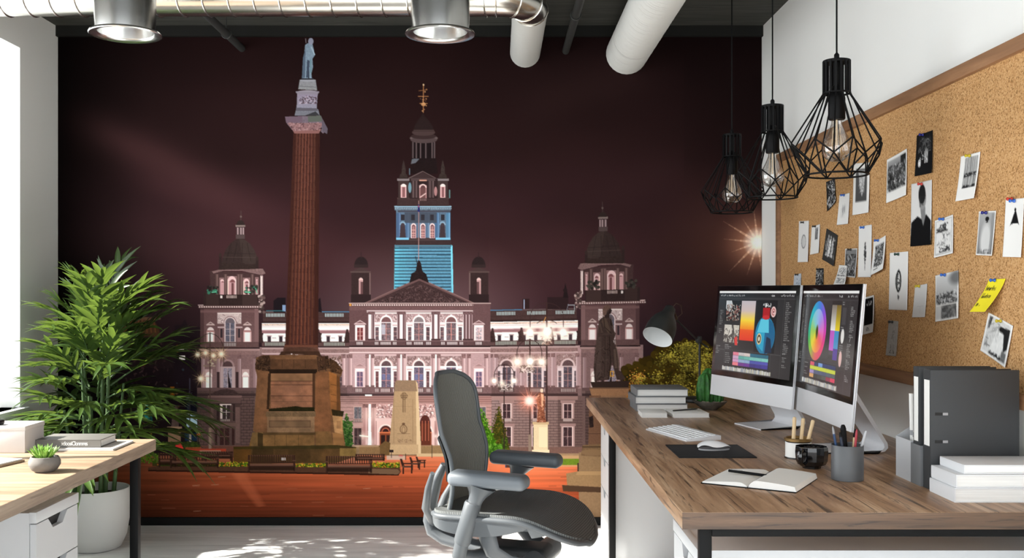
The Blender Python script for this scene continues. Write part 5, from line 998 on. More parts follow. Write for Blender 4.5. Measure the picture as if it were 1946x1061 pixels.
for k, (kind, q, pn, nm, lab, cat) in enumerate(SHEETS):
    pc = [(1440+x/2.0395, 200+y/2.0395) for x, y in q]
    c = [on_board(*p, off=.0015) for p in pc]
    wd = ((c[1]-c[0]).length+(c[2]-c[3]).length)/2; hd = ((c[3]-c[0]).length+(c[2]-c[1]).length)/2
    w = 40; h = max(20, int(round(w*hd/wd))); h = min(h, 190)
    A = art_for(kind, w, h, 40+k)
    curl = {'note': .035, 'slip': .02, 'text': .012, 'polaroid': .012, 'planks': .010}.get(kind, .004)
    base = Vector(c[0])
    def fn(U, V, c=c, curl=curl):
        q0 = [np.array(p) for p in c]; U_, V_ = U[..., None], V[..., None]
        p = q0[0]*(1-U_)*(1-V_)+q0[1]*U_*(1-V_)+q0[2]*U_*V_+q0[3]*(1-U_)*V_
        p[..., 0] -= curl*V**1.6+(.004 if kind == 'slip' else 0)+.0016*(1-np.cos((U-.5)*PI))
        return p
    o = colour_grid(nm, w-1, A.shape[0]-1, fn, A, M['print'], None, .0006); tag(o, lab, cat, 'prints pinned on the corkboard')
    if pn:
        f = pn[1]; pt = c[0]*(1-f)+c[1]*f; pt = pt+(c[3]-c[0])*.035; pt.x = BX-.0035
        nmq = {NB: 'dark blue', BL: 'blue', BK: 'black', YE: 'yellow', RD: 'red', GN: 'dark green'}[pn[0]]
        lb = PINNED[kind]
        pin(pt, pn[0], '%s push pin holding the %s' % (nmq, lb))
    if kind == 'dress': pt = c[0]*.62+c[1]*.38; pt.x = BX-.0035; pin(pt, RD, 'red push pin at the top edge of the sheet with the black dress')

# ---------------------------------------------------------------- desks
def desk(name, label, loc, x0, x1, y0, y1, th, m, legs, rails):
    t = thing(name, label, 'desk', loc); lx, ly, _ = loc
    b = MB(); b.span((x0-lx, y0-ly, DESK-th), (x1-lx, y1-ly, DESK), .0022); b.build('tabletop', m, t, 30)
    for (a, c) in legs: b = MB(); b.span((a-.015-lx, c-.015-ly, 0), (a+.015-lx, c+.015-ly, DESK-th), .002); b.build('leg', M['black'], t, 30)
    for (a, bb) in rails: q = MB(); q.span([p-o for p, o in zip(a, loc)], [p-o for p, o in zip(bb, loc)], .002); q.build('rail', M['black'], t, 30)
    return t
tz = DESK-.042
desk('corner_desk', 'wide rustic oak topped desk on a black frame under the corkboard', (.95, 3.75, 0), .4495, XR-.001, 2.436, 5.08, .042, M['walnut'],
     [(.512, 2.475), (1.41, 2.475), (.537, 4.69), (1.41, 4.69)], [((.527, 2.46, tz-.024), (1.395, 2.49, tz)), ((.552, 4.675, tz-.024), (1.395, 4.705, tz)), ((1.40, 2.49, tz-.024), (1.42, 4.675, tz))])
tz2 = .75-.04
desk('window_desk', 'pale oak topped desk on black legs beside the window', (-1.83, 2.9, 0), XL+.002, -1.2475, 1.55, 3.647, .041, M['oak'],
     [(-1.30, 3.585), (-2.38, 3.585), (-1.30, 1.62), (-2.38, 1.62)], [((-2.365, 3.57, tz2-.025), (-1.315, 3.6, tz2)), ((-2.365, 1.605, tz2-.025), (-1.315, 1.635, tz2))])

def drawer_unit(label, loc, face, dep, wid, hgt, n, gap=.004, notch=.09):
    """face=+1 drawers look to +x, -1 to -x; front plane at local x=0, width along y"""
    t = thing('drawer_unit', label, 'drawer unit', loc, 0, 'white drawer units')
    b = MB(); w2 = wid/2; f = face
    b.span((-f*.022, -w2, 0), (-f*dep, w2, hgt-.002)); bd = b.build('body', M['white'], t, None)
    b = MB(); b.span((-f*.021, -w2+.006, .01), (-f*.0225, w2-.006, hgt-.04)); b.build('recess_shade', M['recess_shade'], bd, None)  # thin dark sheet painting the shade seen through the pull cutouts
    b = MB(); b.span((-f*.022, -w2, hgt-.034), (0, w2, hgt), .001); b.build('top_rail', M['white'], t, 30)
    dh = (hgt-.034-.012)/n
    for k in range(n):
        z1 = hgt-.034-k*dh-gap; z0 = z1-dh+gap; ya, yb = -w2+.005, w2-.005
        poly = [(ya, z0), (yb, z0), (yb, z1), (notch*.55, z1), (notch*.28, z1-.034), (-notch*.28, z1-.034), (-notch*.55, z1), (ya, z1)]
        b = MB(); b.prism(poly, 'x', -f*.021, -f*.002); b.build('drawer', M['white'], t, None)
    return t
dk = bpy.data.objects['corner_desk']
b = MB(); b.span((.4495-.95, 2.4352-3.75, DESK-.0418), (XR-.0012-.95, 2.4362-3.75, DESK-.0012)); b.build('edge_band', wood('desk edge band', [(.24, (46, 32, 22)), (.42, (70, 50, 35)), (.58, (88, 64, 45)), (.74, (108, 82, 60))], (30, 20, 14), .42, 'X', 1.3, .7), dk, None)  # front edge wood darkened in colour to offset the strong light on it
wd = bpy.data.objects['window_desk']
b = MB(); b.span((-1.2478+1.83, 1.5508-2.9, DESK-.0405), (-1.2470+1.83, 3.6465-2.9, DESK-.0012)); b.build('edge_band', wood('oak edge band', [(.24, (98, 82, 68)), (.42, (126, 108, 92)), (.58, (146, 128, 110)), (.74, (166, 148, 130))], (70, 56, 46), .5, 'Y', 1.3, .5), wd, None)
drawer_unit('low white drawer unit under the pale window desk', (-1.402, 3.191, 0), 1, .44, .308, .617, 4, notch=.125)
drawer_unit('white drawer unit at the mural end of the large desk, four cutout pulls', (.519, 4.885, 0), -1, .58, .34, .66, 4)
drawer_unit('white drawer unit under the near corner of the large desk', (.519, 2.78, 0), -1, .92, .36, .617, 4)

# ---------------------------------------------------------------- books and papers
def book(name, label, loc, w, d, h, cover, rz=0., group=None, spine='x', pages=True, hard=.003, back=None):
    t = thing(name, label, 'book', loc, rz, group); c = hard
    b = MB(); b.span((-w/2, -d/2, 0), (w/2, d/2, c), .0008); b.span((-w/2, -d/2, h-c), (w/2, d/2, h), .0008)
    if spine == '-x': b.span((-w/2, -d/2, c), (-w/2+c, d/2, h-c))
    else: b.span((-w/2, -d/2, c), (w/2, -d/2+c, h-c))
    b.build('cover', cover, t, 30); i = .004
    b = MB()
    if spine == '-x': b.span((-w/2+c, -d/2+i, c), (w/2-i, d/2-i, h-c))
    else: b.span((-w/2+i, -d/2+c, c), (w/2-i, d/2-i, h-c))
    b.build('page_block', M['pages'], t, None); return t
g = 'grey books stacked at the mural end of the desk'
for k, (dx, rz) in enumerate(((.002, 0), (-.006, .01), (.004, -.008))):
    book('hardback_book', ['bottom grey hardback of the three book stack beside the desk lamp', 'middle grey hardback of the three book stack beside the desk lamp', 'top grey hardback of the three book stack beside the desk lamp'][k],
         (.737+dx, 4.60, DESK+k*.0335), .232, .225, .033, M['grey_cover'], rz, g, '-x')
g = 'thin white notebooks in front of the grey books'
for nm, lab, lx, ly, w, d, h, rz in (('notebook', 'thin white notebook lying against the grey book stack', .672, 4.34, .11, .15, .020, -.04), ('notebook', 'thin white notebook with a slim pen on top near the cactus', .822, 4.35, .155, .17, .019, .06)):
    t = thing(nm, lab, 'notebook', (lx, ly-.0, DESK), rz, g); b = MB(); b.span((-w/2, -d/2, 0), (w/2, d/2, h*.08)); b.span((-w/2, -d/2, h*.92), (w/2, d/2, h), .0006); b.span((-w/2, -d/2, 0), (-w/2+.002, d/2, h)); b.build('cover', M['paper'], t, 30)
    b = MB(); b.span((-w/2+.002, -d/2+.002, h*.08), (w/2-.002, d/2-.002, h*.92)); b.build('page_block', M['pages'], t, None)
t = thing('pen', 'slim dark pen lying on the thin white notebooks', 'pen', (.82, 4.36, DESK+.0195+.0032), .5); b = MB(); b.tube([(-.07, 0, 0), (.055, 0, 0), (.066, 0, 0)], [.0032, .0032, .001], 10); b.build('barrel', M['pipe'], t); b = MB(); b.span((.03, -.001, .0028), (.062, .001, .005)); b.build('clip', M['chrome'], t)
g = 'white books stacked by the binders'
for k, (x0, y0, h, w, d) in enumerate(((1.163, 2.545, .037, .262, .148), (1.168, 2.548, .033, .26, .147), (1.192, 2.556, .023, .25, .14))):
    z = DESK+[0, .0375, .071][k]
    book('white_book', ['thickest white hardback at the bottom of the stack before the binders', 'middle white hardback of the stack before the binders', 'thinnest white hardback on top of the stack before the binders'][k], (x0+w/2, y0+d/2, z), w, d, h, M['white_cover'], 0, g, '-x')
# open notebook with a pen
t = thing('open_notebook', 'open blank notebook with black cover lying on the desk', 'notebook', (.742, 2.832, DESK), math.radians(-31))
pw, ph = .128, .232
b = MB(); b.span((-pw-.004, -ph/2-.003, 0), (pw+.004, ph/2+.003, .003), .001); b.build('cover', M['black'], t, 30)
for sgn in (-1, 1):
    th = .012 if sgn < 0 else .020
    def top(x): u = x/pw; return .003+th*(1-(1-min(1, u*5))**2)*(1-.35*u*u if sgn > 0 else 1-.75*u**1.5)
    b = MB(); n = 16; poly = [(0, .003)]+[(sgn*(pw*k/n), top(pw*k/n)) for k in range(n+1)]+[(sgn*(pw+.0), .003)]
    poly = [(0, .003)]+[(sgn*pw*k/n, max(.0035, top(pw*k/n))) for k in range(0, n+1)]+[(sgn*(pw+(.004 if sgn > 0 else 0)), .003)]
    b.prism(poly, 'y', -ph/2, ph/2); b.build('pages', M['paper'], t, 50)
b = MB(); b.tube([(0, -ph/2-.02, .002), (.003, -ph/2, .006), (.001, -ph/4, .009), (0, ph/2, .012)], .0015, 5, flat=(.3, 1)); b.build('ribbon', M['pipe'], t)
t = thing('pen', 'black ballpoint pen lying on the open notebook', 'pen', (.715, 2.845, DESK+.0195), math.radians(-38)); b = MB(); b.tube([(-.062, 0, .002), (.05, 0, 0), (.07, 0, -.001)], [.0042, .0042, .001], 12); b.build('barrel', M['black'], t); b = MB(); b.span((-.055, -.0012, .0055), (-.02, .0012, .0075)); b.build('clip', M['chrome'], t)

# ---------------------------------------------------------------- binders and file box
def binder(label, x0, x1, y0, y1, slots):
    t = thing('ring_binder', label, 'binder', (x0, y0, DESK+(0 if slots else .003)), 0, 'charcoal lever arch binders'); w, d, h = x1-x0, y1-y0, .325
    b = MB(); b.span((0, 0, 0), (w, .003, h), .001); b.span((0, d-.003, 0), (w, d, h), .001); b.span((0, .003, 0), (.003, d-.003, h)); b.build('cover', M['binder'], t, 30)
    b = MB(); b.span((.01, .006, .004), (w-.012, d*.7, h-.025)); b.build('paper_block', M['paper'], t, None)
    b = MB(); b.span((-.0008, d*.12, .118), (.0004, d*.82, h-.028)); b.build('spine_label', M['paper'], t, None)
    if slots:
        for z in (.202, .127):
            b = MB(); b.span((.012, -.0008, z), (.034, .001, z+.008)); so1 = b.build('slot', M['binder_dark'], t, None); b = MB(); b.span((.033, -.0014, z+.0005), (.047, .001, z+.0075), .0004); b.build('slot_rivet', M['grey_edge'], so1, None)
    return t
binder('charcoal ring binder facing the room behind the white books', 1.172, 1.413, 2.708, 2.755, True)
binder('charcoal ring binder standing behind the other binder', 1.1705, 1.386, 2.779, 2.817, False)
def filebox(label, y0, y1, m, hf, hb):
    t = thing('magazine_file', label, 'magazine file', (1.166, y0, DESK), 0, 'desk magazine files'); d = y1-y0; w = .235; q = .0025
    b = MB()
    b.prism([(0, 0), (w, 0), (w, hb), (w*.55, hb), (0, hf)], 'y', d-q, d); b.span((0, q, 0), (q, d-q, hf)); b.span((w-q, q, 0), (w, d-q, hb)); b.span((q, q, 0), (w-q, d-q, q)); b.prism([(0, 0), (w, 0), (w, min(hb, .12)), (0, hf)], 'y', 0, q)
    b.build('box', m, t, None); return t
filebox('white magazine file holding rolled papers', 2.824, 2.928, M['white'], .116, .2)
filebox('grey magazine file around the rear binder', 2.758, 2.8225, M['grey_cover'], .112, .118)
for k, (dy, lean, hh_, lab) in enumerate(((.035, .012, .235, 'tallest rolled paper standing in the white magazine file'), (.062, -.006, .24, 'rolled paper at the back of the white magazine file'), (.02, .022, .215, 'shortest rolled paper leaning in the white magazine file'))):
    t = thing('paper_roll', lab, 'paper', (1.19+.012*k, 2.828+dy, DESK+.0035), 0, 'rolled papers in the magazine file')
    b = MB(); b.tube([(0, 0, 0), (lean, 0, hh_)], .0075, 12); b.build('roll', M['paper'], t); b = MB(); b.tube([(lean*.5, 0, hh_*.5), (lean*.56, 0, hh_*.56)], .0079, 12); b.build('band', M['grey_edge'], t)

# ---------------------------------------------------------------- computers
def screen_art(second):
    A = Paint(0, 0, 160, 90, 4, (43, 43, 44), 5 if second else 3); R, E, L = A.rect, A.ell, A.line; r = A.rng
    R(0, 0, 160, 2.6, (232, 232, 230)); R(0, 2.6, 160, 7, (34, 34, 35)); A.scribble(40, 3, 4, 60, 5.8, .7, [(190, 190, 190), (120, 120, 120)], .8, 3); A.scribble(10, 110, 4, 120, 5.8, .7, [(190, 190, 190)], .8, 3); A.scribble(18, 132, 4, 157, 5.8, .7, [(170, 170, 170)], .8, 3)
    def lines(x, ya, yb, w, n=1, c=(176, 176, 174), st=1.9):
        y = ya
        while y < yb:
            xx = x
            if r.random() > .1:
                e = x+w*r.uniform(.45, 1)
                while xx < e: q = r.uniform(.5, 1.6); R(xx, y, min(e, xx+q), y+.8, c, r.uniform(.5, .95)); xx += q+.45
            y += st
    R(0, 8, 160, 9, (54, 54, 55)); L(0, 66, 140, 66, .5, (84, 84, 84)); L(140, 8, 140, 90, .5, (72, 72, 72))
    if not second:
        lines(5, 20, 50, 8); lines(2, 62, 70, 10); lines(143, 12, 64, 11); lines(143, 64, 78, 9)
        R(17, 11, 51, 33, (24, 23, 23)); A.poly([(18, 11), (30, 11), (34, 17), (26, 24), (18, 20)], (190, 194, 196), tex=.2); A.scribble(150, 20, 15, 50, 33, 1., [(120, 100, 84), (196, 186, 172), (60, 50, 46), (150, 70, 60), (226, 222, 214)], .85, 3)
        R(17, 38, 51, 58, (84, 80, 76), tex=.2); A.poly([(18, 38), (34, 38), (36, 47), (30, 50), (18, 48)], (206, 200, 190), tex=.12); A.poly([(38, 38), (51, 38), (51, 50), (42, 48)], (196, 190, 178), tex=.15); A.scribble(70, 18, 42, 50, 57, 1., [(40, 36, 34), (226, 220, 208), (150, 140, 130)], .8, 3); A.poly([(42, 52), (48, 50), (50, 60), (44, 60)], (210, 60, 56)); lines(22, 60, 65, 18)
        for ya, yb, c0, c1 in ((11, 22, (190, 182, 188), (206, 186, 180)), (22, 32, (206, 186, 180), (246, 214, 60)), (32, 42, (246, 214, 60), (238, 130, 30)), (42, 54, (232, 92, 34), (220, 50, 28))): R(53, ya, 83, yb+.3, c0, col2=c1)
        R(53, 54, 83, 64, (36, 36, 36)); R(85, 10, 127, 65, (20, 22, 24))
        E(106, 47, 20, 20, (22, 120, 160)); A.poly([(106, 27), (122, 34), (126, 47), (121, 60), (106, 66)], (18, 96, 140)); A.poly([(96, 30), (112, 30), (114, 44), (90, 44)], (90, 196, 220)); A.poly([(88, 44), (106, 44), (104, 64), (92, 58)], (40, 160, 196)); A.poly([(110, 48), (118, 50), (122, 64), (108, 66)], (14, 40, 66)); E(95, 51, 5, 6, (210, 190, 140)); E(95, 51, 3.6, 4.4, (60, 50, 40)); E(95, 51, 1.8, 2.4, (230, 220, 190))
        R(99, 18, 113, 29, (170, 24, 30)); E(106, 28, 7, 2.4, (196, 40, 44)); A.scribble(16, 98, 13, 114, 17, 1.2, [(236, 236, 236), (170, 170, 170)], .9, 3); E(120, 22, 5.2, 5.6, (226, 190, 186)); A.arc(120, 22, 3, 3.2, 0, 300, 1., (170, 80, 80)); E(120, 22, 1.2, 1.2, (120, 40, 44))
        rows = [[(230, 130, 150), (206, 196, 196), (222, 206, 200), (34, 104, 130), (34, 104, 130), (34, 104, 130)], [(214, 170, 200), (96, 170, 160), (110, 184, 172), (120, 196, 186), (124, 200, 190), (130, 206, 196)], [(220, 160, 200), (150, 176, 206), (140, 170, 204), (76, 86, 170), (80, 84, 176), (84, 84, 180)], [(240, 130, 140), (120, 60, 140), (110, 56, 150), (60, 50, 130), (62, 54, 140), (66, 60, 150)]]
    else:
        lines(4, 14, 52, 6, st=1.6); lines(14, 18, 64, 4, st=1.6); lines(3, 60, 70, 10); lines(143, 14, 40, 12, st=1.5); lines(141, 46, 78, 10, st=1.5); A.line(148, 40, 146, 44, .8, (170, 170, 170))
        b_ = A.box(26, 9, 84, 67); X, Y = A.grid(b_); cx, cy, rx, ry = 54, 38, 27, 28
        dx, dy = (X-cx)/rx, (Y-cy)/ry; d = np.sqrt(dx*dx+dy*dy); hue = (np.arctan2(-dy, dx)/(2*np.pi)+1) % 1
        keys = np.array([0, .12, .25, .38, .5, .62, .75, .9, 1.]); kc = np.array([(206, 60, 170), (130, 80, 210), (50, 130, 210), (20, 180, 190), (30, 170, 140), (130, 190, 40), (214, 90, 90), (226, 40, 110), (206, 60, 170)], float)
        hc = np.stack([np.interp(hue, keys, kc[:, q]) for q in range(3)], -1)
        inner = np.stack([np.interp(hue, keys, np.array([(220, 110, 190), (160, 140, 220), (140, 180, 225), (120, 200, 200), (150, 200, 90), (226, 210, 50), (236, 140, 50), (230, 90, 110), (220, 110, 190)], float)[:, q]) for q in range(3)], -1)
        A.a[b_[2]:b_[3], b_[0]:b_[1]] = np.where((d < 1)[..., None], np.where((d < .74)[..., None], inner, hc), A.a[b_[2]:b_[3], b_[0]:b_[1]])
        E(54, 39, 3.6, 6, (90, 90, 20), soft=.6); E(54, 38, 1.6, 4, (30, 40, 10))
        R(92, 9, 118, 62, (30, 30, 30)); R(93, 13, 106, 36, (120, 112, 100), col2=(232, 230, 226)); R(106, 13, 118, 36, (110, 90, 40), col2=(230, 206, 30)); R(93, 36, 105, 54, (186, 90, 190)); R(105, 36, 117, 52, (60, 140, 190)); R(105, 52, 117, 62, (70, 40, 140)); R(93, 54, 105, 58, (60, 50, 60))
        R(122, 15, 132, 30, (62, 62, 64)); E(127, 40, 4.4, 6.4, (222, 220, 216)); E(126, 60, 4, 7, (216, 176, 170)); lines(121, 48, 54, 10); lines(121, 10, 13, 10); lines(121, 32, 34, 10)
        rows = [[(224, 90, 110), (40, 60, 100), (120, 160, 220), (40, 60, 110), (38, 58, 104), (36, 56, 100)], [(206, 216, 70)]*6, [(170, 150, 200), (90, 100, 130), (84, 96, 124), (80, 92, 120), (80, 100, 110), (80, 100, 100)], [(224, 170, 110), (60, 66, 60), (70, 76, 70), (84, 90, 84), (150, 60, 80), (224, 70, 100)]]
    R(22, 66, 120, 92, (38, 38, 39)); L(22, 66, 22, 82, .5, (80, 80, 80)); L(120, 66, 120, 82, .5, (80, 80, 80)); lines(24, 69, 81, 14, st=2.1)
    for j, rw in enumerate(rows):
        for i, c in enumerate(rw): R(42+i*12.4, 67.4+j*3.7, 42+(i+1)*12.4+.2, 67.4+j*3.7+3.5, tuple(q*.95 for q in c), tex=.06)
    x = 20.
    R(18, 84.4, 124, 88.6, (120, 118, 112), .5)
    while x < 123: q = r.uniform(1.2, 2.6); R(x, 83.8+r.uniform(0, 1), x+q, 88.4, [(226, 224, 218), (190, 188, 180), (206, 204, 180), (170, 180, 190)][int(r.integers(4))], .95); x += q+.5
    return A.down(2)
def computer(label, p0, p1, second):
    """p0,p1: far and near lower corners of the front face (x,y)"""
    d = Vector((p1[0]-p0[0], p1[1]-p0[1], 0)); w = d.length; d.normalize(); ang = math.atan2(d.y, d.x); mid = Vector(((p0[0]+p1[0])/2, (p0[1]+p1[1])/2, 0))
    t = thing('desktop_computer', label, 'computer', (mid.x, mid.y, DESK), ang, 'silver all in one computers')   # local x along the screen, -y towards the user
    T = Matrix.Rotation(math.radians(-5), 4, 'X'); z0, hh_ = .102, .462; o = Vector((0, 0, z0))
    def tr(mb): bmesh.ops.transform(mb.bm, matrix=Matrix.Translation(o) @ T, verts=mb.bm.verts)
    chin = .085
    b = MB(); b.prism([(-w/2, 0), (w/2, 0), (w/2, hh_), (-w/2, hh_)], 'y', 0, .006); nx = 12
    b.bm.free(); b = MB()
    def back(u, v): x = (u-.5)*w; z = v*hh_; e = min(1, 4*min(u, 1-u)) ; f = min(1, 4*min(v, 1-v)); return (x, .008+.03*(1-(1-e)**2)*(1-(1-f)**2), z)
    b.sheet(back, 14, 12, .002); b.span((-w/2, 0, 0), (w/2, .008, hh_), .002)
    tr(b); b.build('housing', M['alu'], t, 35)
    b = MB(); b.span((-w/2+.0005, -.0022, chin), (w/2-.0005, .0005, hh_-.0005), .0008); tr(b); sg = b.build('screen_glass', M['bezel'], t, 30)
    A = screen_art(second); m_ = .022
    def fn(U, V):
        x = (-w/2+m_)+(w-2*m_)*U; z = hh_-m_-(hh_-chin-2*m_)*V; p = np.stack([x, 0*x-.0027, z], -1).reshape(-1, 3)
        return np.array([tuple(o+(T.to_3x3() @ Vector(q))) for q in p]).reshape(*U.shape, 3)
    s = colour_grid('display', A.shape[1]-1, A.shape[0]-1, fn, A, M['screen'], sg)
    prof = [(.0, 0), (.0, .0045), (.165, .0045), (.187, .008), (.198, .02), (.196, .036), (.082, .225), (.06, .25), (.036, .25), (.066, .222), (.184, .034), (.186, .022), (.179, .012), (.165, 0)]
    b = MB(); b.prism(prof, 'x', -.1, .1); b.build('stand', M['alu'], t, 50)
    return t
computer('silver desktop computer showing a blue perfume bottle and an orange gradient', (.9036, 4.26), (1.078, 3.675), False)
computer('silver desktop computer showing a round colour wheel', (1.098, 3.725), (1.091, 3.094), True)
# keyboard
t = thing('keyboard', 'slim white keyboard lying angled on the desk', 'keyboard', (.692, 3.752, DESK), math.atan2(-.308, .102))
kw, kd = .318, .142
b = MB(); b.prism([(-kd/2, 0), (kd/2, 0), (kd/2, .016), (kd/2-.012, .017), (-kd/2, .006)], 'x', -kw/2, kw/2, .001); b.build('case', M['alu'], t, 30)
b = MB(); rows = 6
for j in range(rows):
    n = 14; y = -kd/2+.008+j*(kd-.022)/rows; kh = (kd-.022)/rows-.0035; zt = .0075+(.0095)*(j/rows)
    for i in range(n):
        x = -kw/2+.006+i*(kw-.012)/n; kk = (kw-.012)/n-.0035
        if j == 0 and 4 <= i <= 8:
            if i == 4: b.box((x+5*((kw-.012)/n)/2, y+kh/2, zt+.001), (5*(kw-.012)/n-.0035, kh, .004), .0006, 1)
            continue
        b.box((x+kk/2, y+kh/2, zt+.001), (kk, kh, .004), .0006, 1)
b.build('keys', M['key'], t, 30)
# mouse mat and mouse
t = thing('mouse_mat', 'flat black mouse mat under the white mouse', 'mouse mat', (.711, 3.359, DESK)); b = MB(); b.prism([(-.126, -.133), (.126, -.133), (.126, .133), (-.126, .133)], 'z', 0, .003, .001); b.build('mat', M['pad'], t, 30); b = MB(); b.tube([(-.125, -.132, .0025), (.125, -.132, .0025), (.125, .132, .0025), (-.125, .132, .0025)], .0012, 5, closed=True); b.build('stitched_edge', M['black'], t)
t = thing('computer_mouse', 'white computer mouse on the black mat', 'mouse', (.732, 3.385, DESK+.0032), math.radians(8))
def mouse(u, v):
    a = 2*PI*u; r = math.sin(PI/2*min(1, v*1.0)); x = .057*math.copysign(abs(math.cos(a))**.8, math.cos(a))*r; y = .031*math.copysign(abs(math.sin(a))**.8, math.sin(a))*r; h = .027*(1-.25*x/.057)*max(0, 1-(x/.0575)**2)**.55*max(0, 1-(y/.0315)**2)**.4
    return (x, y, .004+h)
b = MB(); b.sheet(mouse, 40, 14); b.build('shell', M['mouse'], t, 60); b = MB(); b.lathe([(0, 0), (1, 0), (1, .0045), (0, .0045)], 32, M=Matrix.Diagonal((.054, .029, 1, 1))); b.build('base', M['grey_edge'], t, 30)

# ---------------------------------------------------------------- desk lamp
t = thing('desk_lamp', 'black desk lamp with a bell shade near the mural', 'lamp', (.985, 4.88, DESK))
b = MB(); b.lathe([(0, 0), (.072, 0), (.078, .006), (.077, .016), (.07, .022), (.012, .024), (0, .024)], 40); b.build('base', M['lamp'], t)
b = MB(); b.tube([(0, 0, .02), (0, 0, .315)], .0055, 12); b.build('pole', M['lamp'], t)
P0 = W(1327, 648, 4.88)-Vector((.985, 4.88, DESK)); PA = W(1346, 661, 4.88)-Vector((.985, 4.88, DESK)); PB = W(1284, 607, 4.84)-Vector((.985, 4.88, DESK))
b = MB(); b.tube([PA, P0, PB], .0042, 10); b.build('arm', M['lamp'], t)
b = MB(); b.lathe([(0, -.014), (.013, -.012), (.013, .012), (0, .014)], 16, o=P0, M=Matrix.Rotation(PI/2, 4, 'X')); b.box((0, 0, .306), (.02, .018, .03), .004); b.build('joint', M['lamp'], t)
top = W(1275, 584, 4.82)-Vector((.985, 4.88, DESK)); mouthc = W(1249.5, 641, 4.72)-Vector((.985, 4.88, DESK))
ax = (mouthc-top); Ln = ax.length; ax.normalize(); Q = ax.to_track_quat('Z', 'Y').to_matrix().to_4x4()
prof = [(0, 0), (.018, .002), (.026, .01), (.029, .03), (.031, .045), (.040, .06), (.056, .085), (.066, .11), (.0715, .14), (.0725, Ln)]
b = MB(); b.lathe(prof, 40, o=top, M=Q); ls = b.build('lamp_shade', M['lamp'], t, 60)
b = MB(); b.lathe([(.0725, Ln), (.0705, Ln-.001), (.0695, .14), (.064, .11), (.054, .087), (.038, .064), (0, .058)], 40, o=top, M=Q); b.build('shade_lining', M['lamp_in'], ls, 60)
b = MB(); hb = top+ax*.03
b.tube([hb+Vector((.025, 0, .0)), PB+Vector((.006, -.01, .0)), PB], .0045, 8); b.tube([top+Vector((.012, 0, .004)), top+Vector((.025, 0, .018)), top+Vector((.05, .005, .008)), top+Vector((.056, .01, -.03)), PB+Vector((.012, 0, .012)), PB], .002, 6); b.build('hinge', M['brass'], t)

# ---------------------------------------------------------------- small desk objects
# cactus in a shallow bowl
t = thing('potted_cactus', 'green ribbed cactus in a shallow stone bowl behind the monitor', 'cactus', (.969, 4.565, DESK))
b = MB(); b.lathe([(0, 0), (.032, 0), (.036, .004), (.058, .018), (.076, .036), (.078, .040), (.075, .041), (.056, .026), (0, .024)], 40); b.build('bowl', M['bowl'], t)
b = MB(); b.lathe([(0, .036), (.04, .037), (.071, .036)], 30); b.build('soil', M['soil'], t)
rnd.seed(4); b = MB()
for k in range(70):
    a, r = rnd.uniform(0, 2*PI), .07*math.sqrt(rnd.random()); s_ = rnd.uniform(.003, .007); b.lathe([(0, -s_), (s_*.8, -s_*.5), (s_, 0), (s_*.7, s_*.6), (0, s_*.8)], 7, o=(r*math.cos(a), r*math.sin(a), .038))
b.build('pebbles', M['pebble'], t)
for k, (dx, dy, r0, hh_) in enumerate(((-.022, -.012, .036, .132), (.022, .0, .032, .118), (.0, .028, .034, .150), (-.03, .02, .026, .10), (.032, -.026, .022, .08))):
    nr = 9; b = MB(); prof = [(r0*.7, .034)]+[(r0*(.86+.14*math.sin(PI*min(1, u*1.3)))*(1 if u < .72 else math.sqrt(max(0, 1-((u-.72)/.29)**2))), .036+hh_*u) for u in np.linspace(.05, 1, 14)]+[(0, .036+hh_)]
    b.lathe(prof, nr*6, o=(dx, dy, 0), wob=lambda a, z: 1+.16*math.cos(nr*a)*(1+.25*math.sin(z*420))); b.build('cactus_stem', M['cactus'], t, 80)
# succulent on the window desk
t = thing('potted_succulent', 'small spiky green succulent in a round dark pot', 'succulent', (-1.353, 2.985, .751))
b = MB(); b.lathe([(0, 0), (.024, 0), (.036, .007), (.045, .022), (.045, .032), (.039, .045), (.036, .046), (.037, .043), (.03, .036), (0, .036)], 40); b.build('pot', M['stone_pot'], t)
b = MB(); b.lathe([(0, .041), (.02, .041), (.037, .039)], 24); b.build('soil', M['soil'], t)
b = MB(); rnd.seed(8)
for k in range(110):
    a = rnd.uniform(0, 2*PI); tl = rnd.random()**.7; l = rnd.uniform(.026, .042); r0 = .018*math.sqrt(rnd.random()); p = Vector((r0*math.cos(a), r0*math.sin(a), .040)); dr = Vector((math.cos(a)*tl*.75, math.sin(a)*tl*.75, 1-.45*tl)).normalized()
    b.tube([p, p+dr*l*.5+Vector((0, 0, .001)), p+dr*l*.85+Vector((0, 0, .003)), p+dr*l+Vector((0, 0, .0045))], [.0022, .0026, .0016, .0003], 5, flat=(.6, 1))
b.build('leaves', M['succ'], t, 60)
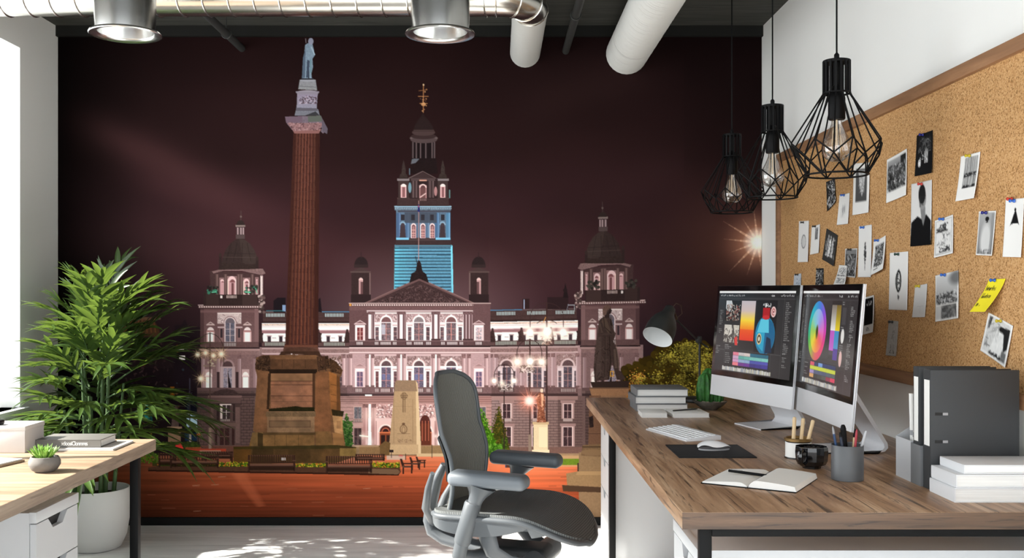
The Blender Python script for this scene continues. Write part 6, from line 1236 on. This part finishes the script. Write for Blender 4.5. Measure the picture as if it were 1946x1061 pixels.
# glass jar with wooden sticks
t = thing('glass_jar', 'round jar with white sides and a gold rim behind the black mug', 'jar', (.972, 3.235, DESK))
b = MB(); b.lathe([(0, 0), (.041, 0), (.042, .003), (.0405, .006), (.0405, .052), (.0385, .052), (.0385, .004), (0, .004)], 36); b.build('body', M['paper'], t)
b = MB(); b.lathe([(.0385, .056), (.044, .056), (.0445, .064), (.042, .066), (.0385, .064)], 36, closed=True); b.build('rim', M['gold'], t); b = MB(); b.lathe([(.0395, .052), (.0405, .0565), (.0385, .0565)], 36, closed=True); b.build('dark_band', M['mug'], t); b = MB(); b.lathe([(.041, .0), (.0445, .0), (.0445, .004), (.042, .005)], 36, closed=True); b.build('foot_ring', M['mug'], t)
for k, (dx, dy, lx, lab) in enumerate(((-.018, .0, .006, 'pale wooden stick in the jar, standing most upright'), (.006, .006, .012, 'pale wooden stick in the middle of the jar'), (.016, -.006, .030, 'pale wooden stick in the jar, leaning towards the pencil holder'))):
    t = thing('wooden_stick', lab, 'stick', (.972+dx, 3.235+dy, DESK+.0045), 0, 'wooden sticks in the jar'); hh_ = .122-.004*k
    b = MB(); b.tube([(0, 0, 0), (lx*.9, 0, hh_*.9)], .0062, 10); b.build('shaft', M['stick'], t); b = MB(); b.tube([(lx*.89, 0, hh_*.89), (lx*.95, 0, hh_*.97), (lx*1.02, 0, hh_*1.03), (lx*1.04, 0, hh_*1.05)], [.0062, .0066, .0055, .001], 10); b.build('rounded_tip', M['stick'], t)
# mug
t = thing('mug', 'glossy black faceted mug filled with dark beans', 'mug', (.957, 3.05, DESK))
b = MB(); n = 12; b.lathe([(0, .006), (.022, .006), (.024, 0), (.027, 0), (.029, .007), (.042, .012), (.048, .024), (.050, .05), (.0485, .066), (.0462, .066), (.0465, .05), (.044, .026), (0, .018)], n); b.build('cup', M['mug'], t, 18)
b = MB(); ha = math.radians(226); hd = Vector((math.cos(ha), math.sin(ha), 0)); b.tube([hd*r+Vector((0, 0, z)) for r, z in ((.045, .056), (.060, .061), (.074, .055), (.078, .04), (.072, .025), (.056, .016), (.043, .02))], [.007, .007, .0075, .0075, .0075, .007, .006], 10, flat=(.8, 1.2)); b.build('handle', M['mug'], t)
b = MB(); rnd.seed(3); b.lathe([(0, .05), (.045, .05)], 24)
for k in range(130): a, r = rnd.uniform(0, 2*PI), .042*math.sqrt(rnd.random()); b.lathe([(0, -.003), (.004, 0), (0, .003)], 6, o=(r*math.cos(a), r*math.sin(a), .053+rnd.uniform(0, .007)), M=Matrix.Rotation(rnd.uniform(0, 1.5), 4, 'X'))
b.build('beans', M['bean'], t)['kind'] = 'stuff'
# pencil holder with pens
pc = Vector((1.0, 2.86, DESK))
t = thing('pencil_holder', 'matt grey cylindrical holder full of pens', 'pencil holder', pc)
b = MB(); b.lathe([(0, 0), (.043, 0), (.0445, .0015), (.0445, .099), (.0437, .1), (.0425, .099), (.0425, .005), (0, .005)], 44); b.build('cup', M['ceramic_grey'], t); b = MB(); b.lathe([(0, .0052), (.042, .0052)], 32); b.build('inner_shade', M['recess_shade'], t)  # dark disc paints the shade at the bottom of the cup
def pen(name, cat, lab, p0, p1, r, m, tipm, tip=.012, cone=.15, rear=None):
    a, c = Vector(p0), Vector(p1); l = (c-a).length; d = (c-a)/l
    t = thing(name, lab, cat, pc+a, 0, 'pens in the grey holder'); b = MB(); b.tube([(0, 0, 0), d*(l-tip)], r, 10); b.build('barrel', m, t)
    b = MB(); b.tube([d*(l-tip*1.05), d*(l-tip*.4), d*l], [r*1.03, r*.8, r*cone], 10); b.build('tip', tipm, t)
mk = lambda n, c: mat(n, c, .4)
PB_, PR_, PD_ = mk('dark blue lacquer', (40, 66, 104)), mk('red lacquer', (158, 34, 50)), mk('navy lacquer', (28, 38, 56))
pen('pencil', 'pencil', 'dark blue pencil with a grey point in the grey holder', (-.016, .004, .006), (-.041, .004, .153), .0038, PB_, M['grey_edge'], .022, .1)
pen('pen', 'pen', 'short navy pen between the blue pencil and the black marker', (-.008, -.02, .006), (-.027, -.018, .137), .0045, PD_, M['black'], .012, .8)
pen('marker', 'marker', 'thick black marker standing tallest in the grey holder', (.003, .012, .006), (-.008, .014, .155), .0085, M['black'], M['black'], .012, .5)
pen('pen', 'pen', 'red pen standing in the grey holder', (.008, -.016, .006), (.022, -.014, .146), .0036, PR_, PR_, .016, .3)
pen('paintbrush', 'brush', 'thin pale handled brush beside the red pen', (.014, .012, .006), (.027, .013, .142), .0042, M['stick'], M['black'], .022, .5)
pen('pen', 'pen', 'white and black pen leaning at the edge of the grey holder', (.014, -.006, .006), (.052, -.004, .14), .0044, M['white'], M['white'], .012, .5)

# ---------------------------------------------------------------- things on the window desk
DL = .7515
t = book('hardback_book', 'charcoal hardback with white spine lettering on the window desk', (-1.462, 3.474, DL+.0065), .222, .145, .027, M['grey_book'])
cu = bpy.data.curves.new('title', 'FONT'); cu.body = 'xdoosiClonmres'; cu.size = .02; cu.extrude = .0002; cu.align_x = 'CENTER'; cu.space_character = .86
tmp = bpy.data.objects.new('tmp', cu); COL.objects.link(tmp); bpy.context.view_layer.update()
me = bpy.data.meshes.new_from_object(tmp.evaluated_get(bpy.context.evaluated_depsgraph_get())); bpy.data.objects.remove(tmp)
o = bpy.data.objects.new('title_lettering', me); COL.objects.link(o); me.materials.clear(); me.materials.append(M['paper']); o.parent = t; o.location = (.022, -.0728, .0075); o.rotation_euler = (PI/2, 0, 0); o.scale = (.78, 1, 1); o['label'] = 'white title lettering'
t = thing('magazine', 'thin pale magazine lying under the charcoal hardback', 'magazine', (-1.455, 3.472, DL), .0); b = MB(); b.span((-.155, -.094, .0005), (.155, .094, .0055)); b.build('pages', M['pages'], t, None); b = MB(); b.span((-.157, -.095, 0), (.157, .095, .0006)); b.span((-.156, -.095, .0056), (.156, .095, .0062)); b.build('cover', mat('magazine cover', (196, 188, 180), .5, var=.15, vscale=20), t, None)
t = thing('storage_box', 'pale grey lidded box on the window desk', 'box', (-1.70, 3.40, DL)); b = MB(); b.span((-.125, -.07, 0), (.125, .07, .074), .0015); b.build('body', mat('pale grey card', (196, 192, 190), .7), t, 30); b = MB(); b.span((-.127, -.072, .074), (.127, .072, .089), .0015); b.build('lid', mat('pale lid card', (200, 197, 195), .7), t, 30)
t = thing('small_case', 'small dark case lying on the pale grey box', 'case', (-1.70, 3.36, DL+.0895)); b = MB(); b.box((0, 0, .008), (.07, .04, .016), .005); b.build('case', M['black'], t); b = MB(); b.box((0, -.0202, .008), (.04, .001, .008)); b.build('face', M['grey_edge'], t, None)
t = thing('sketch_pad', 'flat wooden backed sketch pad near the succulent pot', 'sketch pad', (-1.62, 3.115, DL), math.radians(-14)); b = MB(); b.span((-.11, -.075, 0), (.11, .075, .006), .001); b.build('backing_board', M['oak'], t, 30); b = MB(); b.span((-.105, -.07, .006), (.105, .07, .010)); b.build('sheets', M['pages'], t, None)

# ---------------------------------------------------------------- pendants
def pendant(label, loc):
    """origin at the lower ring centre"""
    t = thing('pendant_lamp', label, 'pendant lamp', loc, 0, 'black cage pendants in a row'); z2 = ZC-loc[2]
    b = MB(); b.tube([(0, 0, .39), (0, 0, z2-.02)], .0032, 8); b.build('cord', M['black'], t)
    b = MB(); b.lathe([(0, z2-.022), (.045, z2-.02), (.05, z2-.004), (.05, z2), (0, z2)], 28); b.build('ceiling_rose', M['black'], t)
    b = MB(); rc = .043
    b.lathe([(0, .383), (rc, .383), (rc+.001, .379), (rc, .374), (0, .376)], 32); b.lathe([(.006, .383), (.0085, .386), (.0085, .402), (.004, .408), (.003, .408)], 16)
    for z in (.274,): b.tube([(rc*math.cos(a), rc*math.sin(a), z) for a in np.linspace(0, 2*PI, 29)[:-1]], .0035, 6, closed=True)
    for k in range(16): a = 2*PI*k/16; b.box((rc*math.cos(a), rc*math.sin(a), .328), (.004, .0075, .108), M=Matrix.Rotation(a, 4, 'Z'))
    b.build('slatted_cap', M['black'], t)
    b = MB(); b.lathe([(.012, .376), (.012, .30), (.016, .296), (.0265, .262), (.0275, .256), (.0275, .19), (.025, .186), (0, .186)], 24); b.build('socket', M['black'], t)
    n = 8; rw, rl, zw = .151, .1, .108; b = MB(); q = .0027
    A = [Vector((rc*math.cos(2*PI*k/n), rc*math.sin(2*PI*k/n), .274)) for k in range(n)]; A2 = [Vector((rc*math.cos(2*PI*(k+.5)/n), rc*math.sin(2*PI*(k+.5)/n), .274)) for k in range(n)]
    Wd = [Vector((rw*math.cos(2*PI*k/n), rw*math.sin(2*PI*k/n), zw)) for k in range(n)]; Lo = [Vector((.132*math.cos(2*PI*(k+.5)/n), .132*math.sin(2*PI*(k+.5)/n), .062)) for k in range(n)]
    Rg = [Vector((rl*math.cos(2*PI*k/n), rl*math.sin(2*PI*k/n), .003)) for k in range(n)]
    for k in range(n):
        b.tube([A[k], Wd[k]], q, 6); b.tube([A2[k], Lo[k]], q, 6); b.tube([Wd[k], Lo[k]], q, 6); b.tube([Wd[(k+1) % n], Lo[k]], q, 6); b.tube([Lo[k], Rg[k]], q, 6); b.tube([Lo[k], Rg[(k+1) % n]], q, 6); b.tube([Wd[k], Rg[k]], q, 6)
    b.tube([(rl*math.cos(a), rl*math.sin(a), .003) for a in np.linspace(0, 2*PI, 33)[:-1]], .0032, 6, closed=True); b.build('wire_cage', M['black'], t)
    b = MB(); b.lathe([(.0155, .187), (.0175, .172), (.027, .148), (.041, .120), (.0485, .094), (.046, .073), (.036, .058), (.02, .049), (0, .046)], 30); o = b.build('bulb', M['bulb'], t, 80, False)
    b = MB(); pts = []
    for k in range(6): a = 2*PI*k/6; pts += [(.012*math.cos(a), .012*math.sin(a), .16), (.018*math.cos(a+.5), .018*math.sin(a+.5), .085)]
    b.tube(pts, .0007, 5); b.tube([(0, 0, .187), (0, 0, .1)], .003, 8); b.build('filament', M['filament'], o)
    return t
p1 = W(1590, 338, 3.316); pz = 1.673
pa = pendant('black wire cage pendant hanging nearest to the room', (1.124, 3.316, pz))
for y, lab in ((4.113, 'black wire cage pendant in the middle of the row of three'), (4.87, 'black wire cage pendant hanging closest to the mural')): copy_thing(pa, (1.130 if y < 4.5 else 1.14, y, pz), .2 if y < 4.5 else .35, lab)

# ---------------------------------------------------------------- office chair
t = thing('office_chair', 'grey mesh office chair with padded arms on wheels', 'chair', (.042, 3.79, 0), math.atan2(-.31, .95))
def backfn(u, v):
    s = u*2-1; z = .43+.545*v; hw = .155+.06*math.sin(PI*.5*min(1, v*1.25)); hw -= max(0, v-.86)/.14*0.0
    if v > .80: q = (v-.80)/.20; hw *= math.sqrt(max(.001, 1-(q*.93)**2.6))
    x = -.235+.030*math.sin(PI*min(1, v*1.6))-.055*max(0, v-.45)**1.1*1.6+.055*(abs(s)**2)*(hw/.21)
    return (x, s*hw, z)
b = MB(); b.sheet(backfn, 22, 34, .006); b.build('backrest', M['mesh_back'], t, 60)
outl = [backfn(0, v) for v in np.linspace(0, 1, 30)]+[backfn(u, 1) for u in np.linspace(.1, .9, 9)]+[backfn(1, v) for v in np.linspace(1, 0, 30)]+[backfn(u, 0) for u in np.linspace(.9, .1, 9)]
b = MB(); b.tube(outl, .0085, 10, closed=True); b.build('backrest_frame', M['frame_dark'], t, 60)
def lum(u, v): p = Vector(backfn(.12+.76*u, .28+.30*v)); return p+Vector((-.014, 0, 0))
b = MB(); b.sheet(lum, 12, 8, .008); b.build('lumbar_pad', M['chair_dark'], t, 60)
b = MB(); b.tube([(-.262, 0, .62), (-.292, 0, .56), (-.315, 0, .47), (-.322, 0, .40), (-.31, 0, .362), (-.26, 0, .335), (-.12, 0, .31), (-.02, 0, .30)], [.018, .026, .03, .033, .034, .034, .036, .036], 14, flat=(.75, 1.2)); b.build('spine_bar', M['frame_grey'], t, 60)
for s in (-1, 1):
    b = MB(); b.tube([(-.30, s*.02, .40), (-.298, s*.10, .47), (-.262, s*.165, .56), (-.235, s*.19, .62)], [.02, .017, .013, .009], 10); b.build('back_support', M['frame_grey'], t, 60)
def seatfn(u, v):
    s = u*2-1; x = -.225+.545*v; k = 1.
    if v < .12: k = math.sqrt(max(.02, 1-((.12-v)/.125)**2))*.25+.75
    if v > .72: q = (v-.72)/.28; k = math.sqrt(max(.02, 1-(q*.97)**2.4))
    hw = .248*k; z = .472-.012*math.sin(PI*min(1, v*1.3))*(1-s*s)-.10*max(0, (v-.55)/.45)**2.0+.012*(abs(s)**3)
    return (x, s*hw, z)
b = MB(); b.sheet(seatfn, 26, 34, .012); b.build('seat', M['mesh_seat'], t, 60)
so = [seatfn(0, v) for v in np.linspace(0, 1, 30)]+[seatfn(u, 1) for u in np.linspace(.08, .92, 11)]+[seatfn(1, v) for v in np.linspace(1, 0, 30)]+[seatfn(u, 0) for u in np.linspace(.92, .08, 11)]
b = MB(); b.tube([Vector(p)-Vector((0, 0, .008)) for p in so], .011, 10, closed=True); b.build('seat_rim', M['frame_grey'], t, 60)
b = MB()
def pan(u, v):
    p = Vector(seatfn(u, .02+.74*v)); d = .022+.050*(1-abs(v-.35)*1.1); return (p.x, p.y*.965, p.z-d*(1-.35*(abs(u*2-1))**6))
def panside(s):
    def f(u, v): a = Vector(seatfn(0 if s < 0 else 1, .0+.80*u)); d = .062*math.sin(PI*min(1, .12+u*1.02))**.6 if u < .86 else .062*max(0, (1-u)/.14)**.7*.72; return (a.x, a.y*(1-.05*v), a.z-.010-max(.004, d)*v)
    return f
for s in (-1, 1): b.sheet(panside(s), 26, 5, .006)
b.sheet(pan, 16, 20, .006); b.build('seat_pan', M['frame_grey'], t, 50)
for s in (-1, 1):
    y = s*.246; dk = M['arm_grey'] if s < 0 else M['arm_shaded']  # far pad is a darker copy, its shade put into the colour
    b = MB(); b.tube([(-.03, y, .598), (-.034, y, .585), (-.04, y, .565), (-.046, y, .548), (-.055, y, .52), (-.062, y, .49)], [.055, .045, .031, .025, .022, .021], 16, flat=(1.1, .75)); b.build('armrest', M['frame_grey'], t, 60)
    a = t.children[-1] if False else [c for c in t.children if c.name.startswith('armrest')][-1]
    b = MB(); b.tube([(-.056, y, .535), (-.058, y, .528), (-.098, y, .392), (-.1, y, .386)], [.028, .031, .031, .028], 18); b.build('height_sleeve', M['frame_grey'], a, 50)
    b = MB(); b.tube([(-.096, y, .40), (-.112, y, .335), (-.113, y, .325)], [.026, .025, .022], 16); b.tube([(-.108, y, .345), (-.10, y*.6, .315), (-.05, y*.1, .30)], [.022, .022, .026], 12); b.build('arm_bracket', M['frame_grey'], a, 50)
    b = MB(); b.box((0, 0, 0), (.292, .095, .052), .0225, 5)
    for v in b.bm.verts: v.co.z += -.010*(v.co.x/.146)**2*(1 if v.co.x > 0 else .3); v.co.y += -s*.010*(v.co.x/.146)**2
    bmesh.ops.translate(b.bm, verts=b.bm.verts, vec=(-.002, y, .622)); b.build('arm_pad', dk, a, 60)
b = MB(); b.box((.03, 0, .30), (.26, .15, .075), .025, 4); b.build('tilt_mechanism', M['chair_dark'], t, 50)
for s in (-1, 1):
    b = MB(); b.tube([(-.02, s*.205, .432), (-.015, s*.205, .40), (.0, s*.195, .35), (.05, s*.16, .312), (.13, s*.10, .292)], [.034, .034, .032, .03, .03], 12, flat=(1, .45)); b.build('seat_link', M['frame_grey'], t, 50)
b = MB(); b.lathe([(0, -.19), (.038, -.188), (.042, -.17), (.042, .17), (.038, .188), (0, .19)], 28, o=(.12, 0, .29), M=Matrix.Rotation(PI/2, 4, 'X')); b.build('pivot_tube', M['frame_grey'], t, 40)
b = MB(); b.lathe([(0, -.012), (.02, -.01), (.024, 0), (.024, .01)], 24, o=(.12, -.192, .29), M=Matrix.Rotation(PI/2, 4, 'X')); b.build('tension_knob', M['chair_dark'], t, 40)
b = MB(); b.lathe([(0, .10), (.032, .10), (.032, .18), (.02, .182), (.02, .29), (0, .29)], 24); b.build('gas_column', M['chair_dark'], t, 40)
b = MB()
for k in range(5): a = 2*PI*k/5+.3; b.tube([(.02*math.cos(a), .02*math.sin(a), .115), (.16*math.cos(a), .16*math.sin(a), .098), (.31*math.cos(a), .31*math.sin(a), .078)], [.03, .024, .018], 10, flat=(.8, 1.1))
b.lathe([(0, .08), (.045, .082), (.045, .14), (.034, .145), (0, .145)], 24); b.build('star_base', M['frame_grey'], t, 50)
for k in range(5):
    a = 2*PI*k/5+.3; x, y = .31*math.cos(a), .31*math.sin(a); b = MB()
    for q in (-.014, .014): b.lathe([(0, -.01), (.026, -.009), (.03, -.004), (.03, .004), (.026, .009), (0, .01)], 22, o=(x-q*math.sin(a+.6), y+q*math.cos(a+.6), .030), M=Matrix.Rotation(a+.6, 4, 'Z') @ Matrix.Rotation(PI/2, 4, 'X'))
    b.tube([(x, y, .03), (x, y, .085)], .008, 8); b.build('caster', M['chair_dark'], t, 40)

# ---------------------------------------------------------------- palm in a pale planter
pl = Vector((-2.02, 5.02, 0))
t = thing('potted_palm', 'tall leafy green palm in a pale grey floor planter', 'potted plant', pl)
b = MB(); b.lathe([(0, 0), (.105, 0), (.125, .012), (.15, .07), (.164, .16), (.166, .24), (.163, .30), (.160, .305), (.155, .303), (.156, .25), (.15, .15), (0, .12)], 52); b.build('planter', M['planter'], t)
b = MB(); b.lathe([(0, .265), (.08, .268), (.156, .262)], 36); b.build('soil', M['soil'], t)
rnd.seed(21)
def leaflet(b, p, d, up, L, w):
    d = d.normalized(); side = d.cross(up).normalized(); nrm = side.cross(d).normalized(); n = 5; prev = None; droop = rnd.uniform(.12, .5)
    for k in range(n+1):
        u = k/n; c = p+d*L*u+Vector((0, 0, -droop*L*u*u)); hw = w*.5*math.sin(PI*min(1, .12+.88*u)**.75) if k < n else .0004
        ctr = b.bm.verts.new(c-nrm*hw*.25); a = b.bm.verts.new(c-side*hw+nrm*hw*.2); e = b.bm.verts.new(c+side*hw+nrm*hw*.2)
        if prev: b.bm.faces.new((prev[0], a, ctr, prev[1])); b.bm.faces.new((prev[1], ctr, e, prev[2]))
        prev = (a, ctr, e)
def frond(az, el, reach, zbase, n, L0, bend, base):
    """arching rachis from base; returns objects"""
    h = Vector((math.cos(az), math.sin(az), 0)); pts = []
    p = Vector(base); e = el; st = reach/10
    for k in range(11): pts.append(p.copy()); p = p+(h*math.cos(e)+Vector((0, 0, math.sin(e))))*st; e -= bend/10
    bs = MB(); bs.tube(pts, [.005*(1-.7*k/10) for k in range(11)], 6)
    bl = MB()
    for k in range(n):
        u = .30+.68*k/(n-1); i = min(9, int(u*10)); f = u*10-i; q = pts[i]*(1-f)+pts[i+1]*f; d = (pts[i+1]-pts[i]).normalized(); s = d.cross(Vector((0, 0, 1))).normalized(); upv = s.cross(d)
        for sg in (-1, 1):
            sp = rnd.uniform(.42, .78)*(1-.45*u); dd = d*(1-sp*.55)+s*sg*sp+upv*rnd.uniform(.0, .30)
            leaflet(bl, q, dd, upv, L0*(.72+.5*math.sin(PI*min(1, u*.9)))*rnd.uniform(.85, 1.12), rnd.uniform(.027, .036))
    dd = (pts[-1]-pts[-2]).normalized(); leaflet(bl, pts[-1], dd, Vector((0, 0, 1)), L0*.9, .022)
    ok = all(-.40 < v.co.x and v.co.y < .47 for v in bl.bm.verts)
    # keep the leaves clear of the walls
    for v in bl.bm.verts:
        if v.co.y > .44: v.co.y = .44+(v.co.y-.44)*.06
        if v.co.x < -.385: v.co.x = -.385+(v.co.x+.385)*.03
    for v in bs.bm.verts:
        if v.co.y > .44: v.co.y = .44+(v.co.y-.44)*.06
        if v.co.x < -.385: v.co.x = -.385+(v.co.x+.385)*.03
    o = bl.build('frond', M['leaf'], t, 70, False); bs.build('frond_stem', M['stem'], o)
canes = []
for k in range(9):
    a = 2*PI*k/9; r = .05+.04*(k % 2); canes.append((r*math.cos(a), r*math.sin(a)))
ctop = []
for k, (x, y) in enumerate(canes):
    hgt = [1.14, .82, 1.02, .75, 1.10, .70, .95, .78, 1.06][k]; lean = rnd.uniform(.0, .03); b = MB(); b.tube([(x, y, .26), (x*1.2+lean*x*3, y*1.2+lean*y*3, .26+(hgt-.26)*.5), (x*(1.4+lean*8), y*(1.4+lean*8), hgt)], [.011, .009, .006], 9); b.build('cane', M['stem'], t); ctop.append((x*(1.4+lean*8), y*(1.4+lean*8), hgt))
NF = 68
for k in range(NF):
    u = (k/(NF-1))**1.3; az = k*2.39996+rnd.uniform(-.3, .3); zb = .56+.58*u**.95+rnd.uniform(-.05, .05); el = .20+1.12*u**.9+rnd.uniform(-.2, .2)
    rr = (.10-.07*u)*rnd.uniform(.4, 1.2); reach = (.43-.10*u)*rnd.uniform(.85, 1.15)
    reach *= 1-.40*max(0, -math.cos(az))
    frond(az, el, reach, zb, 7, rnd.uniform(.17, .23)*(1-.10*u)*(1-.25*max(0, -math.cos(az))), rnd.uniform(.35, 1.0)*(1-.30*u), (rr*math.cos(az), rr*math.sin(az), zb))

# ---------------------------------------------------------------- light and camera
w = bpy.data.worlds.new('World'); SC.world = w; w.use_nodes = True
bg = w.node_tree.nodes['Background']; bg.inputs[0].default_value = (.93, .97, 1., 1); bg.inputs[1].default_value = WORLD
sun = bpy.data.lights.new('sun', 'SUN'); sun.energy = SUN; sun.angle = math.radians(1.2); sun.color = (1, .95, .87)
so_ = bpy.data.objects.new('sun', sun); COL.objects.link(so_); so_.rotation_euler = Vector((1, .12, -.737)).to_track_quat('-Z', 'Y').to_euler()
for k, (y0, y1) in enumerate(WIN):
    l = bpy.data.lights.new('window_daylight', 'AREA'); l.shape = 'RECTANGLE'; l.size = y1-y0; l.size_y = WTP-WB; l.energy = SKYW*(y1-y0)*(WTP-WB); l.color = (.94, .97, 1.)
    o = bpy.data.objects.new('window_daylight', l); COL.objects.link(o); o.location = (XL-WT-.05, (y0+y1)/2, (WB+WTP)/2); o.rotation_euler = Vector((1, 0, -.15)).to_track_quat('-Z', 'Y').to_euler()
cam = bpy.data.cameras.new('camera'); co_ = bpy.data.objects.new('camera', cam); COL.objects.link(co_)
co_.location = (0, 0, H); co_.rotation_euler = (PI/2, 0, 0); cam.sensor_width = 36; cam.lens = F/1946*36
cam.shift_x = (973-VX)/1946; cam.shift_y = (VY-530.5)/1946; cam.clip_start = .05
SC.camera = co_
SC.view_settings.view_transform = 'Standard'; SC.view_settings.look = 'None'; SC.view_settings.exposure = 0; SC.view_settings.gamma = 1; SC.view_settings.use_curve_mapping = False
SC.cycles.use_denoising = True; SC.cycles.max_bounces = 8; SC.cycles.diffuse_bounces = 5; SC.cycles.transparent_max_bounces = 12; SC.cycles.sample_clamp_indirect = 8
